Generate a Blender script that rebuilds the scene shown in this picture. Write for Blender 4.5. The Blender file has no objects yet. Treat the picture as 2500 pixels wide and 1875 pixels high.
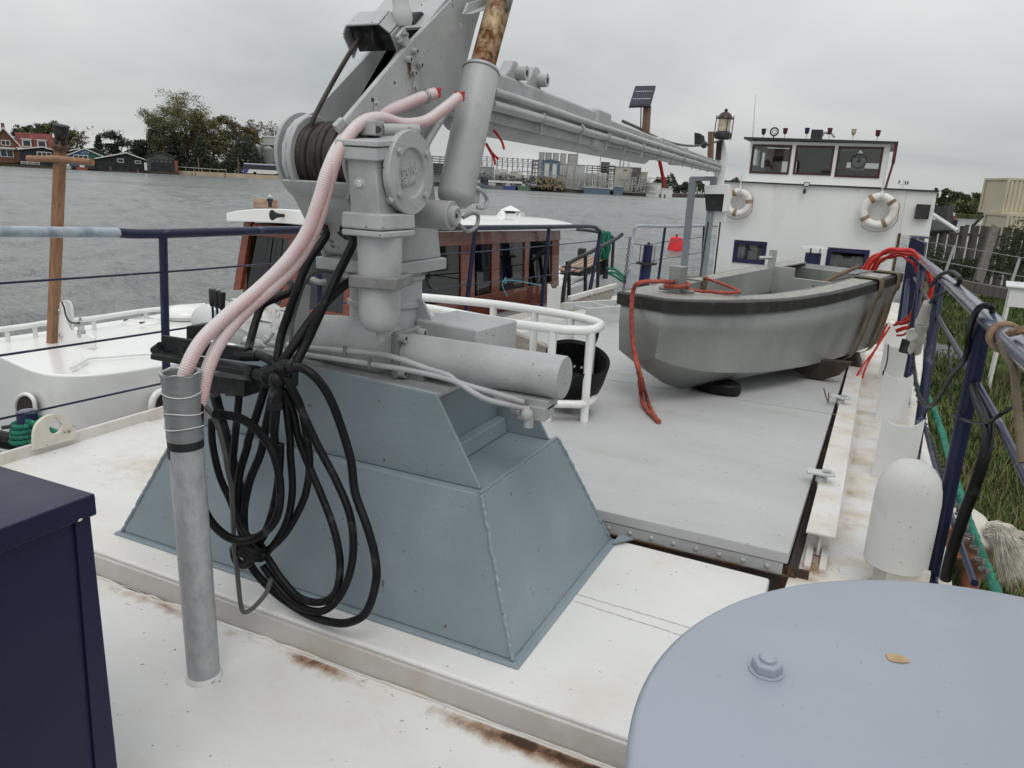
import bpy, bmesh, math, random
from mathutils import Vector, Matrix, Euler
random.seed(7)
sc = bpy.context.scene
col = sc.collection
# ------------------------------------------------------------------ camera
cam_d = bpy.data.cameras.new('camera'); cam = bpy.data.objects.new('camera', cam_d); col.objects.link(cam)
cam_d.sensor_width = 36.0; cam_d.lens = 26.496; cam_d.clip_start = 0.05; cam_d.clip_end = 5000
_r = Vector((0.9038,0.4254,0.0473)); _u = Vector((-0.151,0.2136,0.9652)); _b = -Vector((-0.4005,0.8794,-0.2573))
mw = Matrix((_r, _u, _b)).transposed().to_4x4(); mw.translation = Vector((0, 0, 1.6)); cam.matrix_world = mw
sc.camera = cam
# ------------------------------------------------------------------ sky: overcast cloud deck over a clear-sky base
w = bpy.data.worlds.new('World'); sc.world = w; w.use_nodes = True
nt = w.node_tree; nt.nodes.clear()
def N(t, **k):
    n = nt.nodes.new(t)
    for a, b in k.items(): setattr(n, a, b)
    return n
SUN_EL, SUN_AZ = math.radians(58), math.radians(150)
out = N('ShaderNodeOutputWorld'); bg = N('ShaderNodeBackground'); bg.inputs['Strength'].default_value = 0.1
sky = N('ShaderNodeTexSky', sky_type='NISHITA', sun_disc=False, sun_elevation=SUN_EL, sun_rotation=SUN_AZ, dust_density=4.0, air_density=1.0)
tc = N('ShaderNodeTexCoord'); sep = N('ShaderNodeSeparateXYZ'); nt.links.new(tc.outputs['Generated'], sep.inputs[0])
zc = N('ShaderNodeMath', operation='MAXIMUM'); zc.inputs[1].default_value = 0.0; nt.links.new(sep.outputs['Z'], zc.inputs[0])
za = N('ShaderNodeMath', operation='ADD'); za.inputs[1].default_value = 0.22; nt.links.new(zc.outputs[0], za.inputs[0])
dx = N('ShaderNodeMath', operation='DIVIDE'); nt.links.new(sep.outputs['X'], dx.inputs[0]); nt.links.new(za.outputs[0], dx.inputs[1])
dy = N('ShaderNodeMath', operation='DIVIDE'); nt.links.new(sep.outputs['Y'], dy.inputs[0]); nt.links.new(za.outputs[0], dy.inputs[1])
cb = N('ShaderNodeCombineXYZ'); nt.links.new(dx.outputs[0], cb.inputs[0]); nt.links.new(dy.outputs[0], cb.inputs[1])
no = N('ShaderNodeTexNoise'); no.inputs['Scale'].default_value = 0.62; no.inputs['Detail'].default_value = 7; no.inputs['Roughness'].default_value = 0.5; no.inputs['Distortion'].default_value = 0.35
nt.links.new(cb.outputs[0], no.inputs['Vector'])
rp = N('ShaderNodeValToRGB'); e = rp.color_ramp.elements
e[0].position = 0.34; e[0].color = (4.7, 4.95, 5.0, 1); e[1].position = 0.66; e[1].color = (7.5, 7.6, 7.5, 1)
nt.links.new(no.outputs['Fac'], rp.inputs[0])
gz = N('ShaderNodeMath', operation='MULTIPLY_ADD'); gz.inputs[1].default_value = 1.15; gz.inputs[2].default_value = 0.90; nt.links.new(zc.outputs[0], gz.inputs[0])
cl = N('ShaderNodeVectorMath', operation='SCALE'); nt.links.new(rp.outputs[0], cl.inputs[0]); nt.links.new(gz.outputs[0], cl.inputs['Scale'])
mx = N('ShaderNodeMix', data_type='RGBA'); mx.inputs[0].default_value = 0.93
nt.links.new(sky.outputs[0], mx.inputs[6]); nt.links.new(cl.outputs[0], mx.inputs[7]); nt.links.new(mx.outputs[2], bg.inputs[0]); nt.links.new(bg.outputs[0], out.inputs[0])
# ------------------------------------------------------------------ veiled sun
sun_d = bpy.data.lights.new('sun', 'SUN'); sun_d.energy = 0.75; sun_d.angle = math.radians(28); sun_d.color = (1.0, 0.97, 0.93)
sun = bpy.data.objects.new('sun', sun_d); col.objects.link(sun)
_sd = Vector((math.sin(SUN_AZ)*math.cos(SUN_EL), math.cos(SUN_AZ)*math.cos(SUN_EL), math.sin(SUN_EL)))
sun.rotation_euler = _sd.to_track_quat('Z', 'Y').to_euler()
sc.view_settings.view_transform = 'Standard'; sc.view_settings.look = 'None'; sc.view_settings.exposure = 0.0; sc.view_settings.gamma = 1.0
sc.view_settings.use_curve_mapping = False
sc.cycles.max_bounces = 6; sc.cycles.diffuse_bounces = 3; sc.cycles.glossy_bounces = 3; sc.cycles.transparent_max_bounces = 12
sc.cycles.use_denoising = True

# ================================================================== materials
MATS = {}
def nodes(name):
    m = bpy.data.materials.new(name); m.use_nodes = True
    t = m.node_tree; return m, t, t.nodes['Principled BSDF']
def mat(name, c, rough=.5, metal=0., var=.06, vs=3., bump=.05, bs=80., rust=0., rs=6., rc=(.20,.075,.025), dirt=0., ds=2.2, dc=(.33,.27,.2),
        speck=0., ss=55., spc=(.12,.1,.08), trans=0., ior=1.45, spec=.5, alpha=1., stretch=None, coat=0., var2=None, world=False):
    """painted / bare / woven surface: tone variation, grime, rust blooms, specks and fine relief"""
    m, t, p = nodes(name); L = t.links.new; A = t.nodes.new
    tc = A('ShaderNodeTexCoord'); vec = tc.outputs['Object']
    if world: vec = A('ShaderNodeNewGeometry').outputs['Position']
    if stretch:
        mp = A('ShaderNodeMapping'); mp.inputs['Scale'].default_value = stretch; L(vec, mp.inputs[0]); vec = mp.outputs[0]
    def noise(s, d=5., r=.55):
        n = A('ShaderNodeTexNoise'); n.inputs['Scale'].default_value = s; n.inputs['Detail'].default_value = d; n.inputs['Roughness'].default_value = r; L(vec, n.inputs['Vector']); return n.outputs['Fac']
    def ramp(f, a, b):
        r = A('ShaderNodeMapRange'); r.inputs[1].default_value = a; r.inputs[2].default_value = b; L(f, r.inputs[0]); return r.outputs[0]
    def mixc(f, a, b):
        x = A('ShaderNodeMix'); x.data_type = 'RGBA'
        if isinstance(f, float): x.inputs[0].default_value = f
        else: L(f, x.inputs[0])
        for i, q in ((6, a), (7, b)):
            if isinstance(q, tuple): x.inputs[i].default_value = (*q, 1)
            else: L(q, x.inputs[i])
        return x.outputs[2]
    lo = tuple(max(0, v*(1-var*1.6)) for v in c); hi = tuple(min(1, v*(1+var)) for v in c)
    if var2: lo = var2
    cc = mixc(ramp(noise(vs), .3, .7), lo, hi)
    rg = None
    if dirt:
        k = ramp(noise(ds, 8., .65), .62-dirt*.35, .85); cc = mixc(k, cc, dc)
    if speck: cc = mixc(ramp(noise(ss, 2.), .72-speck*.12, .76-speck*.1), cc, spc)
    if rust:
        k = ramp(noise(rs, 9., .68), .72-rust*.3, .78-rust*.22); cc = mixc(k, cc, mixc(ramp(noise(rs*7), .35, .65), rc, tuple(v*.35 for v in rc))); rg = k
    L(cc, p.inputs['Base Color'])
    if rg is not None:
        r = A('ShaderNodeMapRange'); r.inputs[3].default_value = rough; r.inputs[4].default_value = .9; L(rg, r.inputs[0]); L(r.outputs[0], p.inputs['Roughness'])
    else:
        r = A('ShaderNodeMapRange'); r.inputs[1].default_value = .3; r.inputs[2].default_value = .7; r.inputs[3].default_value = rough*.85; r.inputs[4].default_value = min(1, rough*1.15)
        L(noise(vs*3), r.inputs[0]); L(r.outputs[0], p.inputs['Roughness'])
    p.inputs['Metallic'].default_value = metal; p.inputs['Specular IOR Level'].default_value = spec; p.inputs['IOR'].default_value = ior
    p.inputs['Transmission Weight'].default_value = trans; p.inputs['Coat Weight'].default_value = coat; p.inputs['Alpha'].default_value = alpha
    if bump:
        b = A('ShaderNodeBump'); b.inputs['Strength'].default_value = bump; b.inputs['Distance'].default_value = .01; L(noise(bs, 3.), b.inputs['Height']); L(b.outputs[0], p.inputs['Normal'])
    MATS[name] = m; return m
mat('deck_white', (.69,.685,.67), .5, var=.04, vs=1.3, bump=.16, bs=45, dirt=.36, ds=2.4, dc=(.60,.545,.48), speck=.12, ss=34, spc=(.3,.27,.24))
mat('side_white', (.71,.70,.68), .5, var=.04, vs=2., bump=.1, bs=40, dirt=.55, ds=3.4, dc=(.52,.38,.22), rust=.10, rs=3.5, speck=.2)
mat('toe_white', (.68,.66,.62), .5, var=.06, bump=.1, bs=40, dirt=.5, ds=5, dc=(.5,.42,.3), rust=.20, rs=7)
mat('eye_white', (.66,.63,.55), .5, var=.06, bump=.1, bs=40, dirt=.4, rust=.52, rs=20)
mat('step_grey', (.50,.485,.46), .5, var=.06, bump=.1, bs=40, dirt=.35, ds=5, dc=(.42,.36,.29))
mat('hatch_grey', (.47,.475,.475), .52, var=.05, vs=1.3, bump=.08, bs=60, dirt=.2, ds=3, dc=(.38,.37,.35), speck=.1, stretch=(.5,1.4,1))
mat('hatch_edge', (.42,.425,.43), .5, var=.06, bump=.1, bs=50, dirt=.4, ds=6, dc=(.25,.22,.19), rust=.08)
mat('recess_dark', (.05,.04,.035), .9, var=.3, bump=.3, bs=30, rust=.55, rs=5)
mat('primer_red', (.33,.07,.045), .7, var=.2, bump=.2, dirt=.5, ds=8, dc=(.3,.28,.26))
mat('ped_blue', (.20,.247,.277), .42, var=.07, vs=1.6, bump=.20, bs=60, dirt=.2, ds=3, dc=(.26,.30,.32), speck=.06, ss=30)
mat('crane_grey', (.39,.402,.406), .40, var=.09, vs=2.6, bump=.16, bs=80, dirt=.38, ds=4.2, dc=(.25,.245,.235), rust=.05, rs=8, speck=.08, ss=36, spc=(.1,.09,.08))
mat('crane_dark', (.22,.225,.225), .5, var=.12, vs=6., bump=.12, bs=60, dirt=.6, ds=7, dc=(.10,.09,.08), rust=.12, rs=9)
mat('crane_rusty', (.33,.335,.335), .5, var=.08, vs=4., bump=.12, bs=60, dirt=.4, ds=7, dc=(.2,.17,.14), rust=.34, rs=7)
mat('rod_rust', (.36,.27,.16), .5, metal=.15, var=.3, vs=7, bump=.4, bs=34, rust=1.0, rs=13, rc=(.19,.07,.022), stretch=(1,1,.7))
mat('winch_rope', (.035,.026,.022), .6, var=.4, vs=14, bump=.3, bs=90, rust=.2, rs=12, rc=(.09,.035,.02))
mat('rubber_black', (.0055,.0055,.006), .45, spec=.25, var=.3, vs=8, bump=.06, bs=60, dirt=.15, ds=14, dc=(.07,.07,.07))
mat('matt_black', (.018,.018,.02), .6, var=.3, vs=8, bump=.15, bs=50, dirt=.2, ds=9, dc=(.08,.075,.07))
mat('valve_black', (.009,.0095,.011), .5, spec=.3, var=.3, vs=8, bump=.25, bs=45, dirt=.2, ds=9, dc=(.08,.075,.07))
mat('grey_cable', (.085,.085,.08), .5, var=.2)
mat('pipe_grey', (.44,.45,.455), .38, var=.12, vs=3, bump=.15, bs=110, dirt=.75, ds=34, dc=(.22,.235,.25), stretch=(1,1,.5))
mat('tape_grey', (.24,.25,.255), .38, var=.12, bump=.3, bs=22, metal=.2)
mat('silver', (.55,.56,.57), .32, metal=.9, var=.15, bump=.1)
mat('foil', (.66,.66,.65), .55, var=.2, vs=12, bump=.5, bs=24, dirt=.5, ds=14, dc=(.16,.14,.12))
mat('blue_rail', (.012,.015,.046), .34, spec=.35, var=.18, vs=5, bump=.1, bs=50, dirt=.06, ds=7, dc=(.30,.33,.38), coat=.05)
mat('rail_worn', (.36,.40,.45), .32, var=.14, vs=8, bump=.1, bs=40, dirt=.45, ds=9, dc=(.04,.05,.12), coat=.2)
mat('rail_top', (.085,.10,.165), .26, var=.12, vs=3, bump=.06, bs=40, dirt=.02, ds=9, dc=(.30,.33,.38), coat=.4)
mat('locker_blue', (.010,.0115,.040), .36, spec=.3, var=.12, vs=2, bump=.08, bs=120, dirt=.0)
mat('drum_lavender', (.295,.325,.378), .36, var=.05, vs=1.5, bump=.08, bs=140, dirt=.15, ds=2.0, dc=(.33,.36,.40), speck=.08, ss=70, spc=(.2,.22,.27))
mat('paint_chip', (.40,.27,.15), .7, var=.2, vs=30)
mat('yacht_white', (.80,.80,.79), .22, var=.03, vs=1, bump=.0, coat=.4, dirt=.12, ds=2, dc=(.6,.59,.56))
mat('mahogany', (.165,.036,.017), .22, var=.2, vs=3, bump=.05, bs=40, coat=.5, stretch=(1,1,6), dirt=.2, dc=(.07,.02,.012))
mat('mast_wood', (.33,.185,.10), .55, var=.3, vs=9, bump=.3, bs=30, stretch=(6,6,.9), dirt=.75, ds=4.5, dc=(.15,.055,.03))
mat('grey_wood', (.42,.38,.33), .75, var=.25, vs=4, bump=.25, bs=18, stretch=(1.2,7,7))
mat('teak', (.36,.24,.17), .6, var=.25, vs=4, bump=.2, bs=18, stretch=(1.5,8,8))
mat('aluminium', (.325,.338,.328), .38, metal=.5, var=.16, vs=1.4, bump=.07, bs=16, dirt=.38, ds=1.3, dc=(.46,.468,.46), stretch=(1,1,.6))
mat('aluminium_deck', (.33,.32,.295), .55, metal=.2, var=.15, vs=5, bump=.15, bs=40, stretch=(7,1,1))
mat('fender_black', (.02,.02,.019), .55, var=.25, vs=8, bump=.2, bs=60, dirt=.3, ds=11, dc=(.07,.068,.06))
mat('strap_khaki', (.15,.12,.078), .85, var=.2, vs=14, bump=.4, bs=90, dirt=.3, ds=8, dc=(.1,.085,.06))
mat('rope_red', (.36,.075,.05), .8, var=.25, vs=25, bump=.3, bs=140)
mat('rope_green', (.015,.17,.115), .75, var=.3, vs=30, bump=.3, bs=140)
mat('rope_tan', (.24,.155,.10), .85, var=.3, vs=30, bump=.3, bs=140)
mat('rope_white', (.6,.6,.57), .8, var=.2, vs=30, bump=.3, bs=140)
mat('rope_blue', (.10,.28,.36), .8, var=.2, vs=30, bump=.3, bs=140)
mat('hose_red', (.52,.022,.015), .3, var=.15, vs=14)
mat('wire_red', (.45,.02,.018), .4, var=.15)
mat('chock_brown', (.05,.035,.026), .8, var=.3, bump=.3)
mat('house_white', (.71,.715,.71), .42, var=.03, vs=.8, bump=.06, bs=9, dirt=.12, ds=1.1, dc=(.62,.61,.58), stretch=(1.6,1.6,.5))
mat('trim_black', (.03,.03,.032), .5, var=.2)
mat('window_brown', (.045,.016,.013), .35, var=.25)
mat('window_blue', (.012,.015,.055), .35, var=.2)
mat('curtain', (.50,.50,.48), .85, var=.2, vs=9, bump=.0, stretch=(14,1,.7))
mat('dark_inside', (.055,.05,.046), .7, var=.2)
mat('wood_inside', (.13,.085,.055), .5, var=.25, stretch=(8,8,1))
mat('maroon', (.10,.02,.022), .6, var=.2)
mat('ring_white', (.72,.71,.68), .6, var=.05, bump=.15, bs=40, dirt=.45, ds=5, dc=(.52,.46,.36))
mat('vent_white', (.66,.655,.64), .5, var=.05, vs=3, bump=.12, bs=60, dirt=.15, ds=5, dc=(.5,.47,.42), speck=.2, ss=50, spc=(.4,.37,.33))
mat('ring_band', (.27,.19,.115), .8, var=.3, vs=12)
mat('bright_grey', (.55,.57,.57), .4, var=.08)
mat('gantry_grey', (.20,.225,.25), .4, var=.08, vs=3, bump=.08)
mat('post_brown', (.17,.105,.07), .8, var=.3, vs=6, bump=.2, stretch=(6,6,.7))
mat('solar_cell', (.022,.022,.045), .15, var=.2, vs=6)
mat('lens_amber', (.50,.44,.32), .2, var=.2, vs=12, bump=.3, bs=50)
mat('buoy_red', (.62,.015,.025), .45, var=.15, dirt=.2, dc=(.25,.01,.015))
mat('chain_rust', (.085,.05,.035), .8, var=.4, vs=20, bump=.3, rust=.3, rs=20)
mat('plug_white', (.55,.54,.51), .5, var=.06, dirt=.3, ds=14, dc=(.3,.27,.23))
mat('brick', (.155,.075,.05), .85, var=.25, vs=1.5, bump=.0)
mat('roof_red', (.16,.038,.03), .75, var=.22, vs=.6)
mat('roof_grey', (.16,.16,.155), .85, var=.2, vs=.6)
mat('wood_black', (.022,.024,.026), .8, var=.35, vs=1.2)
mat('wood_blue', (.055,.13,.24), .75, var=.2, vs=1)
mat('wood_green', (.03,.13,.09), .75, var=.2, vs=1)
mat('boathouse_grey', (.075,.082,.075), .85, var=.25, vs=.7)
mat('trim_white', (.62,.62,.6), .6, var=.05)
mat('glass_dark', (.03,.036,.04), .08, var=.2)
mat('sand', (.42,.34,.25), .9, var=.12, vs=.3)
mat('quay_dark', (.06,.05,.042), .9, var=.4, vs=.25)
mat('post_wood', (.17,.12,.08), .9, var=.3, vs=1)
mat('bus_blue', (.05,.06,.22), .4, var=.1)
mat('bus_white', (.62,.62,.6), .35, var=.04)
mat('tank_grey', (.25,.26,.265), .5, metal=.2, var=.16, vs=.4, stretch=(1,1,.2))
mat('tank_pale', (.36,.36,.345), .5, var=.1, vs=.3, stretch=(1,1,.25))
mat('plant_blue', (.09,.14,.19), .6, var=.12, vs=.3)
mat('plant_cream', (.40,.39,.33), .7, var=.08, vs=.3)
mat('plant_dark', (.10,.092,.082), .8, var=.25, vs=.4)
mat('plant_grey', (.40,.41,.41), .7, var=.1, vs=.3)
mat('plant_yellow', (.26,.20,.10), .7, var=.15)
mat('plant_steel', (.16,.165,.165), .7, var=.3, vs=.5)
mat('plant_green', (.10,.17,.11), .7, var=.2, vs=.4)
mat('plant_red', (.25,.07,.05), .7, var=.2)
mat('bark', (.085,.068,.05), .9, var=.3, vs=2)
mat('leaf_olive', (.16,.155,.065), .75, var=.45, vs=.35, bump=0)
mat('leaf_green', (.13,.14,.065), .75, var=.45, vs=.35, bump=0)
mat('leaf_dark', (.045,.055,.034), .8, var=.4, vs=.4, bump=0)
mat('leaf_rust', (.13,.095,.035), .8, var=.4, vs=.4, bump=0)
mat('leaf_bare', (.13,.10,.07), .85, var=.3, vs=.4, bump=0)
mat('leaf_mid', (.075,.095,.045), .8, var=.4, vs=.4, bump=0)
mat('soil', (.055,.065,.022), .95, var=.4, vs=1.2, bump=.3, bs=4)
mat('grass', (.085,.122,.03), .75, var=.5, vs=1.1, bump=0, var2=(.03,.055,.012))
mat('grass_dry', (.20,.16,.07), .8, var=.4, vs=1.1, bump=0)
mat('bush', (.03,.05,.014), .8, var=.5, vs=1.5, bump=0)
mat('fence_wood', (.095,.082,.072), .9, var=.3, vs=2.5, bump=.2, bs=14, stretch=(5,5,.6))
mat('container_beige', (.50,.45,.335), .6, var=.06, vs=.6)
mat('shed_dark', (.022,.022,.023), .8, var=.3, vs=.7)
mat('wire_grey', (.22,.23,.22), .6, var=.2)
mat('pony_coat', (.62,.57,.50), .85, var=.14, vs=18, bump=.3, bs=60, stretch=(1,1,1))
mat('pony_brown', (.30,.12,.045), .85, var=.3, vs=14, bump=.3, bs=60)
mat('pony_hair', (.74,.70,.63), .7, var=.25, vs=20, bump=.0)
mat('engine_blue', (.012,.018,.07), .4, var=.2)

def mat_hose():
    m, t, p = nodes('hose_pink'); L = t.links.new; A = t.nodes.new
    at = A('ShaderNodeAttribute'); at.attribute_name = 'along'
    tc = A('ShaderNodeTexCoord'); n = A('ShaderNodeTexNoise'); n.inputs['Scale'].default_value = 6; L(tc.outputs['Object'], n.inputs['Vector'])
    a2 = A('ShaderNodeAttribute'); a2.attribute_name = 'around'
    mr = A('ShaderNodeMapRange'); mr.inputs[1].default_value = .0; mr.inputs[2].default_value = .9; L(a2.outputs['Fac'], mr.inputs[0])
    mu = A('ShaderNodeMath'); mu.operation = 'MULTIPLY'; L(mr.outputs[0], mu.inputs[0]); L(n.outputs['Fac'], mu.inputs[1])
    s = A('ShaderNodeMath'); s.operation = 'MULTIPLY'; s.inputs[1].default_value = 2*math.pi/.0072; L(at.outputs['Fac'], s.inputs[0])
    sn = A('ShaderNodeMath'); sn.operation = 'SINE'; L(s.outputs[0], sn.inputs[0])
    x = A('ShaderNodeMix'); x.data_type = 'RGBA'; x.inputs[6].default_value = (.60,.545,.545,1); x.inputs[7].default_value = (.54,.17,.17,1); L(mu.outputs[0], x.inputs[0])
    r2 = A('ShaderNodeMapRange'); r2.inputs[1].default_value = -1; r2.inputs[3].default_value = .0; r2.inputs[4].default_value = .34; L(sn.outputs[0], r2.inputs[0])
    y = A('ShaderNodeMix'); y.data_type = 'RGBA'; y.inputs[7].default_value = (.66,.62,.61,1); L(r2.outputs[0], y.inputs[0]); L(x.outputs[2], y.inputs[6])
    L(y.outputs[2], p.inputs['Base Color']); p.inputs['Roughness'].default_value = .3
    p.inputs['Subsurface Weight'].default_value = .1; p.inputs['Subsurface Radius'].default_value = (.02,.008,.008)
    b = A('ShaderNodeBump'); b.inputs['Strength'].default_value = .3; b.inputs['Distance'].default_value = .002; L(sn.outputs[0], b.inputs['Height']); L(b.outputs[0], p.inputs['Normal'])
    MATS['hose_pink'] = m
mat_hose()
def mat_glass(name, tint, dens):
    m, t, p = nodes(name); L = t.links.new; A = t.nodes.new
    tr = A('ShaderNodeBsdfTransparent'); tr.inputs[0].default_value = (*tint, 1)
    g = A('ShaderNodeBsdfGlossy'); g.inputs['Roughness'].default_value = .03
    f = A('ShaderNodeFresnel'); f.inputs[0].default_value = 1.5
    ad = A('ShaderNodeMath'); ad.operation = 'ADD'; ad.inputs[1].default_value = dens; L(f.outputs[0], ad.inputs[0])
    mx = A('ShaderNodeMixShader'); L(ad.outputs[0], mx.inputs[0]); L(tr.outputs[0], mx.inputs[1]); L(g.outputs[0], mx.inputs[2])
    L(mx.outputs[0], t.nodes['Material Output'].inputs[0]); MATS[name] = m
mat_glass('glass', (.75,.78,.77), .04); mat_glass('glass_tint', (.32,.33,.33), .03)
def mat_water():
    m, t, p = nodes('water'); L = t.links.new; A = t.nodes.new
    g = A('ShaderNodeNewGeometry')
    def nz(sx, sy, s, d, rot):
        mp = A('ShaderNodeMapping'); mp.inputs['Rotation'].default_value = (0,0,rot); mp.inputs['Scale'].default_value = (sx, sy, 1); L(g.outputs['Position'], mp.inputs[0])
        n = A('ShaderNodeTexNoise'); n.inputs['Scale'].default_value = s; n.inputs['Detail'].default_value = d; n.inputs['Roughness'].default_value = .62; n.inputs['Distortion'].default_value = .25; L(mp.outputs[0], n.inputs['Vector']); return n.outputs['Fac']
    a = nz(.38, 1, .8, 6, .55); b = nz(.5, 1, 3.2, 3, .30); c2 = nz(.2, 1, .035, 2, .5)
    s1 = A('ShaderNodeMath'); s1.operation = 'MULTIPLY_ADD'; s1.inputs[1].default_value = .35; L(b, s1.inputs[0]); L(a, s1.inputs[2])
    bp = A('ShaderNodeBump'); bp.inputs['Strength'].default_value = 1.0; bp.inputs['Distance'].default_value = .55; L(s1.outputs[0], bp.inputs['Height'])
    L(bp.outputs[0], p.inputs['Normal'])
    r = A('ShaderNodeMapRange'); r.inputs[1].default_value = .35; r.inputs[2].default_value = .65; r.inputs[3].default_value = .12; r.inputs[4].default_value = .26; L(c2, r.inputs[0]); L(r.outputs[0], p.inputs['Roughness'])
    p.inputs['Base Color'].default_value = (.165,.176,.174,1); p.inputs['IOR'].default_value = 1.33; p.inputs['Specular IOR Level'].default_value = .5
    MATS['water'] = m
mat_water()

# ================================================================== mesh builder
def V(p): return Vector(p)
def perp(d):
    d = d.normalized(); a = Vector((0,0,1)) if abs(d.z) < .9 else Vector((0,1,0))
    u = d.cross(a).normalized(); return u, d.cross(u).normalized()
def catmull(pts, sub, closed=False):
    P = [V(p) for p in pts]; n = len(P)
    if sub <= 1 or n < 3: return P
    R = []
    for i in range(n if closed else n-1):
        if closed: p0, p1, p2, p3 = P[(i-1) % n], P[i], P[(i+1) % n], P[(i+2) % n]
        else: p0, p1, p2, p3 = P[max(i-1,0)], P[i], P[i+1], P[min(i+2,n-1)]
        for k in range(sub):
            t = k/sub
            R.append(.5*((2*p1)+(p2-p0)*t+(2*p0-5*p1+4*p2-p3)*t*t+(3*p1-p0-3*p2+p3)*t**3))
    if not closed: R.append(P[-1])
    return R
ORG = {}
class MB:
    def __init__(s): s.v = []; s.f = []; s.al = {}; s.ar = {}
    def add(s, vs, fs):
        o = len(s.v); s.v += [V(p) for p in vs]; s.f += [tuple(i+o for i in f) for f in fs]; return o
    def box(s, c, d, ax=None):
        c = V(c); ex, ey, ez = [V(a).normalized() for a in ax] if ax else (Vector((1,0,0)), Vector((0,1,0)), Vector((0,0,1)))
        a, b, h = ex*d[0]/2, ey*d[1]/2, ez*d[2]/2
        s.hexa([c-a-b-h, c+a-b-h, c+a+b-h, c-a+b-h, c-a-b+h, c+a-b+h, c+a+b+h, c-a+b+h]); return s
    def span(s, x0, x1, y0, y1, z0, z1):
        return s.box(((x0+x1)/2, (y0+y1)/2, (z0+z1)/2), (x1-x0, y1-y0, z1-z0))
    def hexa(s, p):
        s.add(p, [(0,3,2,1),(4,5,6,7),(0,1,5,4),(1,2,6,5),(2,3,7,6),(3,0,4,7)]); return s
    def bar(s, p0, p1, w, h, up=(0,0,1)):
        p0, p1 = V(p0), V(p1); d = (p1-p0); l = d.length; d.normalize(); x = d.cross(V(up))
        if x.length < 1e-4: x = d.cross(Vector((0,1,0)))
        x.normalize(); z = x.cross(d); return s.box((p0+p1)/2, (w, l, h), (x, d, z))
    def prism(s, pts, vec):
        P = [V(p) for p in pts]; v = V(vec); n = len(P)
        s.add(P+[p+v for p in P], [tuple(range(n-1,-1,-1)), tuple(range(n,2*n))]+[(i,(i+1)%n,(i+1)%n+n,i+n) for i in range(n)]); return s
    def cyl(s, p0, p1, r0, r1=None, n=20, cap=True):
        p0, p1 = V(p0), V(p1); r1 = r0 if r1 is None else r1; u, w_ = perp(p1-p0); vs = []
        for p, r in ((p0,r0),(p1,r1)):
            vs += [p+(u*math.cos(a)+w_*math.sin(a))*r for a in [2*math.pi*i/n for i in range(n)]]
        fs = [(i,(i+1)%n,(i+1)%n+n,i+n) for i in range(n)]
        if cap: fs += [tuple(range(n-1,-1,-1)), tuple(range(n,2*n))]
        s.add(vs, fs); return s
    def lathe(s, c, ax, prof, n=24, cap=True):
        c = V(c); ax = V(ax).normalized(); u, w_ = perp(ax); vs = []; m = len(prof)
        for r, h in prof: vs += [c+ax*h+(u*math.cos(a)+w_*math.sin(a))*r for a in [2*math.pi*i/n for i in range(n)]]
        fs = [(j*n+i, j*n+(i+1)%n, (j+1)*n+(i+1)%n, (j+1)*n+i) for j in range(m-1) for i in range(n)]
        if cap: fs += [tuple(range(n-1,-1,-1)), tuple(range((m-1)*n, m*n))]
        s.add(vs, fs); return s
    def tube(s, pts, r, n=8, sub=6, closed=False, rib=None, twist=None, step=None, rf=None):
        P = catmull(pts, sub, closed)
        if step:
            Q = [P[0]]; acc = 0.
            for a, b in zip(P[:-1], P[1:]):
                l = (b-a).length; d = step-acc
                while d <= l: Q.append(a.lerp(b, d/l)); d += step
                acc = l-(d-step)
            P = Q
        m = len(P); T = []
        for i in range(m):
            a = P[(i-1) % m] if closed else P[max(i-1,0)]; b = P[(i+1) % m] if closed else P[min(i+1,m-1)]
            d = b-a; T.append(d.normalized() if d.length > 1e-9 else Vector((0,0,1)))
        u, _ = perp(T[0]); o = len(s.v); al = 0.
        for i in range(m):
            if i: al += (P[i]-P[i-1]).length
            u = (u-T[i]*u.dot(T[i])).normalized(); w_ = T[i].cross(u)
            rr = r if rf is None else r*rf(i/(m-1))
            if rib: rr += rib[1]*math.sin(2*math.pi*al/rib[0])
            for k in range(n):
                a = 2*math.pi*k/n; q = rr
                if twist: q = rr*(1+.20*math.cos(3*a-twist*al))
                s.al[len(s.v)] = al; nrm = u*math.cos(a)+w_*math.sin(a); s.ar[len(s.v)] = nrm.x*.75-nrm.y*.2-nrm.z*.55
                s.v.append(P[i]+nrm*q)
        for i in range(m if closed else m-1):
            j = (i+1) % m
            for k in range(n): s.f.append((o+i*n+k, o+i*n+(k+1)%n, o+j*n+(k+1)%n, o+j*n+k))
        if not closed: s.f += [tuple(o+k for k in range(n-1,-1,-1)), tuple(o+(m-1)*n+k for k in range(n))]
        return s
    def torus(s, c, ax, R, r, n=32, k=10):
        c = V(c); u, w_ = perp(V(ax)); return s.tube([c+(u*math.cos(a)+w_*math.sin(a))*R for a in [2*math.pi*i/n for i in range(n)]], r, k, 1, True)
    def ball(s, c, r, nu=16, nv=10):
        c = V(c); r = (r,r,r) if not isinstance(r, (tuple, list)) else r; vs = []
        for j in range(nv+1):
            b = math.pi*j/nv
            vs += [c+Vector((r[0]*math.sin(b)*math.cos(a), r[1]*math.sin(b)*math.sin(a), -r[2]*math.cos(b))) for a in [2*math.pi*i/nu for i in range(nu)]]
        s.add(vs, [(j*nu+i, j*nu+(i+1)%nu, (j+1)*nu+(i+1)%nu, (j+1)*nu+i) for j in range(nv) for i in range(nu)]); return s
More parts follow.
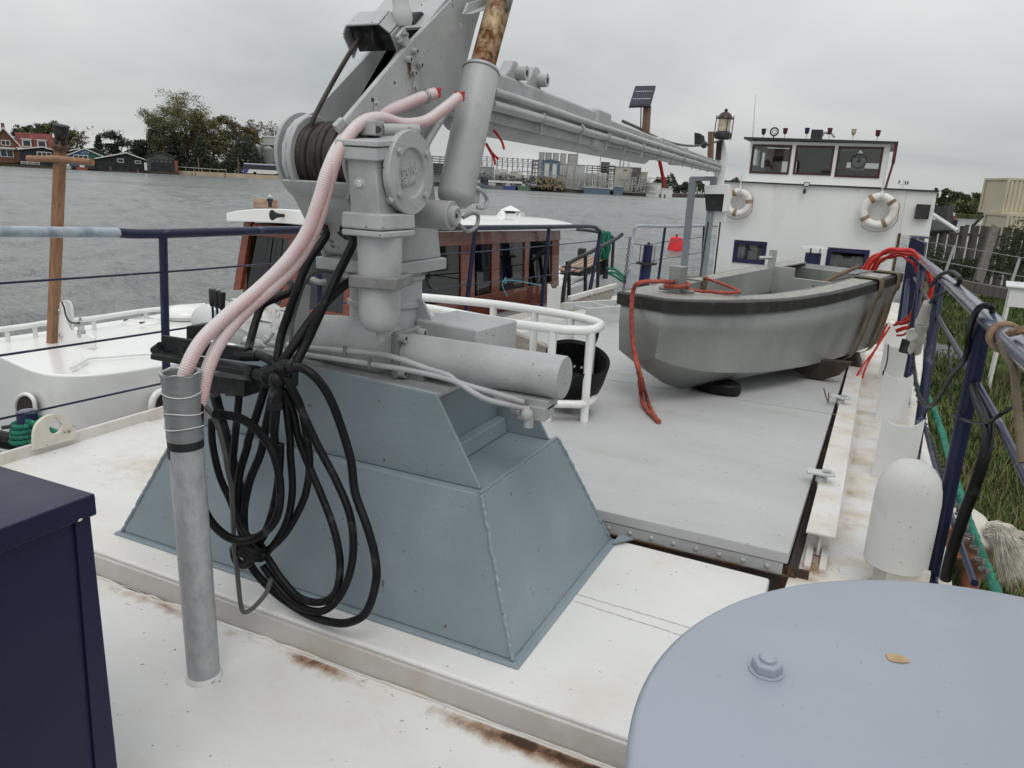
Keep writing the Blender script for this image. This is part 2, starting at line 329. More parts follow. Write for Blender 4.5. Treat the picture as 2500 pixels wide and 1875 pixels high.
    def build(s, name, m, parent=None, loc=None, smooth=35, bevel=0., seg=2, label=None, cat=None, group=None, kind=None):
        o3 = ORG[parent.name] if parent is not None else (V(loc) if loc is not None else Vector((0,0,0)))
        me = bpy.data.meshes.new(name); me.from_pydata([tuple(p-o3) for p in s.v], [], s.f); me.validate(verbose=False)
        bm = bmesh.new(); bm.from_mesh(me)
        if len(bm.faces) < 60000: bmesh.ops.recalc_face_normals(bm, faces=bm.faces)
        bm.to_mesh(me); bm.free()
        if s.al and len(me.vertices) == len(s.v):
            for nm, dct in (('along', s.al), ('around', s.ar)):
                at = me.attributes.new(nm, 'FLOAT', 'POINT'); at.data.foreach_set('value', [dct.get(i, 0.) for i in range(len(s.v))])
        me.materials.append(MATS[m])
        if smooth:
            me.shade_smooth(); me.set_sharp_from_angle(angle=math.radians(smooth))
        ob = bpy.data.objects.new(name, me); col.objects.link(ob)
        if parent is not None: ob.parent = parent
        else: ob.location = o3
        ORG[ob.name] = o3
        if bevel:
            b = ob.modifiers.new('bevel', 'BEVEL'); b.width = bevel; b.segments = seg; b.limit_method = 'ANGLE'; b.angle_limit = math.radians(40); b.harden_normals = True
        tag(ob, label, cat, group, kind); return ob
def tag(o, label=None, cat=None, group=None, kind=None):
    if label: o['label'] = label
    if cat: o['category'] = cat
    if group: o['group'] = group
    if kind: o['kind'] = kind
    return o
def thing(name, loc, label, cat, group=None):
    o = bpy.data.objects.new(name, None); col.objects.link(o); o.location = loc; o.empty_display_size = .2; ORG[o.name] = V(loc); return tag(o, label, cat, group)
def hex_nut(b, c, ax, r, h):
    b.cyl(c, V(c)+V(ax).normalized()*h, r, n=6); return b
def rope(name, pts, r, m, label, cat='rope', twist=260, sub=10, n=9, group=None, parent=None):
    return MB().tube(pts, r, n, sub, twist=twist).build(name, m, parent, loc=None if parent else pts[-1], label=label, cat=cat, group=group)

# ================================================================== setting: water, bank
WATER = -1.0
import numpy as np
def make_water():
    # one sheet to the horizon: a fan of wind waves on the open side, flat beyond
    NA, NR = 420, 430; rs = 4.2*np.power(1500/4.2, np.linspace(0,1,NR)); an = np.radians(np.concatenate([np.linspace(-100,-67,8), np.linspace(-66,14,NA), np.linspace(15,100,30)]))
    A, R_ = np.meshgrid(an, rs); x = R_*np.sin(A); y = R_*np.cos(A); z = np.zeros_like(x); rg = np.random.RandomState(4)
    for k in range(34):
        wl = .55*np.power(9., rg.rand()); th = math.radians(205)+rg.normal(0,.42); kx, ky = math.cos(th)*2*math.pi/wl, math.sin(th)*2*math.pi/wl; ph = rg.rand()*6.28
        sft = .8*np.sin(x*.11+y*.07*rg.rand()+k)+.5*np.sin(y*.19-x*.05+k*2); a = .0150*wl**.75*rg.uniform(.5,1.2); w_ = kx*x+ky*y+ph+sft
        cell = R_*math.radians(80/NA)*1.6; dr = R_*.0138*1.2; fade = np.clip(wl/np.maximum(cell, dr)-1.2, 0, 1); z += a*fade*(np.sin(w_)+.28*np.sin(2*w_+.5))
    gust = .75+.35*np.sin(x*.021+y*.034)+.2*np.sin(x*.06-y*.045+1); z *= gust
    na = len(an); v = np.stack([x.ravel(), y.ravel(), WATER+z.ravel()], 1); i = np.arange((NR-1)*na).reshape(NR-1, na)[:, :-1].ravel(); f = np.stack([i, i+1, i+na+1, i+na], 1)
    me = bpy.data.meshes.new('water'); me.from_pydata(v.tolist(), [], f.tolist()); me.materials.append(MATS['water']); me.shade_smooth(); ob = bpy.data.objects.new('water', me); col.objects.link(ob); ob['kind'] = 'structure'; ORG['water'] = V((0,0,0))
make_water()
def bank_z(x, y):
    return -.80-.04*max(0,1-(x-bank_edge(y))/.9)+.05*math.sin(x*.9+y*.23)+.05*math.sin(y*.7)+max(0, min(1, (x-1.2)/1.2))*.12-max(0, (y-26)*.06 if y < 46 else 1.2)
def bank_edge(y): return .74+max(0, y-4)*.030
g = MB(); NX, NY = 40, 110
for j in range(NY+1):
    y = -8+78*j/NY
    for i in range(NX+1):
        x = bank_edge(y)+(22*(i/NX)**2.0)
        g.v.append(V((x, y, bank_z(x, y)-(.5 if i == 0 else 0))))
for j in range(NY):
    for i in range(NX): g.f.append((j*(NX+1)+i, j*(NX+1)+i+1, (j+1)*(NX+1)+i+1, (j+1)*(NX+1)+i))
g.build('grass_bank', 'soil', kind='structure')
# ================================================================== barge
BG = thing('barge', (-1.8, 8, -1.0), 'white steel barge carrying the crane and a grey hatch deck', 'barge')
def HZ_(y): return .1005-.020*(y-3.3)
def dz(y): return 0. if y < 3.3 else -.020*(y-3.3)
RX = [(.40,-1.5),(.50,1.5),(.56,3.5),(.60,5.5),(.72,9),(.95,13),(1.10,16.4),(1.15,24)]
LX = [(-4.05,-1.5),(-4.09,1.5),(-4.10,3.5),(-4.08,6),(-4.02,9),(-3.95,11.5),(-3.7,14),(-3.45,17),(-3.3,24)]
g = MB()
n = 0
for (x, y) in RX: g.v.append(V((x, y, dz(y)-.13)))
for (x, y) in RX: g.v.append(V((x-.05, y, -1.5)))
for i in range(len(RX)-1): g.f.append((i, i+1, i+1+len(RX), i+len(RX)))
o = len(g.v)
for (x, y) in LX: g.v.append(V((x, y, dz(y)-.13)))
for (x, y) in LX: g.v.append(V((x+.05, y, -1.5)))
for i in range(len(LX)-1): g.f.append((o+i, o+i+1, o+i+1+len(LX), o+i+len(LX)))
g.build('hull', 'hatch_edge', BG)
def slab(pts, z0, name, m, bev=.006, sl=True):
    g = MB(); n = len(pts)
    top = [(x, y, z0+(dz(y) if sl else 0)) for x, y in pts]; bot = [(x, y, z-.08) for x, y, z in top]
    g.add(bot+top, [tuple(range(n-1,-1,-1)), tuple(range(n, 2*n))]+[(i,(i+1)%n,(i+1)%n+n,i+n) for i in range(n)])
    return g.build(name, m, BG, bevel=bev)
slab([(-4.08,-1.5),(.40,-1.5),(.50,1.5),(.56,1.9),(-4.09,1.9)], -.105, 'foredeck', 'deck_white')
# raised crane deck with its own front face
g = MB(); g.hexa([(-4.08,1.925,-.11),(-.17,1.925,-.11),(-.17,3.17,-.11),(-4.08,3.25,-.11),(-4.08,1.925,0),(-.17,1.925,0),(-.17,3.17,0),(-4.08,3.25,0)])
g.build('crane_deck', 'deck_white', BG, bevel=.012)
g = MB(); g.span(-4.07,-.19,1.908,1.922,-.109,-.014); g.build('deck_step', 'step_grey', BG, bevel=.004)
# lumpy weld seam and scale along the foot of the step
g = MB(); random.seed(3); rr = random.Random(5); x = -4.0
pts = []
while x < .0:
    pts.append((x, 1.900+rr.uniform(-.004,.004), -.103+rr.uniform(-.002,.002))); x += rr.uniform(.03,.07)
g.tube(pts, .0055, 7, 2, rf=lambda t: .25+1.1*abs(math.sin(t*61))*abs(math.sin(t*23+1))); g.build('weld_seam', 'toe_white', BG)
rust_m, rt, rp_ = nodes('rust_stain')
def rust_mask():
    L = rt.links.new; A = rt.nodes.new
    tc = A('ShaderNodeTexCoord'); n1 = A('ShaderNodeTexNoise'); n1.inputs['Scale'].default_value = 9; n1.inputs['Detail'].default_value = 9; n1.inputs['Roughness'].default_value = .7; L(tc.outputs['Object'], n1.inputs['Vector'])
    at = A('ShaderNodeAttribute'); at.attribute_name = 'wear'
    ad = A('ShaderNodeMath'); ad.operation = 'MULTIPLY_ADD'; ad.inputs[1].default_value = 1.0; ad.inputs[2].default_value = -.52; L(n1.outputs['Fac'], ad.inputs[0])
    a2 = A('ShaderNodeMath'); a2.operation = 'MULTIPLY_ADD'; a2.inputs[1].default_value = .62; L(at.outputs['Fac'], a2.inputs[0]); L(ad.outputs[0], a2.inputs[2])
    mr = A('ShaderNodeMapRange'); mr.inputs[1].default_value = .10; mr.inputs[2].default_value = .52; mr.inputs[4].default_value = .95; L(a2.outputs[0], mr.inputs[0])
    cr = A('ShaderNodeValToRGB'); e = cr.color_ramp.elements; e[0].position = .1; e[0].color = (.56,.44,.32,1); e[1].position = .95; e[1].color = (.05,.025,.012,1)
    q = cr.color_ramp.elements.new(.55); q.color = (.30,.14,.055,1)
    L(mr.outputs[0], cr.inputs[0]); L(cr.outputs[0], rp_.inputs['Base Color']); L(mr.outputs[0], rp_.inputs['Alpha']); rp_.inputs['Roughness'].default_value = .9
rust_mask(); MATS['rust_stain'] = rust_m
och_m = rust_m.copy(); och_m.name = 'ochre_stain'; MATS['ochre_stain'] = och_m
for nd in och_m.node_tree.nodes:
    if nd.type == 'VALTORGB':
        for el, cc in zip(nd.color_ramp.elements, ((.62,.52,.38,1),(.52,.38,.22,1),(.34,.20,.09,1))): el.color = cc
    if nd.type == 'MAP_RANGE': nd.inputs[4].default_value = .62; nd.inputs[2].default_value = .75
def stain(name, quad, nx, ny, prof, m='rust_stain', par=BG):
    """thin scale/stain layer lying 4 mm over a plate; 'wear' says how far the paint has gone"""
    a, b, c, d = [V(p) for p in quad]; g = MB(); wv = []
    for j in range(ny+1):
        for i in range(nx+1):
            u, v = i/nx, j/ny; g.v.append(a.lerp(b, u).lerp(d.lerp(c, u), v)); wv.append(prof(u, v))
    for j in range(ny):
        for i in range(nx): k = j*(nx+1)+i; g.f.append((k, k+1, k+nx+2, k+nx+1))
    ob = g.build(name, m, par); at = ob.data.attributes.new('wear', 'FLOAT', 'POINT'); at.data.foreach_set('value', wv); return ob
def bell(v, c, s): return math.exp(-((v-c)/s)**2)
stain('rust_streak', [(-2.9,1.80,-.1008),(-.2,1.70,-.1008),(-.2,1.90,-.1008),(-2.9,1.90,-.1008)], 90, 8,
      lambda u, v: bell(v, .78, .25)*(.18+.9*bell(u,.80,.08)+.8*bell(u,.93,.05)+.55*bell(u,.50,.06)+.4*bell(u,.2,.06))-max(0,.05-min(u,1-u,v,1-v)*.6)*20)
stain('ochre_stain', [(-4.0,2.3,.004),(-2.9,2.3,.004),(-3.1,3.1,.004),(-4.0,3.1,.004)], 24, 20,
      lambda u, v: .62*bell(u,.72,.4)*bell(v,.55,.35)+.5*bell(u,.03,.05)-max(0,.08-min(u,1-u,v,1-v))*14, m='ochre_stain')
# plate seams let into the deck paint
for k, (a, b) in enumerate((((-0.861,2.6214,0.0016), (-0.3005,2.6058,0.0016)), ((-0.8505,2.5669,0.0016), (-0.3296,2.5356,0.0016)))):
    a, b = V(a), V(b); MB().tube([a.lerp(b, i/30)+V((0,random.uniform(-1,1)*.0022,0)) for i in range(31)], .0017, 5, 1, rf=lambda t: .3+.9*abs(math.sin(t*37))).build('plate_seam', 'step_grey', BG)
for y in (5.9,8.6): MB().bar((-3.3,y,HZ_(y)), (.0,y+.02,HZ_(y)), .006, .0016).build('plate_seam', 'hatch_edge', BG)
# left toe rail + eye plate
g = MB()
for (a, b) in (((-4.06,-1.5),(-4.06,1.9)), ((-4.06,1.9),(-4.07,3.4)), ((-4.07,3.4),(-4.03,8)), ((-4.03,8),(-3.92,11.5))):
    z0 = dz(a[1])-(.1 if a[1] < 1.5 else 0); z1 = dz(b[1])-(.1 if b[1] < 1.5 else 0)
    g.hexa([(a[0]-.012,a[1],z0-.05),(a[0]+.012,a[1],z0-.05),(b[0]+.012,b[1],z1-.05),(b[0]-.012,b[1],z1-.05),(a[0]-.012,a[1],z0+.065),(a[0]+.012,a[1],z0+.065),(b[0]+.012,b[1],z1+.065),(b[0]-.012,b[1],z1+.065)])
g.build('toe_plate', 'toe_white', BG, bevel=.003)
def holed(outer, c, r, vec, n=32):
    """flat plate with a round hole, given thickness"""
    P = [V(p) for p in outer]; c = V(c); nrm = V(vec).normalized(); u, w_ = perp(nrm); g = MB(); ring = []; hole = []
    for k in range(n):
        a = 2*math.pi*k/n; d = u*math.cos(a)+w_*math.sin(a); hole.append(c+d*r); best = None
        for i in range(len(P)):
            p, q = P[i]-c, P[(i+1)%len(P)]-c; px, py, qx, qy = p.dot(d), p.dot(nrm.cross(d)), q.dot(d), q.dot(nrm.cross(d))
            if py*qy <= 0 and abs(py-qy) > 1e-9:
                t = py/(py-qy); xx = px+(qx-px)*t
                if xx > 0 and (best is None or xx > best): best = xx
        ring.append(c+d*(best or r*1.5))
    v = V(vec); vs = ring+hole+[p+v for p in ring]+[p+v for p in hole]; fs = []
    for i in range(n):
        j = (i+1) % n; fs += [(i,j,n+j,n+i),(2*n+i,3*n+i,3*n+j,2*n+j),(i,2*n+i,2*n+j,j),(n+i,n+j,3*n+j,3*n+i)]
    g.add(vs, fs); return g
EP = ((-4.03,2.4743,0.0378),(-4.03,2.4915,0.1469),(-4.03,2.515,0.1858),(-4.03,2.5525,0.2082),(-4.03,2.5921,0.2161),(-4.03,2.6276,0.2115),(-4.03,2.6685,0.1908),(-4.03,2.7051,0.1543),(-4.03,2.7269,0.1144),(-4.03,2.734,0.0714),(-4.03,2.7364,0.0295))
holed(EP, (-4.03,2.6188,0.1342), .038, (-.022,0,0)).build('eye_plate', 'eye_white', BG, bevel=.003)
# hatch
HZ = .10
g = MB(); f0, f1 = 3.245, 15.9
g.hexa([(-3.35,f0,HZ-.055),(-.112,f0,HZ-.055),(.13,f1,HZ-.055+dz(f1)),(-3.2,f1,HZ-.055+dz(f1)),(-3.35,f0,HZ),(-.112,f0,HZ),(.13,f1,HZ+dz(f1)),(-3.2,f1,HZ+dz(f1))])
g.build('hatch_cover', 'hatch_grey', BG, bevel=.006)
g = MB(); g.span(-3.34,-.13,f0+.006,f0+.03,HZ-.115,HZ-.057); g.build('hatch_strip', 'hatch_edge', BG, bevel=.003)
for i in range(12):
    g = MB(); x = -1.35+i*.105; g.ball((x, f0+.004, HZ-.085), (.012,.007,.012), 8, 6); g.build('rivet', 'hatch_edge', BG)
g = MB(); g.span(-3.5,.0,3.17,3.27,-.12,-.10); g.span(-3.5,-.02,3.275,3.29,-.12,.02); g.build('gutter', 'recess_dark', BG, bevel=.002)
g = MB(); g.span(-1.6,-.9,3.172,3.20,-.10,-.035); g.build('primer_strip', 'primer_red', BG, bevel=.004)
g = MB(); g.span(-.95,-.2,3.172,3.19,-.10,-.03); g.build('gutter_lip', 'hatch_edge', BG, bevel=.006)
stain('rust_streak', [(-1.5,3.245,HZ-.118),(-.1,3.245,HZ-.118),(-.1,3.24,HZ-.10),(-1.5,3.24,HZ-.10)], 40, 3, lambda u, v: .45)
# starboard side deck, with ochre run-off
slab([(-.16,1.9),(.53,1.9),(.56,3.5),(.60,5.5),(.72,9),(.95,13),(1.08,16.3),(.12,16.3),(.02,9),(-.10,3.3)], -.02, 'side_deck', 'side_white')
def runs(u, v):
    s = sum(bell(v, c, .018)*k for c, k in ((.10,.3),(.19,.7),(.24,.35),(.31,.75),(.36,.4),(.43,.6),(.5,.55),(.57,.5),(.68,.5),(.8,.5)))
    return s*(1-.55*u)+.35*bell(u,0,.12)-max(0,.05-min(u,1-u))*10
stain('ochre_stain', [(.085,3.5,-.0215),(.28,3.5,-.0215),(.33,9.0,-.132),(.14,9.0,-.132)], 10, 160, runs, m='ochre_stain')
slab([(-4.06,3.26),(-3.5,3.26),(-3.35,15.8),(-3.5,15.8),(-3.95,11.5),(-4.05,8)], -.01, 'port_deck', 'deck_white')
# loose steel beam lying along the hatch
IB = thing('steel_beam', (0,6,.05), 'white painted steel I-beam lying beside the hatch edge', 'beam')
A0, A1 = (.0,3.50), (.085,9.6)
def beam(z0, z1, w_, nm, inset=0.):
    g = MB(); y0 = A0[1]+inset
    g.hexa([(A0[0]-w_,y0,z0),(A0[0]+w_,y0,z0),(A1[0]+w_,A1[1],z0+dz(A1[1])),(A1[0]-w_,A1[1],z0+dz(A1[1])),(A0[0]-w_,y0,z1),(A0[0]+w_,y0,z1),(A1[0]+w_,A1[1],z1+dz(A1[1])),(A1[0]-w_,A1[1],z1+dz(A1[1]))])
    return g.build(nm, 'side_white', IB, bevel=.003)
beam(.10,.112,.064,'top_flange'); beam(-.012,.0995,.006,'web',.03); beam(-.018,-.0125,.05,'bottom_flange',.05)
g = MB()
for s in (-.035,.03): g.bar((s,3.38,-.012),(s,3.62,-.0), .03, .02)
g.build('packing_bar', 'toe_white', IB, bevel=.002)
stain('rust_streak', [(-.10,3.2,-.0165),(.08,3.2,-.0165),(.10,3.75,-.0165),(-.09,3.75,-.0165)], 14, 20, lambda u, v: .62*bell(u,.5,.35)*bell(v,.45,.3)-max(0,.1-min(u,1-u,v,1-v))*9)
g = MB(); g.hexa([(-.108,3.26,-.016),(-.07,3.26,-.016),(.05,9.6,-.14),(.01,9.6,-.14),(-.108,3.26,.02),(-.102,3.26,.02),(.02,9.6,-.1),(.012,9.6,-.1)]); g.build('hatch_gap', 'recess_dark', BG)
def clamp(c, s, label, yaw=0.):
    t = thing('hatch_clamp', c, label, 'clamp', 'clamps along the hatch edge'); c = V(c); ax = Matrix.Rotation(yaw,3,'Z'); ex, ey, ez = ax.col
    g = MB(); P = [c+ex*(x*s)+ey*(y*s)+ez*.03*s*2 for x, y in ((-.075,-.035),(.05,-.045),(.075,-.03),(.078,.02),(.06,.042),(-.07,.04),(-.08,.0))]; g.prism(P, ez*.012); g.build('plate', 'bright_grey', t, bevel=.003)
    g = MB(); g.box(c+ex*.03*s+ez*.085*s, (.045*s,.03*s,.018*s), (ex,ey,ez)); g.build('lug', 'bright_grey', t, bevel=.003)
    g = MB(); g.cyl(c-ez*.02, c+ez*.06*s, .012*s, n=10); hex_nut(g, c+ez*.012*s, ez, .024*s, .03*s); g.build('bolt', 'bright_grey', t)
    g = MB(); g.cyl(c+ex*.03*s, c+ex*.03*s+ez*.055*s, .009*s, n=8); g.build('stud', 'bright_grey', t)
clamp((-.05,4.25,.085), .95, 'nearest pale grey hatch clamp beside the steel beam', .15)
clamp((-.025,6.25,.045), .95, 'middle pale grey hatch clamp with a loose twig, before the dinghy stern', .1)
clamp((.02,8.2,.0), .9, 'far pale grey hatch clamp under the dinghy stern', .1)
MB().tube([(-.10,6.2,.06),(-.13,6.18,.12),(-.15,6.2,.17)], .005, 6, 4).tube([(-.10,6.2,.06),(-.11,6.16,.15)], .004, 6, 2).build('twig', 'post_brown', loc=(-.1,6.2,.06), label='dry twig caught at the middle hatch clamp', cat='twig')
# bulwark knees with scooped tops
for (y, x0, x1, h, lab) in ((3.62,.205,.47,.44,0),(4.95,.225,.455,.41,0),(6.5,.25,.47,.41,0),(8.2,.28,.5,.4,0),(10.,.33,.56,.4,0)):
    z0 = dz(y)-.02; P = [(x0,y,z0),(x1,y,z0),(x1+.005,y,z0+h)]
    for k in range(1,12):
        a = math.pi*k/12; P.append(((x0+x1)/2+(x1-x0)*.5*math.cos(a)*.92, y, z0+h-.065*math.sin(a)))
    P.append((x0+.01,y,z0+h)); MB().prism(P, (0,.012,0)).build('bulwark_knee', 'house_white', BG, bevel=.002)
# mushroom vent
VT = thing('mushroom_vent', (.33,3.36,-.02), 'white rounded mushroom vent standing behind the round lid', 'vent')
c = V((.305,3.37,-.01))
g = MB(); g.lathe(c+V((0,0,.14)), (0,0,1), [(.116,-.02),(.125,-.016),(.126,.05),(.127,.16),(.126,.285),(.121,.33),(.108,.378),(.085,.413),(.055,.436),(.02,.446),(.001,.448)], 40); g.build('cowl', 'vent_white', VT, smooth=60)
g = MB(); g.lathe(c+V((0,0,-.02)), (0,0,1), [(.10,0),(.098,.02),(.075,.03),(.075,.2)], 28); g.build('trunk', 'step_grey', VT)
g = MB(); g.box(c+V((.05,-.06,.06)), (.16,.03,.16)); g.build('bracket', 'toe_white', VT, bevel=.003)
# blue locker bottom left
LK = thing('deck_locker', (-1.9,.4,-.1), 'dark blue steel deck locker with overhanging lid, bottom left', 'locker')
LC = V((-1.4929,1.0425,0.8798))
g = MB(); g.hexa([(LC.x-1.1,LC.y-1.2,LC.z-.052),(LC.x,LC.y-1.2,LC.z-.052),(LC.x,LC.y,LC.z-.052),(LC.x-1.1,LC.y,LC.z-.052),(LC.x-1.1,LC.y-1.2,LC.z-.01),(LC.x,LC.y-1.2,LC.z),(LC.x,LC.y,LC.z),(LC.x-1.1,LC.y,LC.z-.01)]); g.build('lid', 'locker_blue', LK, bevel=.004)
g = MB(); bx = LC.x-.012; by = LC.y-.014
g.hexa([(bx-1.07,by-1.16,-.105),(bx-.002,by-1.16,-.105),(bx-.002,by-.002,-.105),(bx-1.07,by-.002,-.105),(bx-1.07,by-1.16,LC.z-.053),(bx-.002,by-1.16,LC.z-.053),(bx-.002,by-.002,LC.z-.053),(bx-1.07,by-.002,LC.z-.053)]); g.build('body', 'locker_blue', LK, bevel=.004)
g = MB(); g.hexa([(bx,by-.06,-.104),(bx+.006,by-.06,-.104),(bx+.006,by+.004,-.104),(bx,by+.004,-.104),(bx,by-.035,LC.z-.054),(bx+.006,by-.035,LC.z-.054),(bx+.006,by+.001,LC.z-.054),(bx,by+.001,LC.z-.054)]); g.build('corner_strip', 'locker_blue', LK, bevel=.002)
MB().ball((-1.496,1.001,0.8321), (.004,.009,.005), 10, 6).build('paint_chip', 'eye_white', LK)
# round lavender lid, foreground right
RD = thing('steel_drum', (.392,.97,-.1), 'round lavender-grey steel drum lid with one bolt, foreground right', 'drum')
g = MB(); g.lathe((.392,.97,0), (0,0,1), [(.585,.868),(.594,.872),(.596,.884),(.596,.892),(.59,.8985),(.585,.90),(.3,.901),(.001,.9015)], 128); g.build('lid', 'drum_lavender', RD, smooth=50)
g = MB(); g.lathe((.392,.97,0), (0,0,1), [(.40,-.11),(.40,-.05),(.36,-.02),(.36,.82),(.42,.866)], 64); g.build('barrel', 'drum_lavender', RD)
BC = V((-0.0438,1.0818,0.9))
g = MB(); g.cyl(BC+V((0,0,-.002)), BC+V((0,0,.004)), .0265, n=28); g.lathe(BC, (0,0,1), [(.0235,.004),(.0235,.0165),(.0205,.0195),(.002,.0198)], 6); g.build('nut', 'drum_lavender', RD, bevel=.0015)
g = MB(); g.lathe(BC, (0,0,1), [(.0125,.018),(.0125,.024),(.010,.026),(.001,.0262)], 20); g.build('bolt_end', 'drum_lavender', RD)
CC = V((0.1385,1.2165,0.9018))
g = MB(); P = [CC+V((.017*math.cos(a)*(1+.12*math.sin(3*a+1)), .012*math.sin(a)*(1+.15*math.sin(2*a)), 0)) for a in [2*math.pi*i/28 for i in range(28)]]; g.prism(P, (0,0,.0006)); g.build('bare_patch', 'paint_chip', RD)

# ================================================================== railings
def railing(name, loc, label, top, posts, wires, r=.031, tm='rail_top', pm='blue_rail', pr=.026, wr=.007, wm='blue_rail', segs=None):
    t = thing(name, loc, label, 'railing')
    if segs:
        for pts, m in segs: MB().tube(pts, r, 14, 5).build('top_rail', m, t, smooth=60)
    else: MB().tube(top, r, 14, 5).build('top_rail', tm, t, smooth=60)
    for a, b in posts: MB().cyl(a, b, pr, n=14).build('post', pm, t, smooth=60)
    for wv in wires: MB().tube(wv, wr, 8, 4).build('wire', wm, t, smooth=60)
    return t
PA = ((-4.17,2.1372,1.2427),(-4.14,2.5104,1.2273),(-4.11,3.185,1.1975))
PB = ((-4.11,3.185,1.1975),(-4.1,3.4758,1.1817),(-4.06,4.7148,1.1663),(-4.0,7.5725,1.1003),(-3.97,9.8297,1.0455),(-3.955,11.2569,1.0112),(-3.95,11.6743,0.9486),(-3.95,11.7854,0.7689),(-3.95,11.3429,-0.4554))
railing('port_railing', (-4.1,3.5,0), 'dark blue railing with worn pale top bar between barge and white yacht', None,
  [((-4.07,3.4071,-0.0334), (-4.1,3.4998,1.1721)), ((-4.02,7.461,0.0799), (-4.0,7.5957,1.0843)), ((-3.98,9.5879,-0.148), (-3.97,9.6818,1.0313)), ((-4.15,1.9618,0.2053), (-4.17,2.1366,1.2383)), ((-4.05,4.9516,0.1512), (-4.05,4.9799,1.147))],
  [((-4.17,2.0991,0.9686),(-4.14,2.4768,0.9579),(-4.1,3.4724,0.9378),(-4.05,4.7476,0.9171),(-4.0,7.5591,0.8307),(-3.97,9.7856,0.7959),(-3.95,11.7389,0.771)),
   ((-4.17,2.0445,0.5769),(-4.14,2.4289,0.5734),(-4.1,3.4463,0.5527),(-4.05,4.7335,0.5337),(-4.0,7.5071,0.4774),(-3.97,9.6819,0.3905),(-3.95,11.6729,0.3688)),
   ((-4.17,1.996,0.228),(-4.14,2.3857,0.2267),(-4.1,3.4313,0.207),(-4.05,4.7202,0.1736),(-4.0,7.4756,0.1335))], segs=((PA,'rail_worn'),(PB,'blue_rail')))
MB().tube(((-3.95,9.4551,0.2803),(-3.97,8.3498,0.4438),(-3.97,8.437,0.2403)), .008, 7, 6).torus((-3.97,8.3762,0.4413), (1,0,0), .03, .009, 14, 7).build('blue_knot', 'rope_blue', loc=(-3.97,8.3967,0.2448), label='short pale blue rope knotted on the railing wire before yacht windows', cat='rope')
PC = ((-3.72,12.7999,-0.2211),(-3.75,13.0388,0.8061),(-3.74,13.074,0.9487),(-3.72,13.3778,0.973),(-3.6,14.5784,0.9379),(-3.4,17.3484,0.8806),(-3.3,19.1054,0.837))
railing('aft_port_railing', (-3.6,14,-.2), 'short dark blue railing beyond the dinghy, before the red buoy', PC, [((-3.62,14.5767,-0.2273), (-3.6,14.6547,0.9269)), ((-3.4,17.7475,-0.3094), (-3.4,17.4064,0.8688))],
  [((-3.74,13.0444,0.6788),(-3.66,13.747,0.6169),(-3.6,14.7705,0.6403),(-3.4,17.488,0.6309)), ((-3.72,12.9125,0.3354),(-3.6,14.6489,0.3086),(-3.4,17.5769,0.2846))], r=.028, tm='rail_worn', pr=.026)
# chain hanging on the end post
CH = thing('hanging_chain', (-3.68,12.6622,-0.2015), 'rusty chain hung on the end post of the short railing', 'chain')
ch0, ch1 = V((-3.7,12.6802,0.7853)), V((-3.68,12.4662,-0.1796))
for i in range(22):
    p = ch0.lerp(ch1, i/21); MB().torus(p, (1,0,.1) if i % 2 else (0,1,.1), .022, .007, 10, 6).build('link', 'chain_rust', CH)
# starboard railing
SR = thing('starboard_railing', (.47,5,0), 'dark blue tubular railing along the starboard edge above the grass', 'railing')
TR = ((0.44,1.6228,1.2279),(0.445,2.013,1.215),(0.45,2.6086,1.1955),(0.455,3.4346,1.1838),(0.475,6.0376,1.1238),(0.5,8.7793,1.0495),(0.54,11.9854,0.9452))
MB().tube(TR, .035, 16, 6).build('top_rail', 'rail_top', SR, smooth=60)
TE = V((0.54,11.9854,0.9452))
for a, b in (((0.4646,3.516,-0.02), (0.455,3.4431,1.1717)), ((0.4843,5.3882,-0.03), (0.475,5.9272,1.1144)), ((0.4887,7.0595,-0.06), (0.5,8.5586,1.0371)), ((.52,8.4,-.1), (.505,8.45,1.09)), ((.54,10.2,-.14), tuple(TE))):
    MB().cyl(a, b, .031, n=16).build('post', 'blue_rail', SR, smooth=60)
for L_ in (((0.47,1.684,0.8971),(0.47,2.3188,0.908),(0.475,3.0465,0.9145),(0.48,4.8047,0.8922),(0.5,7.2729,0.8395),(0.53,9.9343,0.761)), ((0.52,2.905,0.3043),(0.51,3.5385,0.2755),(0.51,4.6956,0.203),(0.51,6.2407,0.1891),(0.52,7.9695,0.234),(0.54,9.8032,0.2911)), ((0.475,3.4292,0.0263),(0.475,3.825,0.0298),(0.48,4.9486,0.0266),(0.48,5.6861,0.0506))):
    MB().tube(L_, .0135, 10, 5).build('mid_rail', 'blue_rail', SR, smooth=60)
# far blue boards at the end of the starboard rail
g = MB(); A_, B_ = V((0.6,16.4487,0.8957)), V((0.6,18.6119,0.3851))
GB = thing('gangway_gate', (.6,11,-.1), 'dark blue steel gate panel by the wheelhouse doorway', 'gate')
g.hexa([(.50,11.4,-.2),(.70,11.4,-.2),(.74,11.6,-.2),(.54,11.6,-.2),(.47,11.4,1.15),(.66,11.4,1.10),(.70,11.6,1.10),(.51,11.6,1.15)]); g.build('panel', 'blue_rail', GB, bevel=.01)
g = MB(); g.span(.47,.71,11.38,11.62,1.155,1.18); g.build('cap', 'rail_top', GB, bevel=.006)

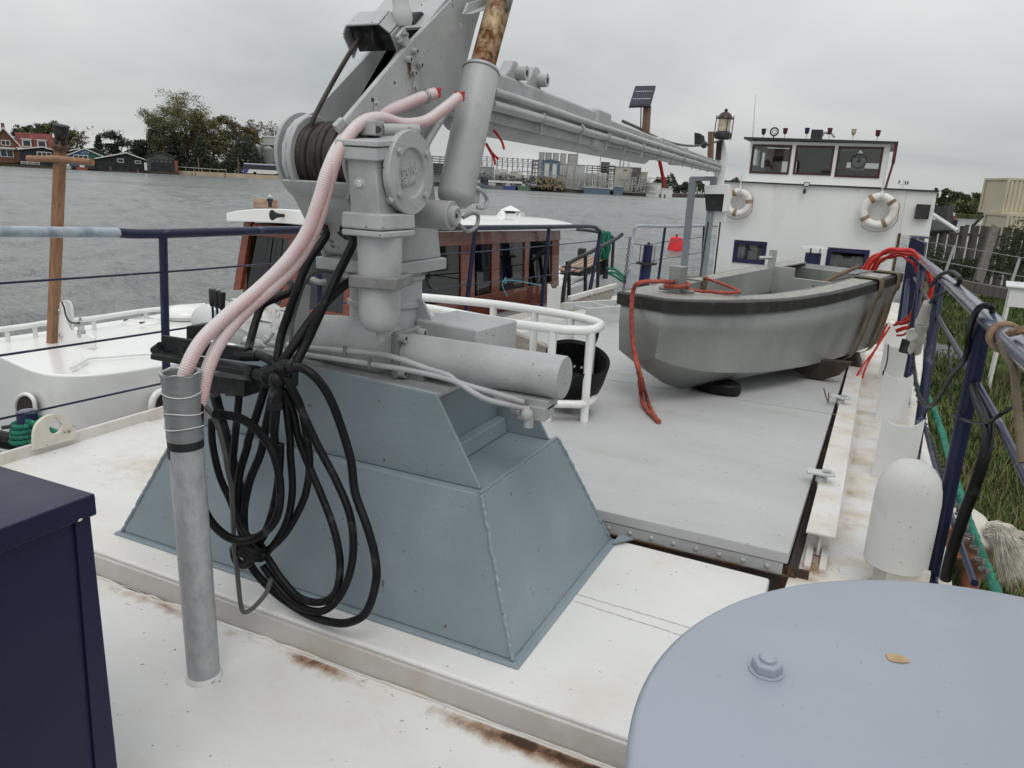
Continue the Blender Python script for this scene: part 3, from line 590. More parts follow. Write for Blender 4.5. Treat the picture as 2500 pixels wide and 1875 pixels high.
# ================================================================== deck crane
CR = thing('deck_crane', (-1.8,2.6,0), 'grey hydraulic deck crane on a blue-grey tapered pedestal', 'crane')
g = MB(); g.hexa([(-2.86,2.06,.002),(-.86,2.055,.002),(-.855,3.16,.002),(-2.86,3.17,.002),(-2.85,2.07,.012),(-.873,2.065,.012),(-.868,3.15,.012),(-2.85,3.16,.012)]); g.build('base_flange', 'ped_blue', CR, bevel=.003)
BB = [V(p) for p in ((-2.83,2.085,.012),(-.893,2.08,.012),(-.887,3.14,.012),(-2.83,3.15,.012))]; BT = [V(p) for p in ((-2.58,2.235,.525),(-1.112,2.225,.525),(-1.105,2.945,.525),(-2.58,2.95,.525))]
PED = MB().hexa(BB+BT).build('pedestal', 'ped_blue', CR, bevel=.006)
for a, b in zip(BB, BT):
    P = [a.lerp(b, i/40)+V((random.uniform(-1,1)*.0025, random.uniform(-1,1)*.0025, 0)) for i in range(41)]
    MB().tube(P, .0085, 7, 2, rf=lambda t: .75+.35*abs(math.sin(t*75+2*math.sin(t*19)))).build('weld', 'ped_blue', PED)
g = MB(); P = [BT[1]+V((-.01,.0,.004)), BT[2]+V((-.01,0,.004))]; g.tube([P[0].lerp(P[1], i/24)+V((random.uniform(-1,1)*.003,0,0)) for i in range(25)], .008, 6, 2); g.build('weld', 'ped_blue', PED)
# foot gusset, wire tuft on deck
g = MB(); g.prism([(-.86,3.1,.013),(-.79,3.19,.013),(-.86,3.2,.013)], (0,0,.01)); g.build('foot_plate', 'ped_blue', PED)
UP = [(-2.37,2.262,.885),(-1.327,2.262,.85),(-1.135,2.262,.527),(-2.555,2.262,.527)]
MB().prism(UP, (0,.014,0)).build('side_plate', 'ped_blue', CR, bevel=.003)
MB().prism([(x,2.905,z) for x,_,z in UP], (0,.014,0)).build('side_plate', 'ped_blue', CR, bevel=.003)
g = MB(); g.span(-2.32,-1.385,2.28,2.90,.527,.842); g.build('housing', 'ped_blue', CR, bevel=.004)
g = MB(); g.hexa([(-1.384,2.279,.527),(-1.33,2.279,.527),(-1.33,2.90,.527),(-1.384,2.90,.527),(-1.384,2.279,.60),(-1.345,2.279,.59),(-1.345,2.90,.59),(-1.384,2.90,.60)]); g.build('ledge', 'ped_blue', CR, bevel=.006)
g = MB(); g.hexa([(-2.36,2.277,.868),(-1.33,2.277,.834),(-1.33,2.66,.834),(-2.36,2.66,.868),(-2.36,2.277,.886),(-1.33,2.277,.851),(-1.33,2.66,.851),(-2.36,2.66,.886)]); g.build('top_plate', 'crane_grey', CR, bevel=.003)
g = MB(); g.span(-2.28,-1.45,2.37,2.62,.845,.90); g.build('slew_base', 'crane_dark', CR, bevel=.01)
# slewing rack: centre casting with a cylinder to each side
AY, AZ = 2.42, .95
g = MB(); g.lathe((0,AY,AZ), (1,0,0), [(.07,-2.0),(.098,-1.97),(.105,-1.88),(.108,-1.76),(.102,-1.64),(.085,-1.6),(.08,-1.575)], 28); SL = g.build('slew_casting', 'crane_grey', CR, smooth=60)
for x in (-1.86,-1.79): MB().cyl((x,AY-.115,.90),(x,AY-.09,.905), .014, n=10).build('plug', 'crane_dark', SL)
g = MB(); g.box((-1.556,AY,AZ), (.03,.185,.185)); g.build('cylinder_flange', 'crane_dark', CR, bevel=.012)
for y, z in ((-.068,.068),(.068,.068),(-.068,-.068),(.068,-.068)):
    g = MB(); g.cyl((-1.57,AY+y,AZ+z),(-1.515,AY+y,AZ+z), .0165, n=14); g.build('bolt', 'crane_grey', CR); g = MB(); g.cyl((-1.5155,AY+y,AZ+z),(-1.5145,AY+y,AZ+z), .009, n=8); g.build('bolt_socket', 'recess_dark', CR)
g = MB(); g.lathe((0,AY,AZ-.004), (1,0,0), [(.078,-1.54),(.078,-.905),(.0745,-.899),(.001,-.897)], 40); g.build('slew_cylinder', 'crane_grey', CR, smooth=45)
g = MB(); g.lathe((0,AY,AZ), (-1,0,0), [(.082,2.0),(.082,2.52),(.08,2.56),(.072,2.6),(.056,2.635),(.03,2.655),(.001,2.662)], 36); g.build('slew_cylinder', 'bright_grey', CR, smooth=45)
g = MB(); g.bar((-2.005,AY-.11,.88),(-2.02,AY-.05,1.17), .012, .10, (0,1,0)); g.build('stay_plate', 'crane_grey', CR, bevel=.003)
g = MB()
for k in range(40):
    a = random.uniform(.3,2.6); x = random.uniform(-2.45,-2.12); r = .086+random.uniform(0,.012); s = random.uniform(.02,.05)
    p = V((x,AY-math.cos(a)*r,AZ+math.sin(a)*r)); u = V((1,0,random.uniform(-.5,.5)))*s; v = V((0,math.sin(a),math.cos(a)))*s*.7+V((0,-.01,.01))*random.random(); g.add([p-u-v,p+u-v*.6,p+u*.7+v,p-u*.8+v*.7], [(0,1,2,3)])
g.build('torn_foil', 'foil', CR, kind='stuff')
g = MB(); g.span(-1.14,-.93,2.35,2.45,.835,.872); g.span(-1.0,-.93,2.33,2.42,.80,.85); g.build('port_block', 'crane_grey', CR, bevel=.004)
g = MB(); hex_nut(g, (-1.055,2.34,.835), (1,-.35,-.15), .02, .045); g.ball((-.99,2.315,.822), .024, 12, 8); g.cyl((-.985,2.32,.82),(-.985,2.32,.775), .018, n=8); hex_nut(g, (-1.02,2.345,.795), (0,0,1), .022, .02); g.build('elbow_fitting', 'crane_rusty', CR, bevel=.002)
for L_ in (((-2.1901,2.28,0.9331),(-2.0071,2.27,0.9415),(-1.8088,2.26,0.9535),(-1.5897,2.27,0.9642),(-1.4984,2.27,0.9608),(-1.3823,2.28,0.9382),(-1.2902,2.28,0.9255),(-1.2474,2.29,0.9021),(-1.1217,2.31,0.8807),(-1.0043,2.32,0.863)), ((-2.1916,2.28,0.9033),(-1.9993,2.26,0.9161),(-1.8054,2.255,0.9234),(-1.6117,2.26,0.9249),(-1.442,2.27,0.9232),(-1.271,2.275,0.9113),(-1.194,2.28,0.8808),(-1.1412,2.3,0.856),(-1.059,2.31,0.8468),(-0.9832,2.32,0.8411))):
    MB().tube(L_, .0105, 10, 6).build('hydraulic_pipe', 'crane_grey', CR, smooth=60)
for f in ((-1.7229,2.255,0.961), (-1.611,2.255,0.9294)): MB().box(f, (.012,.012,.04)).build('pipe_clip', 'crane_dark', CR)
g = MB(); g.hexa([(-1.62,2.58,.86),(-1.32,2.55,.86),(-1.29,2.86,.86),(-1.6,2.88,.86),(-1.62,2.58,1.05),(-1.32,2.55,1.045),(-1.29,2.86,1.045),(-1.6,2.88,1.05)]); g.build('counter_box', 'crane_grey', CR, bevel=.01)
# hydraulic lumps below the head
for p_, r_ in (((-1.894,2.42,1.3523), .032), ((-1.9386,2.44,1.4022), .024), ((-1.8348,2.5,1.174), .03), ((-1.8241,2.5,1.1346), .034)): MB().lathe(p_, (.2,-1,.1), [(r_,-.03),(r_*1.05,.0),(r_*.8,.012),(r_*.45,.014),(r_*.4,.03),(.002,.032)], 14).build('valve_body', 'crane_dark', CR)
for a_, b_ in (((-1.9442,2.36,1.4041), (-1.8752,2.34,1.3927)), ((-1.8305,2.38,1.4027), (-1.7768,2.36,1.3822))): MB().bar(a_, b_, .045, .03, (0,1,0)).build('hose_bracket', 'matt_black', CR, bevel=.004)
for a_ in (((-1.8724,2.4,1.2259),(-1.8297,2.4,1.219),(-1.8078,2.42,1.1976)), ((-1.9604,2.36,1.1972),(-1.9224,2.36,1.19),(-1.9113,2.38,1.1914))): MB().tube(a_, .012, 8, 4).build('pipe_elbow', 'crane_rusty', CR)
# column
cx, cy = -1.775, 2.60
g = MB(); g.lathe((cx,cy,0), (0,0,1), [(.185,.86),(.18,.95),(.15,1.0),(.148,1.09),(.158,1.095),(.158,1.11),(.148,1.115),(.146,1.235)], 40); g.build('column', 'crane_grey', CR, smooth=40)
g = MB(); g.prism([(cx+.13,cy,1.13),(cx+.17,cy,1.13),(cx+.29,cy,.94),(cx+.13,cy,.94)], (0,.016,0)); g.build('gusset', 'crane_grey', CR, bevel=.003)
g = MB(); g.span(-1.975,-1.605,2.40,2.80,1.235,1.283); g.build('head_flange', 'crane_grey', CR, bevel=.006)
g = MB(); g.torus((cx,cy,1.21), (0,0,1), .147, .012, 40, 8); g.build('column_ring', 'crane_rusty', CR)
for k in range(3): MB().box((cx-.10+.07*k, cy-.15, 1.18), (.028,.02,.012)).build('flange_slot', 'recess_dark', CR)
# head: two cheek plates
ARC = [(2.345+.155*math.cos(a), 1.655+.155*math.sin(a)) for a in [math.radians(d) for d in (150,170,190,210,228,245)]]
NP = [(p[1], p[2]) for p in ((-1.63,3.2988,2.606),(-1.63,3.1376,2.4038),(-1.63,3.0375,2.2222),(-1.63,2.9558,2.0474),(-1.63,2.8769,1.9189),(-1.63,2.6717,1.7522),(-1.63,2.7246,1.5769),(-1.63,2.7565,1.4291))]
UL = [(p[1], p[2]) for p in ((-1.63,2.139,1.7708),(-1.63,2.5307,2.075),(-1.63,2.8301,2.2875),(-1.63,3.1452,2.5647))]
OUT = NP+[(2.79,1.284),(2.41,1.284)]+ARC[::-1]+UL
MB().prism([(-1.65,y,z) for y, z in OUT], (.02,0,0)).build('cheek_plate', 'crane_grey', CR, bevel=.003)
ARCF = [(2.36+.15*math.cos(a), 1.655+.15*math.sin(a)) for a in [math.radians(d) for d in (118,140,165,190,212,230,247)]]
ULF = [(p[1], p[2]) for p in ((-1.955,2.379,1.8245),(-1.955,2.6997,2.0636),(-1.955,3.0397,2.3183),(-1.955,3.3169,2.5158))]
MB().prism([(-1.965,y,z) for y, z in NP+[(2.79,1.284),(2.43,1.284)]+ARCF[::-1]+ULF], (.02,0,0)).build('cheek_plate', 'crane_grey', CR, bevel=.003)
# shell under the drum, and the disc outside the far cheek
g = MB(); sh = [(2.345+.158*math.cos(math.radians(d)), 1.655+.158*math.sin(math.radians(d))) for d in (213,222,232,243)]+[(2.43,1.30)]
for (y0,z0), (y1,z1) in zip(sh[:-1], sh[1:]): g.hexa([(-1.968,y0,z0),(-1.627,y0,z0),(-1.627,y1,z1),(-1.968,y1,z1),(-1.968,y0+.012,z0+.006),(-1.627,y0+.012,z0+.006),(-1.627,y1+.012,z1+.006),(-1.968,y1+.012,z1+.006)])
g.build('drum_shell', 'crane_grey', CR)
g = MB(); g.lathe((0,2.385,1.665), (1,0,0), [(.150,-2.02),(.154,-2.01),(.154,-2.0),(.12,-1.995),(.1,-1.967)], 48); g.build('brake_disc', 'crane_grey', CR)
g = MB(); g.lathe((0,2.345,1.655), (1,0,0), [(.148,-1.93),(.152,-1.925),(.152,-1.915),(.148,-1.91)], 48); DR = g.build('drum_flange', 'crane_grey', CR); g = MB(); g.lathe((0,2.345,1.655), (1,0,0), [(.142,-1.69),(.146,-1.685),(.146,-1.675),(.142,-1.67)], 48); DR = g.build('drum_flange', 'crane_grey', CR)
g = MB(); g.cyl((-1.92,2.345,1.655),(-1.68,2.345,1.655), .112, n=36); DR = g.build('winch_drum', 'winch_rope', CR)
g = MB()
for k in range(10): g.torus((-1.905+.0235*k,2.345,1.655+.002*math.sin(k*5)), (1,.03,0), .117+.004*math.sin(k*2.3), .0132, 40, 8)
g.build('rope_turns', 'winch_rope', DR, smooth=60)
MB().tube(((-1.88,2.2703,1.7462),(-1.875,2.287,1.7932),(-1.86,2.3518,1.8948),(-1.83,2.4183,2.0095),(-1.81,2.469,2.0852),(-1.8,2.4999,2.1149),(-1.79,2.5277,2.1178)), .0085, 8, 5).build('hoist_rope', 'winch_rope', CR)
g = MB(); g.bar((-1.655,2.1272,1.7439), (-1.64,2.1524,1.7725), .035, .02, (1,0,0)); g.build('rope_guide', 'crane_grey', CR, bevel=.004)
g = MB(); g.bar((-2.0,2.3233,1.761), (-2.0,2.3592,1.7893), .02, .014, (1,0,0)); g.build('tie_bar', 'crane_grey', CR, bevel=.003)
g = MB(); g.prism([(-1.66,y,z) for y, z in ((2.30,1.80),(2.34,1.79),(2.42,1.52),(2.22,1.5),(2.2,1.52))], (-.012,0,0)); g.build('drum_cheek', 'crane_dark', CR)
# sheave hood between the cheeks
HF = [V(p) for p in ((-1.67,2.4355,2.1207),(-1.67,2.5219,2.026),(-1.67,2.5688,2.106),(-1.67,2.5087,2.1789))]
ft, fb, bb_, bt = HF; wd = V((-.20,0,0)); ins = V((-.03,0,0)); dn = (fb-ft).normalized()*.035
g = MB(); th = .008
def sheet(a, b, c, d, nrm): g.hexa([a,b,c,d,a+nrm,b+nrm,c+nrm,d+nrm])
upn = -(fb-ft).normalized()
sheet(ft+ins, ft+wd-ins, bt+wd-ins, bt+ins, upn*th)
for (p_, q_) in ((V((0,0,0)), ins), (wd, wd-ins)):
    sg = V((.008,0,0)) if q_ is ins else V((-.008,0,0))
    sheet(ft+dn+p_, fb+p_, bb_+p_, bt+dn+p_, sg); sheet(ft+q_, ft+dn+p_, bt+dn+p_, bt+q_, sg*.7+upn*.005)
g.build('sheave_hood', 'crane_grey', CR, bevel=.006, seg=3)
sc_ = (fb+bt)/2
g = MB(); g.lathe((0,sc_.y,sc_.z), (1,0,0), [(.05,-1.83),(.05,-1.82),(.035,-1.80),(.035,-1.775),(.05,-1.755),(.05,-1.745)], 32); g.cyl((-1.86,sc_.y,sc_.z),(-1.67,sc_.y,sc_.z), .02, n=12); g.build('sheave', 'matt_black', CR)
cv = [ft.lerp(bt,.35)+dn*.5, fb.lerp(bb_,.35), bb_, bt+dn*.5]; MB().prism([p+V((-.012,0,0)) for p in cv], (-.176,0,0)).build('hood_dark_fill', 'matt_black', CR)  # solid black fill paints the shade inside the hood opening
g = MB(); g.prism(((-1.645,2.4546,2.0851),(-1.645,2.5041,2.1272),(-1.645,2.5457,2.0766),(-1.645,2.5163,2.0585),(-1.645,2.4871,2.0649)), (.012,0,0)); g.build('hood_bracket', 'crane_grey', CR, bevel=.003)
for p in ((-1.63,2.4868,2.0977),(-1.63,2.4571,2.0667)): MB().cyl(p, V(p)+V((.02,0,0)), .007, n=8).build('bolt', 'crane_dark', CR)
g = MB(); c2 = V((-1.72,2.7077,2.164)); g.lathe(c2+V((.0,0,0)), (1,0,0), [(.05,-.11),(.055,-.105),(.055,.03),(.05,.035)], 32); g.build('upper_sheave', 'matt_black', CR)  # second sheave, a black disc in the dark slot between the cheeks
# cheek to cheek cover plate higher up and lamp
g = MB(); q0, q1 = V((-1.63,2.5929,2.1157)), V((-1.63,3.1249,2.5506)); dd = (q1-q0).normalized(); nn = V((0,-dd.z,dd.y))
g.box((q0+q1)/2+V((-.16,0,0))-nn*.008+dd*.06, (.30,(q1-q0).length,.012), ((1,0,0),dd,nn)); g.build('boom_cover', 'crane_grey', CR, bevel=.003)
LP = V((-1.66,2.5224,2.1849)); g = MB(); g.lathe(LP, V((-.05,-.2,1)), [(.028,-.05),(.036,-.03),(.036,.0),(.031,.01),(.031,.05),(.026,.055),(.026,.12)], 20); g.build('work_lamp', 'bright_grey', CR)
# plate bolts, holes
for p in ((-1.63,2.5514,2.0518),(-1.63,2.5103,2.0177),(-1.63,2.5863,2.01),(-1.63,2.5434,1.9757)):
    g = MB(); g.cyl(p, V(p)+V((.022,0,0)), .0115, n=16); g.build('bolt', 'crane_grey', CR); g = MB(); g.cyl(V(p)+V((.0222,0,0)), V(p)+V((.0228,0,0)), .006, n=8); g.build('bolt_socket', 'recess_dark', CR)
for p, r in zip(((-1.6298,2.4339,1.928),(-1.6298,2.2981,1.8554),(-1.6298,2.6054,2.2192),(-1.6298,2.9066,2.204)), (.005,.007,.003,.013)): MB().cyl(p, V(p)+V((.001,0,0)), r, n=14).build('drilled_hole', 'recess_dark' if r < .01 else 'bright_grey', CR)
rq = ((-1.6285,2.4992,2.0141),(-1.6285,2.5587,2.0308),(-1.6285,2.5541,1.9105),(-1.6285,2.5162,1.906))
stain('rust_streak', rq, 10, 20, lambda u, v: .95*bell(u,.5,.28)*bell(v,.15,.35)+.2*bell(u,.5,.15)-max(0,.1-min(u,1-u,v,1-v))*9, par=CR)
# gearbox on the near cheek
g = MB(); g.hexa([(-1.635,2.095,1.694),(-1.468,2.095,1.69),(-1.455,2.30,1.712),(-1.635,2.30,1.715),(-1.635,2.095,1.712),(-1.468,2.095,1.708),(-1.455,2.30,1.732),(-1.635,2.30,1.735)]); g.build('gearbox_lid', 'crane_grey', CR, bevel=.004)
g = MB(); g.hexa([(-1.633,2.099,1.650),(-1.473,2.099,1.646),(-1.46,2.29,1.670),(-1.633,2.29,1.67),(-1.633,2.099,1.692),(-1.473,2.099,1.688),(-1.46,2.29,1.71),(-1.633,2.29,1.71)]); g.build('gearbox_rim', 'crane_grey', CR, bevel=.006)
g = MB(); g.hexa([(-1.60,2.13,1.47),(-1.482,2.13,1.47),(-1.482,2.30,1.47),(-1.60,2.30,1.47),(-1.605,2.115,1.66),(-1.49,2.115,1.66),(-1.482,2.30,1.66),(-1.605,2.30,1.66)]); g.cyl((-1.628,2.282,1.62),(-1.48,2.282,1.62), .118, n=40); g.build('gearbox_body', 'crane_grey', CR, bevel=.008)
g = MB(); g.cyl((-1.56,2.2609,1.7534), (-1.48,2.36,1.7613), .022, n=16); g.build('cross_tube', 'crane_grey', CR)
g = MB(); g.box((-1.585,2.2349,1.7571), (.06,.06,.05)); GE = g.build('end_lug', 'crane_grey', CR, bevel=.005)
MB().cyl((-1.553,2.2203,1.7518), V((-1.553,2.2203,1.7518))+V((.003,-.003,0)), .012, n=12).build('lug_hole', 'recess_dark', GE)
GC = V((-1.45,2.278,1.617))
g = MB(); g.lathe(GC, (1,0,0), [(.139,-.026),(.141,-.022),(.141,-.004),(.138,0),(.085,0),(.082,-.011),(.07,-.013),(.001,-.012)], 64); COV = g.build('gear_cover', 'crane_grey', CR, smooth=30)
for a in (38,142,222,318):
    p = GC+V((.0,.108*math.cos(math.radians(a)),.108*math.sin(math.radians(a)))); g = MB(); hex_nut(g, p, (1,0,0), .0125, .012); g.build('cover_bolt', 'crane_grey', COV, bevel=.002)
def letters(txt, size, c, ex, ez, m, par, depth=.002, name='lettering'):
    cu = bpy.data.curves.new(name, 'FONT'); cu.body = txt; cu.size = size; cu.extrude = depth; cu.align_x = 'CENTER'; cu.align_y = 'CENTER'
    to = bpy.data.objects.new('tmp', cu); col.objects.link(to); dg = bpy.context.evaluated_depsgraph_get(); me = bpy.data.meshes.new_from_object(to.evaluated_get(dg)); bpy.data.objects.remove(to)
    ex, ez = V(ex).normalized(), V(ez).normalized(); M_ = Matrix((ex, ez, ex.cross(ez))).transposed().to_4x4(); M_.translation = V(c)-ORG[par.name]; me.transform(M_)
    me.materials.clear(); me.materials.append(MATS[m]); ob = bpy.data.objects.new(name, me); col.objects.link(ob); ob.parent = par; ORG[ob.name] = ORG[par.name]; return ob
letters('gelu', .062, GC+V((-.0105,-.005,.012)), (0,1,.22), (0,-.22,1), 'crane_grey', COV); letters('Sneker', .034, GC+V((-.0105,-.003,-.034)), (0,1,.22), (0,-.22,1), 'crane_grey', COV)
g = MB(); g.hexa([(-1.612,2.09,1.428),(-1.445,2.09,1.428),(-1.445,2.30,1.428),(-1.612,2.30,1.428),(-1.612,2.095,1.482),(-1.45,2.095,1.482),(-1.45,2.30,1.482),(-1.612,2.30,1.482)]); g.build('gearbox_foot', 'crane_grey', CR, bevel=.009, seg=3)
g = MB(); g.span(-1.61,-1.44,2.092,2.29,1.405,1.426); g.build('motor_flange', 'crane_grey', CR, bevel=.006)
mx_, my_ = -1.522, 2.19
g = MB(); g.lathe((mx_,my_,0), (0,0,1), [(.073,1.255),(.075,1.29),(.077,1.404)], 36); g.build('hoist_motor', 'crane_grey', CR)
g = MB(); g.box((mx_+.005,my_+.005,1.252), (.172,.185,.042), ((.97,.24,0),(-.24,.97,0),(0,0,1))); g.build('motor_flange', 'crane_dark', CR, bevel=.006)
g = MB(); g.lathe((mx_,my_,0), (0,0,1), [(.012,1.068),(.045,1.075),(.062,1.09),(.070,1.115),(.072,1.15),(.073,1.232)], 36); g.build('motor_cap', 'crane_grey', CR, smooth=50)
g = MB(); hex_nut(g, (mx_+.01,my_-.01,1.04), (0,0,1), .018, .035); g.build('drain_plug', 'crane_rusty', CR)
for p in ((-1.5,2.0464,1.5747), (-1.47,2.1843,1.5311)):
    p = V(p); g = MB(); g.cyl(p+V((-.02,.03,0)), p+V((.004,-.006,0)), .0185, n=16); g.build('filler_plug', 'crane_grey', CR); g = MB(); hex_nut(g, p+V((.004,-.006,0)), (.5,-.8,0), .012, .016); g.build('plug_nut', 'silver', CR, bevel=.002)
g = MB(); hex_nut(g, (-1.4472,2.1,1.4407), (0,0,1), .009, .015); g.build('plug_nut', 'crane_grey', CR)
# luffing cylinder
PB_ = V((-1.405,2.521,1.4716))
g = MB(); g.cyl((-1.63,PB_.y,PB_.z),(-1.425,PB_.y,PB_.z), .054, n=32); g.build('pin_boss', 'crane_rusty', CR, bevel=.004)
g = MB(); g.lathe((0,PB_.y,PB_.z), (1,0,0), [(.037,-1.425),(.037,-1.41),(.031,-1.404),(.024,-1.404),(.022,-1.409),(.001,-1.409)], 28); g.build('pin_cap', 'crane_grey', CR)
MB().cyl((-1.4088,PB_.y,PB_.z),(-1.4075,PB_.y,PB_.z), .010, n=6).build('pin_socket', 'recess_dark', CR)
c0, c1, c2 = V((-1.515,2.6885,1.5066)), V((-1.515,2.8851,2.0425)), V((-1.515,3.0849,2.4409))
ax = (c1-c0).normalized()
g = MB(); g.lathe(c0, ax, [(.02,-.012),(.05,.0),(.068,.018),(.0735,.04),(.0735,(c1-c0).length-.01),(.071,(c1-c0).length-.002),(.05,(c1-c0).length)], 44); g.build('luffing_cylinder', 'crane_grey', CR, smooth=40)
g = MB(); g.torus(c1-ax*.016, ax, .0735, .0035, 44, 8); g.build('gland_ring', 'crane_dark', CR)
g = MB(); g.cyl(c1-ax*.01, c2, .051, n=36); g.build('piston_rod', 'rod_rust', CR)
g = MB(); g.prism(((-1.6,2.8553,2.2359),(-1.6,2.8934,2.2861),(-1.6,3.0741,2.3434),(-1.6,3.086,2.3247),(-1.6,2.9415,2.2696)), (.012,0,0)); g.prism(((-1.6,2.8553,2.2359),(-1.6,2.9415,2.2704),(-1.6,3.0859,2.3255),(-1.6,3.0965,2.3226),(-1.6,2.942,2.2635)), (.05,0,0)); g.build('rod_bracket', 'crane_grey', CR, bevel=.003)
g = MB(); g.torus((-1.46,2.9887,2.3031), (.8,.5,0), .028, .011, 20, 8); g.build('rod_eye', 'crane_dark', CR)
g = MB(); g.tube(((-1.46,2.7405,1.5758),(-1.44,2.7749,1.5646),(-1.44,2.8267,1.5322),(-1.44,2.8047,1.4991),(-1.46,2.778,1.4982)), .009, 8, 5); g.build('shackle', 'crane_grey', CR)
g = MB(); g.tube(((-1.42,2.5909,1.4638),(-1.4,2.6348,1.4817),(-1.4,2.6782,1.4669),(-1.4,2.6617,1.4283),(-1.4,2.5945,1.4129),(-1.42,2.5633,1.4385)), .008, 8, 5); g.build('shackle', 'crane_dark', CR)
g = MB(); g.box((-1.47,2.7613,1.5486), (.04,.05,.07)); g.build('shackle_lug', 'crane_grey', CR, bevel=.008)
MB().tube(((-1.61,2.7983,1.8849),(-1.6,2.6972,1.8086),(-1.59,2.6082,1.7405),(-1.58,2.5765,1.7143)), .013, 10, 4).build('grease_tube', 'crane_grey', CR)
# boom lying aft to the gantry
b0, b1 = V((-1.7,3.0644,2.0266)), V((-2.4148,13.0,2.018))
T0, T1 = V((-1.7,3.4121,2.1036)), V((-2.3961,13.0,2.1128)); L0, L1 = V((-1.7,3.3506,1.8144)), V((-2.4054,13.0,1.8726))
bd = (T1-T0).normalized(); bs = bd.cross(V((0,0,1))).normalized()
def boomseg(t0, t1, gx, wid, name, over=0., m='crane_grey', back=0.):
    a, b = T0.lerp(T1, t0), T0.lerp(T1, t1); c, d = L0.lerp(L1, t0), L0.lerp(L1, t1)
    if back: a = a-bd*back; c = c-(L1-L0).normalized()*back
    c = c+V((0,0,.065)); d = d+V((0,0,.05)); up = V((0,0,over)); s = bs*over; k = -bs*wid
    return MB().hexa([c-up+s, c-up+k-s, d-up+k-s, d-up+s, a+up+s, a+up+k-s, b+up+k-s, b+up+s]).build(name, m, CR, bevel=.018, seg=3)
boomseg(0,.20,0,.21,'boom',.0,back=.42); boomseg(.185,.225,0,.21,'boom_sleeve',.018); boomseg(.226,1.0,0,.19,'boom_extension',-.012)
for t in (.45,.62): boomseg(t,t+.012,0,.20,'boom_band',.004)
g = MB(); a, b = L0.lerp(L1,.0), L0.lerp(L1,.42); a = a-bd*.2; g.cyl(a-bs*.10+V((0,0,.062)), b-bs*.1+V((0,0,.06)), .062, n=24); g.build('extension_cylinder', 'crane_grey', CR, smooth=50)
for f0_, f1_, rr_ in ((.36,.34,.021),(.56,.60,.024)):
    P = [T0.lerp(T1,t).lerp(L0.lerp(L1,t), f0_+(f1_-f0_)*t)+bs*(.035+.006*math.sin(t*30)) for t in [i/24 for i in range(25)]]; P = [P[0]-bd*.12]+P
    MB().tube(P, rr_, 12, 2).build('boom_pipe', 'crane_grey', CR, smooth=60)
for t in (.06,.14,.21,.27,.34,.42,.5,.58,.66,.74,.82,.90,.97):
    p = T0.lerp(T1,t).lerp(L0.lerp(L1,t), .56+.04*t)+bs*.035
    g = MB(); g.torus(p, bd, .028, .008, 16, 6); g.bar(p+V((0,0,-.03)), p+V((0,0,-.085)), .014, .014); g.build('pipe_clamp', 'crane_grey', CR)
# lugs on the boom
def lug(px, label=None):
    pass
LG = [(T0.lerp(T1,.028), .1, .16), (T0.lerp(T1,.062), .12, .2)]
for p, h, wl in LG:
    g = MB(); zc_ = V((0,0,1)); base = p-bs*.08-zc_*.01
    prof = [(-wl,0),(-wl*.45,h*.55),(-wl*.2,h*.95),(wl*.05,h),(wl*.25,h*.9),(wl*.35,h*.5),(wl*.4,0)]
    g.prism([base+bd*x+zc_*z for x, z in prof], bs*.06); LU = g.build('boom_lug', 'crane_grey', CR, bevel=.008)
    g = MB(); q = base+bs*.06+zc_*h*.45+bd*.03; g.cyl(q, q+bs*.05, .035, n=20); g.build('lug_pin', 'crane_grey', LU); MB().cyl(q+bs*.0502, q+bs*.051, .016, n=14).build('pin_hole', 'recess_dark', LU)
# boom head with pulley cheeks hanging at the end
g = MB(); g.prism(((-2.4826,12.96,2.4101),(-2.3766,12.96,2.4479),(-2.2814,12.96,2.2006),(-2.2914,12.96,1.9122),(-2.2973,12.96,1.5835),(-2.1913,12.96,1.4418),(-2.2008,12.96,1.1447),(-2.4691,12.96,1.1125),(-2.5381,12.96,1.3859),(-2.4879,12.96,1.6112),(-2.4574,12.96,1.8694)), (0,.05,0)); g.build('boom_head', 'house_white', CR, bevel=.012)
MB().prism(((-2.5727,12.8,1.7052),(-2.1962,12.8,1.7478),(-2.1537,12.8,1.6113),(-2.1722,12.8,1.3225),(-2.2415,12.8,1.3097),(-2.239,12.8,1.5898),(-2.549,12.8,1.5747)), (0,.22,0)).build('head_casing', 'house_white', CR, bevel=.01); MB().prism(((-2.5606,12.86,1.5711),(-2.2527,12.86,1.5861),(-2.2566,12.86,1.3169),(-2.5132,12.86,1.3109)), (0,.16,0)).build('head_dark_block', 'matt_black', CR, bevel=.01)  # black block stands for the dark interior of the white casing
g = MB(); g.prism(((-2.4711,12.9,2.4064),(-2.385,12.9,2.4223),(-2.3793,12.9,2.1231),(-2.4603,12.9,2.1207)), (0,.04,0)); g.build('head_slot', 'winch_rope', CR)
for x0, x1 in ((1530,1518),(1556,1545)): MB().cyl((-2.4594,12.9,1.1296) if x0 == 1530 else (-2.2648,12.9,1.142), (-2.4944,12.9,0.2099) if x0 == 1530 else (-2.2654,12.9,0.2315), .014, n=8).build('fall_rope', 'winch_rope', CR)
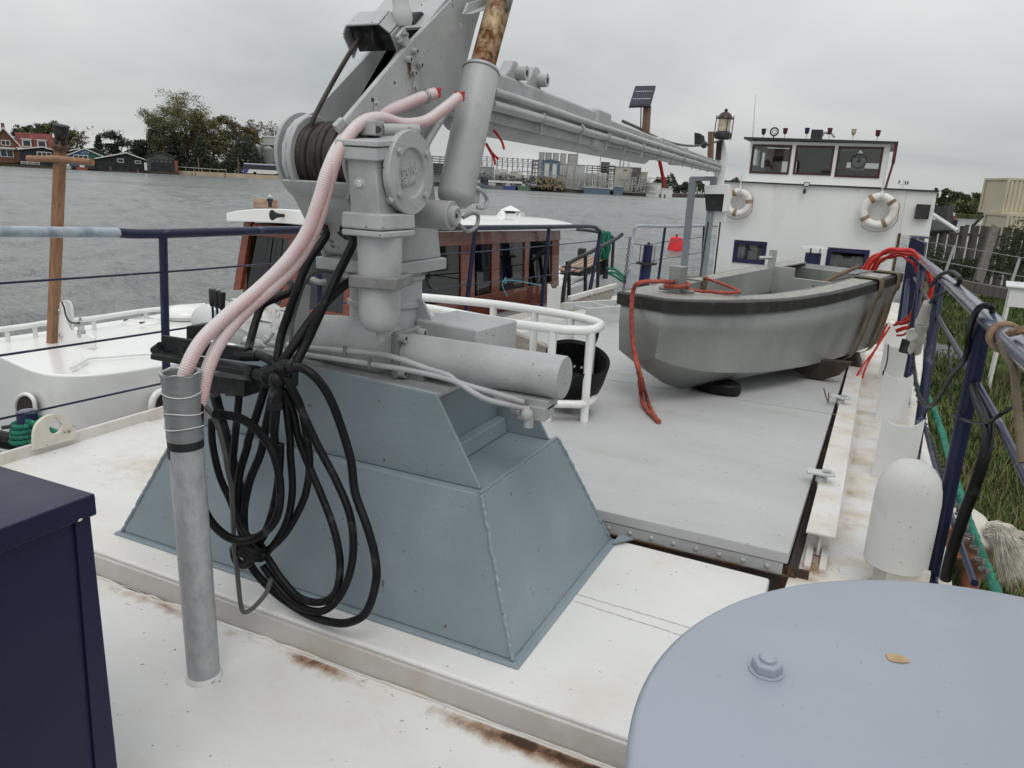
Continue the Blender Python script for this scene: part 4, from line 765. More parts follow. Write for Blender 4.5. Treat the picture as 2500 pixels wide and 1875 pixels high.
# red wire tails under the boom
for i, L_ in enumerate((((-1.7849,3.5,1.8707),(-1.7474,3.5,1.8348),(-1.7135,3.5,1.7958),(-1.6989,3.5,1.7595)), ((-1.7991,3.5,1.7848),(-1.7722,3.5,1.7484),(-1.7496,3.5,1.7274),(-1.7273,3.5,1.7126)), ((-1.799,3.5,1.7817),(-1.7719,3.5,1.7423),(-1.7525,3.5,1.7119),(-1.744,3.5,1.6843)))):
    MB().tube(L_, .0062, 7, 6).build('wire_tail', 'wire_red', loc=L_[0], label=('single curved red wire end hanging under the boom by the cylinder', 'lower red wire end beside the cylinder bending to the right', 'lower red wire end beside the cylinder hanging straightest')[i], cat='wire', group='cut red wires')
g = thing('wire_bundle', (-2.5069,9.5,1.9792), 'bunch of cut red wires dangling below the far boom pipe', 'wires')
for L_ in (((-2.4989,9.5,1.9795),(-2.4792,9.5,1.8959),(-2.4457,9.5,1.8203),(-2.43,9.5,1.7284)), ((-2.4875,9.5,1.9798),(-2.4574,9.5,1.889),(-2.4232,9.5,1.7904),(-2.3913,9.5,1.7146),(-2.3908,9.5,1.6295)), ((-2.494,9.5,1.9796),(-2.4664,9.5,1.8656),(-2.4378,9.5,1.7744),(-2.4002,9.5,1.691)), ((-2.4827,9.5,1.9799),(-2.4423,9.5,1.8511),(-2.4171,9.5,1.729))): MB().tube(L_, .012, 6, 5).build('wire', 'wire_red', g)

# ================================================================== pipe post, conduits, hoses
PP = thing('conduit_pipe', (-1.8502,1.6178,-0.105), 'grey steel pipe post on the foredeck with tape round its top', 'pipe')
pb = V((-1.8603,1.6294,-0.105)); pt = V((-1.8655,1.62,0.9888)); pd = (pt-pb).normalized(); pl = (pt-pb).length
g = MB(); g.lathe(pb, pd, [(.053,0),(.053,pl*.8)], 36); g.build('pipe', 'pipe_grey', PP)
g = MB(); g.lathe(pb, pd, [(.062,.0),(.058,.012),(.053,.02)], 36, cap=False); g.build('weld_ring', 'deck_white', PP)
g = MB(); g.lathe(pb, pd, [(.0535,pl*.775),(.0545,pl*.776),(.0545,pl*.805),(.0535,pl*.806)], 36, cap=False); g.build('black_band', 'matt_black', PP)
g = MB(); g.prism([pb+pd*(pl*h)+V((.0542*math.sin(a),-.0542*math.cos(a),0)) for h, a in ((.775,-.75),(.775,-.25),(.745,-.3),(.752,-.5),(.742,-.72))], V((-.001,-.001,0))); g.build('band_tatter', 'matt_black', PP)
g = MB(); prof = [(.0545,pl*.80)]
for k in range(1,26):
    h = .80+.2*k/25; prof.append((.0548+.0009*math.sin(k*2.1)+.0012*random.random()+.005*max(0,(k-20)/5), pl*h))
prof += [(.050,pl*.998),(.048,pl*.93),(.047,pl*.9)]
g.lathe(pb, pd, prof, 36, cap=False); g.build('tape_wrap', 'tape_grey', PP)
for h in (.842,.885,.94): 
    P = [pb+pd*(pl*(h+.004*math.sin(a*2+h*40)))+V((math.cos(a)*.0585,math.sin(a)*.0585,0)) for a in [2*math.pi*i/24 for i in range(24)]]; MB().tube(P, .0018, 5, 2, closed=True).build('tape_edge', 'foil', PP)
MB().tube([pt+V((math.cos(a)*.058,math.sin(a)*.058,.004*math.sin(a*5)-.002)) for a in [2*math.pi*i/24 for i in range(24)]], .0028, 6, 2, closed=True).build('tape_edge', 'foil', PP)
HA = ((-1.5755,2.62,1.9135),(-1.599,2.55,1.8875),(-1.6245,2.45,1.8462),(-1.6455,2.35,1.8079),(-1.6506,2.24,1.7644),(-1.6392,2.13,1.697),(-1.6368,2.06,1.6088),(-1.6485,2.03,1.5198),(-1.676,2.0,1.4147),(-1.7172,1.95,1.321),(-1.7789,1.88,1.2275),(-1.8241,1.78,1.1471),(-1.8441,1.69,1.0763),(-1.8517,1.635,0.9996),(-1.8659,1.62,0.9189))
HB = ((-1.4934,2.66,1.9048),(-1.5101,2.58,1.8535),(-1.5404,2.5,1.8036),(-1.5712,2.4,1.785),(-1.5923,2.31,1.7954),(-1.6086,2.23,1.782),(-1.6125,2.145,1.7308),(-1.6239,2.085,1.6466),(-1.6417,2.06,1.5498),(-1.662,2.035,1.4446),(-1.7014,2.0,1.3403),(-1.7452,1.93,1.2472),(-1.8032,1.85,1.1614),(-1.8285,1.76,1.0742),(-1.8319,1.7,0.9895),(-1.8344,1.67,0.9047),(-1.8513,1.665,0.8263))
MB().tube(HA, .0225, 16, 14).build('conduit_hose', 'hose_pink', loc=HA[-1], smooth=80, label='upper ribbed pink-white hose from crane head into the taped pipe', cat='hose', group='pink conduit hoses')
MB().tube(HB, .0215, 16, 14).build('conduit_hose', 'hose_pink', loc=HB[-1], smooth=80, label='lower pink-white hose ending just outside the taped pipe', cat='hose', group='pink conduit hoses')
for P, lab in ((HA[0], 'red wires poking out of the upper pink hose'), (HB[0], 'red wires poking out of the lower pink hose')):
    t = thing('wire_bundle', P, lab, 'wires'); P = V(P)
    for k in range(4):
        d = V((.004,.034,.004)); o_ = V((0,-.006+.004*(k%2),.010*k-.015)); MB().tube([P-d*.5+o_, P+d*.5+o_*.9, P+d*1.1+o_*.7+V((0,0,.002*k))], .0058, 7, 4).build('wire', 'wire_red', t)
for i, (p, q) in enumerate((((-1.6,2.5748,1.9058), (-1.628,2.5645,1.9234)), ((-1.6,2.3152,1.8202), (-1.628,2.3153,1.8402)))):
    t = thing('hose_clamp', p, ('upper silver clamp ring holding the pink hose to the crane plate', 'lower silver clamp ring holding the pink hose to the crane plate')[i], 'clamp')
    hp = min(HA, key=lambda a: (V(a)-V(p)).length); k = HA.index(hp); dd = (V(HA[max(k-1,0)])-V(HA[min(k+1,len(HA)-1)])).normalized()
    seg = [V(a) for a in HA]; best = min(((V(HA[j]).lerp(V(HA[j+1]), s/10)) for j in range(6) for s in range(10)), key=lambda c: (c-V(p)).length)
    g = MB(); g.torus(best, dd, .0235, .004, 24, 6); g.torus(best+dd*.009, dd, .0235, .004, 24, 6); g.build('ring', 'silver', t)
    g = MB(); g.box(q, (.006,.02,.05)); g.build('bracket', 'silver', t, bevel=.002); g = MB(); hex_nut(g, V(q)+V((.003,0,.005)), (1,0,0), .008, .008); g.build('bolt', 'silver', t)
# valve bench
VB = thing('control_valve', (-2.1928,2.0,0.7698), 'black hydraulic control valve with three levers on an angle-iron bench', 'valve')
def kbar(name, quad, dep, m='valve_black', bev=.004):
    P = [V(p) for p in quad]; d = V((.1,1,.05)).normalized()*dep; return MB().prism(P, d).build(name, m, VB, bevel=bev)
kbar('angle_web', ((-2.3934,2.0,0.9748),(-1.927,1.96,0.9943),(-1.9298,1.96,0.9448),(-2.3996,2.0,0.9136)), .016)
kbar('angle_foot', ((-2.397,1.95,0.911),(-1.8823,1.91,0.9305),(-1.8836,1.91,0.9083),(-2.3993,1.95,0.8891)), .07)
kbar('valve_block', ((-2.1631,1.99,0.8536),(-1.9366,1.96,0.876),(-1.9431,1.96,0.8131),(-2.0488,1.97,0.7957),(-2.0564,1.975,0.8027),(-2.1687,1.99,0.7809)), .10)
kbar('valve_block', ((-2.358,2.09,1.0017),(-2.269,2.09,1.0174),(-2.274,2.09,0.9538),(-2.3632,2.09,0.9421)), .08)
MB().cyl((-2.4333,2.0,0.909), (-2.3942,2.0,0.9338), .018, n=16).build('bolt_head', 'valve_black', VB)
MB().cyl((-2.1614,2.03,0.7678), (-2.2,2.2,.2), .02, n=12).build('bench_leg', 'valve_black', VB)
for i, x in enumerate((560,641,724)):
    kt, kb, st = [V(p) for p in ((-2.239,2.12,1.1562), (-2.2438,2.12,1.0906), (-2.2449,2.12,1.0062))]; off = V(((x-560)*.000288,0,-.004*i)); 
    g = MB(); dd = (kt-kb); g.lathe(kb+off, dd, [(.009,0),(.0125,.012),(.0125,.018),(.0135,dd.length*.6),(.0145,dd.length*.9),(.0135,dd.length),(.001,dd.length)], 12); LV = g.build('lever_knob', 'matt_black', VB)
    MB().cyl(st+off, kb+off, .0045, n=8).build('lever_stem', 'engine_blue', LV)
# fittings cluster
FT = thing('hose_fitting', (-1.7716,1.93,0.864), 'dark brass-black pipe fitting cross where the black hoses join', 'fitting')
def seg(a, b, r0, r1, n=8): return MB().cyl(a, b, r0, r1, n=n)
for a, b, r in (((-1.9179,1.94,0.9147), (-1.813,1.93,0.9192), .022), ((-1.9557,1.97,0.9617), (-1.8715,1.96,0.9753), .020), ((-1.82,1.935,0.9259), (-1.7517,1.93,0.9502), .026), ((-1.757,1.93,0.9516), (-1.6756,1.92,0.9741), .021), ((-1.7556,1.92,0.8995), (-1.7619,1.92,0.8148), .024), ((-1.7648,1.92,0.8121), (-1.7816,1.925,0.7201), .018)):
    seg(a, b, r, r, 8).build('nipple', 'valve_black', FT, bevel=.003)
for c, r in (((-1.7523,1.92,0.9153), .031), ((-1.8075,1.93,0.9178), .028)): MB().ball(c, r, 14, 10).build('elbow', 'valve_black', FT)
for c in ((-1.7582,1.92,0.8641), (-1.7643,1.92,0.8233), (-1.879,1.935,0.917), (-1.72,1.925,0.9623)): MB().lathe(c, (0,0,1) if c[2] < .85 else (1,0,0), [(.028,-.014),(.030,-.008),(.030,.008),(.028,.014)], 6).build('hex_collar', 'valve_black', FT)
G_ = 'black hydraulic hoses'
HS = [
 ('black hose forming the rightmost, longest loop against the pedestal', ((-1.6809,1.92,0.972),(-1.6281,1.91,0.9746),(-1.5859,1.92,0.9473),(-1.5603,1.95,0.8849),(-1.539,1.98,0.7851),(-1.4977,1.985,0.6576),(-1.469,1.97,0.5473),(-1.4046,1.95,0.4418),(-1.3655,1.94,0.346),(-1.3548,1.93,0.2553),(-1.3874,1.92,0.137),(-1.4465,1.91,0.0846),(-1.5221,1.91,0.0581),(-1.6477,1.93,0.0376),(-1.7943,1.95,0.0546),(-1.8895,1.955,0.0974),(-1.9419,1.95,0.1508),(-1.9713,1.94,0.2198)), .0165),
 ('black hose of the second loop from the right', ((-1.7404,1.92,0.9409),(-1.7053,1.93,0.9008),(-1.6894,1.97,0.7967),(-1.6336,1.98,0.6822),(-1.5496,1.975,0.5662),(-1.4841,1.96,0.4637),(-1.463,1.95,0.3485),(-1.475,1.94,0.243),(-1.5135,1.93,0.1483),(-1.5719,1.925,0.0848),(-1.6385,1.92,0.0671),(-1.7269,1.93,0.0707),(-1.8159,1.94,0.1185),(-1.8718,1.94,0.1747)), .0155),
 ('black hose of the third loop from the right', ((-1.7472,1.94,0.8788),(-1.733,1.97,0.7936),(-1.7173,1.98,0.6918),(-1.6781,1.985,0.594),(-1.5925,1.97,0.4602),(-1.5334,1.95,0.3568),(-1.5136,1.94,0.2593),(-1.5323,1.935,0.1609),(-1.5987,1.93,0.1055),(-1.6981,1.935,0.0945),(-1.7819,1.94,0.1425),(-1.845,1.94,0.2105),(-1.9039,1.935,0.2751)), .0155),
 ('black hose looping close beside the taped pipe post', ((-1.8351,1.66,0.8862),(-1.8306,1.65,0.8427),(-1.8564,1.66,0.689),(-1.8739,1.67,0.6029),(-1.8889,1.69,0.5181),(-1.8977,1.74,0.4198),(-1.8733,1.79,0.351),(-1.8249,1.83,0.3394),(-1.772,1.86,0.3715),(-1.7271,1.87,0.4412),(-1.7095,1.87,0.5491),(-1.7236,1.86,0.6698),(-1.7563,1.83,0.7529),(-1.7807,1.78,0.8076),(-1.7939,1.72,0.8359),(-1.7888,1.68,0.8501)), .0165),
 ('black hose hanging behind the post, leftmost of the inner strands', ((-1.992,1.85,0.7481),(-2.0054,1.86,0.6526),(-1.9911,1.87,0.5336),(-1.9574,1.88,0.4434),(-1.9129,1.88,0.3586),(-1.8611,1.89,0.2779),(-1.8232,1.9,0.2418)), .0145),
 ('black hose dropping from the valve block into the knot', ((-1.9796,1.97,0.8071),(-1.983,1.96,0.7341),(-1.9954,1.95,0.6158),(-2.0031,1.95,0.5584),(-1.9857,1.93,0.4526),(-1.9618,1.92,0.3372),(-1.9147,1.91,0.2551),(-1.8491,1.91,0.2372)), .0155),
 ('black hose slanting from the cross fitting down-left, outer strand', ((-1.8335,1.95,0.8762),(-1.8721,1.95,0.7793),(-1.9152,1.94,0.6581),(-1.9223,1.94,0.6314),(-1.9563,1.93,0.5205),(-1.9622,1.92,0.3997),(-1.9409,1.91,0.3115),(-1.8802,1.9,0.2545),(-1.8225,1.9,0.2558)), .0165),
 ('black hose slanting from the cross fitting down-left, inner strand', ((-1.8103,1.96,0.8507),(-1.8506,1.96,0.7112),(-1.8673,1.95,0.6194),(-1.9125,1.94,0.5129),(-1.9383,1.93,0.4014),(-1.9305,1.92,0.2959),(-1.8827,1.91,0.2283),(-1.9278,1.91,0.1735),(-1.9742,1.91,0.1824),(-1.9841,1.91,0.2298)), .0165),
 ('black hose hanging straight below the cross fitting', ((-1.7832,1.93,0.7229),(-1.784,1.935,0.6154),(-1.7684,1.94,0.6745),(-1.7823,1.94,0.5278),(-1.8066,1.93,0.4051),(-1.8469,1.92,0.3031),(-1.8989,1.91,0.2381)), .0165),
 ('black hose bowed out right of the centre strand', ((-1.7465,1.95,0.8456),(-1.7392,1.96,0.6859),(-1.7405,1.96,0.6415),(-1.736,1.96,0.5042),(-1.7529,1.95,0.3896),(-1.791,1.93,0.2993),(-1.8507,1.92,0.2252)), .0150),
 ('black hose making the fourth loop from the right', ((-1.7332,1.95,0.9096),(-1.7079,1.98,0.8224),(-1.6898,1.985,0.7212),(-1.676,1.985,0.614),(-1.688,1.975,0.4962),(-1.7254,1.96,0.399),(-1.7667,1.94,0.3219),(-1.8339,1.93,0.2533),(-1.9092,1.92,0.2237)), .0150),
 ('black hose from crane head past the pink hoses, left one', ((-1.8927,2.32,1.4128),(-1.8088,2.26,1.3899),(-1.8001,2.22,1.3543),(-1.8138,2.18,1.3078),(-1.8255,2.15,1.2533),(-1.8323,2.12,1.1876),(-1.8532,2.1,1.1113),(-1.8659,2.07,1.0248),(-1.8493,2.03,0.9564),(-1.836,1.99,0.885)), .0175),
 ('black hose from crane head running down to the fitting, right one', ((-1.7819,2.33,1.4075),(-1.7019,2.28,1.3707),(-1.702,2.24,1.3131),(-1.7115,2.2,1.2516),(-1.7157,2.16,1.1913),(-1.7295,2.12,1.1188),(-1.7534,2.08,1.0255),(-1.76,2.02,0.9441),(-1.7445,1.99,0.8813)), .0185),
 ('black sheathed hose from the column side, short thick end', ((-1.7557,2.34,1.2144),(-1.754,2.28,1.1952),(-1.7534,2.22,1.1687),(-1.7617,2.16,1.126),(-1.779,2.1,1.0635),(-1.7899,2.04,0.9998),(-1.809,2.0,0.941)), .0195),
 ('black hose arching behind the pink hose to the valve levers', ((-2.0525,2.3,1.1961),(-1.9793,2.26,1.1897),(-1.9454,2.22,1.1654),(-1.9695,2.18,1.1463),(-2.0187,2.15,1.1152),(-2.0257,2.12,1.0638),(-2.0021,2.06,0.9922),(-1.9551,2.0,0.9744)), .0165),
 ('short black hose curving over the valve bench end', ((-1.8713,1.96,0.9776),(-1.8139,1.94,0.9784),(-1.7729,1.93,0.9601),(-1.7624,1.94,0.9072),(-1.763,1.95,0.8429)), .0175),
]
for lab, pts, r in HS: MB().tube(pts, r*.9, 12, 8).build('hydraulic_hose', 'rubber_black', loc=pts[-1], smooth=80, label=lab, cat='hose', group=G_)
g = MB(); ctr = V((-1.8882,1.9,0.2594))
for k in range(3): g.torus(ctr+V((.012*k-.01,.0,.018*k-.02)), (.25+.2*k,.45,1), .055-.006*k, .0125, 24, 8)
g.build('hose_wrap', 'rubber_black', loc=ctr, label='tight turns of black hose binding the coil together at mid-height', cat='hose')
pts = ((-1.835,1.66,0.8882),(-1.8139,1.68,0.8541),(-1.8065,1.7,0.8046),(-1.8229,1.74,0.6919),(-1.8368,1.76,0.6292),(-1.8532,1.79,0.5397),(-1.8845,1.82,0.4168),(-1.9064,1.84,0.2951),(-1.9077,1.85,0.1652),(-1.9002,1.85,0.0536),(-1.8827,1.85,0.0215),(-1.8449,1.86,0.0493),(-1.8028,1.88,0.1097),(-1.7866,1.89,0.1658))
MB().tube(pts, .0085, 8, 8).build('grey_cable', 'grey_cable', loc=pts[-1], label='thin grey cable hanging from the pipe post in front of hoses', cat='cable')
pts = ((-1.8125,2.06,0.9932),(-1.8395,2.1,1.0683),(-1.8458,2.14,1.1436),(-1.8417,2.18,1.2169),(-1.8332,2.22,1.2447),(-1.8141,2.26,1.2513),(-1.8047,2.3,1.2405))
MB().tube(pts, .0075, 8, 8).build('grey_cable', 'grey_cable', loc=pts[0], label='thin grey cable arching over to the crane column', cat='cable')
# silver unions between the hoses
for i, (a, b) in enumerate((((-1.8642,2.12,1.0974), (-1.8869,2.1,0.9809)), ((-1.9668,2.14,1.0221), (-1.994,2.12,0.9778)))):
    t = thing('pipe_union', b, ('upright silver hose union between two black hoses', 'bent silver union on the slew cylinder port')[i], 'union'); a, b = V(a), V(b); d = b-a
    g = MB(); g.cyl(a, a+d*.5, .012, n=12); g.cyl(a+d*.8, b, .011, .006, n=12); g.build('stem', 'bright_grey', t)
    g = MB(); g.cyl(a+d*.5, a+d*.62, .017, n=6); g.cyl(a+d*.66, a+d*.8, .016, n=6); g.build('hex', 'bright_grey', t, bevel=.002)
    if i: MB().tube([b, b+V((-.02,0,-.012)), b+V((-.06,0,-.005)), b+V((-.09,0,0))], .016, 8, 4).build('elbow', 'bright_grey', t)

# ================================================================== white guard cage on the hatch
GD = thing('guard_cage', (-2.3,4.75,.07), 'white tubular steel oval guard on the hatch behind the crane', 'guard')
RG = [V(p) for p in ((-3.3319,4.9669,0.7),(-3.0746,5.071,0.7),(-2.5283,5.1407,0.7),(-2.1673,5.1069,0.7),(-1.8575,5.0493,0.7),(-1.6529,4.9421,0.7),(-1.5558,4.8176,0.7),(-1.5562,4.6138,0.7),(-1.6597,4.5297,0.7),(-1.7721,4.4942,0.7),(-2.1904,4.5037,0.7),(-2.7516,4.6303,0.7),(-3.0425,4.6373,0.7))]
RG += [V((-3.15,4.72,.70)), V((-3.3,4.9,.70))]
MB().tube(RG, .031, 14, 6, closed=True).build('top_ring', 'yacht_white', GD, smooth=60)
LW = [p+V((0,0,-.50)) for p in RG]
MB().tube(LW, .028, 12, 6, closed=True).build('lower_ring', 'yacht_white', GD, smooth=60)
for i in (0,2,3,4,5,7,9,10,11): MB().cyl(RG[i], (RG[i].x, RG[i].y, dz(RG[i].y)+.10), .028, n=12).build('post', 'yacht_white', GD, smooth=60)
WB = [V(p) for p in ((-2.4756,5.2365,0.48),(-2.407,5.4282,0.48),(-1.8706,5.2983,0.3),(-2.1014,5.3138,0.3))]
g = MB(); A_ = V((-2.4488,5.2799,0.43)); B_ = V((-2.0543,5.5046,0.26)); g.bar(A_, B_, .16, .11); g.build('timber_block', 'grey_wood', loc=B_, bevel=.006, label='weathered grey timber block leaning inside the white guard', cat='timber')
g = MB(); g.bar((-2.5,4.9,.20), (-1.75,4.86,.13), .10, .07); g.build('timber_block', 'grey_wood', loc=(-1.9,4.87,.1), bevel=.006, label='lower weathered timber lying on the hatch inside the guard', cat='timber')
BK = thing('rubber_basket', (-1.62,4.75,.09), 'black rubber bucket hanging at the right end of the white guard', 'bucket')
g = MB(); c = V((-1.72,4.8,.33)); g.lathe(c, V((.25,-.25,1)), [(.02,-.22),(.12,-.2),(.19,-.12),(.215,0),(.225,.14),(.222,.16),(.205,.14),(.195,0),(.17,-.1),(.1,-.17),(.01,-.18)], 36); g.build('bowl', 'rubber_black', BK)
for p, q in (((-1.56,4.66,.46),(-1.58,4.64,.70)), ((-1.66,4.95,.48),(-1.6,4.9,.70))): MB().tube([p, ((p[0]+q[0])/2+.01, p[1], (p[2]+q[2])/2), q], .010, 8, 4).build('strap', 'rubber_black', BK)
for k in range(3): MB().cyl(c+V((.03+.05*k,-.21,.12)), c+V((.03+.05*k,-.225,.12)), .008, n=8).build('rivet', 'silver', BK)

# ================================================================== aluminium dinghy
DG = thing('aluminium_dinghy', (-.85,7,.05), 'bare aluminium workboat with black rubber gunwale on the hatch', 'boat')
DA, DB = V((-1.40,5.30,0)), V((-.22,8.70,0)); da = (DB-DA).normalized(); dp = V((da.y,-da.x,0)); DL = (DB-DA).length
#        t     halfbeam  gunwale z   chine hb  chine z   keel z
ST = [(-.01,.17,.915,.155,.50,.455),(.03,.235,.905,.20,.44,.36),(.10,.335,.895,.27,.375,.22),(.17,.415,.885,.335,.335,.13),(.25,.475,.88,.40,.305,.105),(.35,.53,.875,.455,.28,.10),(.5,.575,.885,.50,.255,.10),(.65,.59,.905,.515,.245,.11),(.8,.585,.93,.51,.24,.12),(1.,.56,.965,.49,.245,.15)]
def dpt(t, off, z): return DA+da*(t*DL)+dp*off+V((0,0,z-.055))
g = MB(); secs = []
for t, hb, gz_, cb_, cz, kz in ST:
    secs.append([dpt(t,-hb,gz_), dpt(t,-(hb+cb_)/2-.012,(gz_+cz)/2), dpt(t,-cb_,cz), dpt(t,-cb_*.5,(cz+kz)/2-.01), dpt(t,0,kz), dpt(t,cb_*.5,(cz+kz)/2-.01), dpt(t,cb_,cz), dpt(t,(hb+cb_)/2+.012,(gz_+cz)/2), dpt(t,hb,gz_)])
for s in secs: g.v += s
m = 9
for i in range(len(secs)-1):
    for k in range(m-1): g.f.append((i*m+k, i*m+k+1, (i+1)*m+k+1, (i+1)*m+k))
g.f.append(tuple(range(m))); o = (len(secs)-1)*m; g.f.append(tuple(o+k for k in range(m)))
HULL = g.build('hull', 'aluminium', DG, smooth=22); sm = HULL.modifiers.new('solid', 'SOLIDIFY'); sm.thickness = .006; sm.offset = 1
def gun(i, side, dzv=0., out=0.): t, hb, gz_ = ST[i][:3]; return dpt(t, side*(hb+out), gz_+dzv)
# rubber fender: port side, bow, starboard side
loop = [gun(i,-1,-.045,.02) for i in range(len(ST)-1,-1,-1)]+[gun(i,1,-.045,.02) for i in range(len(ST))]
P = catmull(loop[:len(ST)],3)+catmull(loop[len(ST):],3)
g = MB(); n = len(P)
for i, p in enumerate(P):
    a, b = P[max(i-1,0)], P[min(i+1,n-1)]; d = (b-a); d.z = 0; d.normalize(); nrm = V((-d.y,d.x,0))
    if nrm.dot(p-(DA+DB)/2) < 0: nrm = -nrm
    g.v += [p+nrm*.030+V((0,0,-.036)), p+nrm*.032+V((0,0,.05)), p-nrm*.008+V((0,0,.058)), p-nrm*.012+V((0,0,-.03))]
for i in range(n-1):
    for k in range(4): g.f.append((i*4+k, i*4+(k+1)%4, (i+1)*4+(k+1)%4, (i+1)*4+k))
g.f += [(0,1,2,3), ((n-1)*4+3,(n-1)*4+2,(n-1)*4+1,(n-1)*4)]
g.build('rubber_gunwale', 'fender_black', DG, bevel=.008)
# side decks / foredeck planks
def strip(t0, t1, o0a, o0b, o1a, o1b, z0, z1, name, mt='aluminium_deck'):
    return MB().hexa([dpt(t0,o0a,z0-.014), dpt(t0,o0b,z0-.014), dpt(t1,o1b,z1-.014), dpt(t1,o1a,z1-.014), dpt(t0,o0a,z0), dpt(t0,o0b,z0), dpt(t1,o1b,z1), dpt(t1,o1a,z1)]).build(name, mt, DG, bevel=.002)
for i in range(3):
    a, b = ST[i], ST[i+1]; strip(a[0]+.005, b[0]+.005 if i < 2 else b[0]+.03, -a[1]-.005, a[1]+.005, -b[1]-.005, b[1]+.005, a[2]+.016, b[2]+.016, 'foredeck')
for i in range(3, len(ST)-1):
    a, b = ST[i], ST[i+1]
    for s in (-1,1): strip(a[0]+(.031 if i == 3 else .003), b[0], s*(a[1]+.005), s*(a[1]-.17), s*(b[1]+.005), s*(b[1]-.17), a[2]+.016, b[2]+.016, 'side_deck')
for s in (-1,1):
    g = MB()
    for i in range(3, len(ST)-(2 if s < 0 else 1)):
        a, b = ST[i], ST[i+1]; ta = a[0]+(.032 if i == 3 else 0); hb0 = a[1]; z0, z1 = a[2]+.02, b[2]+.02
        g.hexa([dpt(ta,s*(hb0-.172),z0-.24), dpt(b[0],s*(b[1]-.172),z1-.24), dpt(b[0],s*(b[1]-.178),z1-.24), dpt(ta,s*(hb0-.178),z0-.24), dpt(ta,s*(hb0-.172),z0), dpt(b[0],s*(b[1]-.172),z1), dpt(b[0],s*(b[1]-.178),z1), dpt(ta,s*(hb0-.178),z0)])
    g.build('inner_coaming', 'aluminium', DG)
g = MB()
for k in range(6): g.hexa([dpt(.22,-.3+.1*k,.62), dpt(.22,-.21+.1*k,.62), dpt(.95,-.21+.1*k,.66), dpt(.95,-.3+.1*k,.66), dpt(.22,-.3+.1*k,.64), dpt(.22,-.21+.1*k,.64), dpt(.95,-.21+.1*k,.68), dpt(.95,-.3+.1*k,.68)])
g.build('floor_boards', 'aluminium_deck', DG, kind='stuff')
g = MB(); g.hexa([dpt(.98,-.55,.7), dpt(.98,.55,.7), dpt(1.,.55,.7), dpt(1.,-.55,.7), dpt(.98,-.55,.93), dpt(.98,.5,.92), dpt(1.,.5,.92), dpt(1.,-.55,.93)]); g.build('transom_board', 'aluminium', DG, bevel=.006)
for (o0, o1, zt) in ((-.42,-.20,.965),(-.20,.18,.87)): MB().hexa([dpt(.80,o0,.62), dpt(.80,o1,.62), dpt(.812,o1,.62), dpt(.812,o0,.62), dpt(.80,o0,zt), dpt(.80,o1,zt), dpt(.812,o1,zt), dpt(.812,o0,zt)]).build('bulkhead', 'aluminium', DG, bevel=.003)
# bow bitt
bp_ = dpt(.115,.0,.90); g = MB(); g.box(bp_+V((0,0,.09)), (.10,.10,.25), (da,dp,V((0,0,1)))); BT_ = g.build('bow_bitt', 'aluminium', DG, bevel=.006)
MB().cyl(bp_+V((-.14,.04,.035)), bp_+V((.14,-.04,.035)), .016, n=12).build('bitt_bar', 'aluminium', BT_)
g = MB(); q = dpt(.80,-.44,.95); g.box(q+V((0,0,.06)), (.07,.06,.24)); g.cyl(q+V((0,-.02,.1)), q+V((-.12,-.08,.09)), .018, n=10); g.build('stern_post', 'aluminium', DG, bevel=.005)
g = MB(); g.tube([dpt(.80,.02,.80), dpt(.9,.12,.92), dpt(.97,.2,1.0)], .02, 10, 4); g.build('tiller', 'post_brown', DG)
# straps
def strap(t, label):
    hb = ST[0][1]; 
    i = max(k for k in range(len(ST)) if ST[k][0] <= t); a = ST[i]; b = ST[min(i+1,len(ST)-1)]; u = (t-a[0])/max(1e-6,(b[0]-a[0])); hb = a[1]+(b[1]-a[1])*u; gz_ = a[2]+(b[2]-a[2])*u; cb_ = a[3]+(b[3]-a[3])*u; cz = a[4]+(b[4]-a[4])*u
    C = [dpt(t,hb-.36,gz_-.03), dpt(t,hb-.16,gz_+.03), dpt(t,hb+.0,gz_+.032), dpt(t,hb+.066,gz_+.015), dpt(t,hb+.068,gz_-.12), dpt(t-.012,hb+.045,gz_-.2), dpt(t-.035,cb_+.05,cz+.05), dpt(t-.05,cb_-.03,cz-.06), dpt(t-.06,cb_-.2,cz-.12)]
    g = MB(); P = catmull(C,4); w2 = da*.062
    for p in P: g.v += [p-w2, p+w2]
    for k in range(len(P)-1): g.f.append((2*k,2*k+1,2*k+3,2*k+2))
    ob = g.build('lashing_strap', 'strap_khaki', loc=C[-1], label=label, cat='strap', group='khaki lashing straps'); s = ob.modifiers.new('solid','SOLIDIFY'); s.thickness = .005
strap(.80, 'wide khaki strap over the dinghy side near the stern'); strap(.945, 'khaki strap over the dinghy stern corner by the red hose')
C = [dpt(.40,-.36,.82), dpt(.40,-.35,.93), dpt(.40,-.40,.935), dpt(.40,-.52,.92), dpt(.40,-.60,.9), dpt(.40,-.62,.75), dpt(.40,-.55,.4)]
g = MB(); P = catmull(C,4)
for p in P: g.v += [p-da*.045, p+da*.045]
for k in range(len(P)-1): g.f.append((2*k,2*k+1,2*k+3,2*k+2))
ob = g.build('lashing_strap', 'strap_khaki', loc=C[-1], label='khaki strap over the far side coaming of the dinghy', cat='strap', group='khaki lashing straps'); s = ob.modifiers.new('solid','SOLIDIFY'); s.thickness = .005
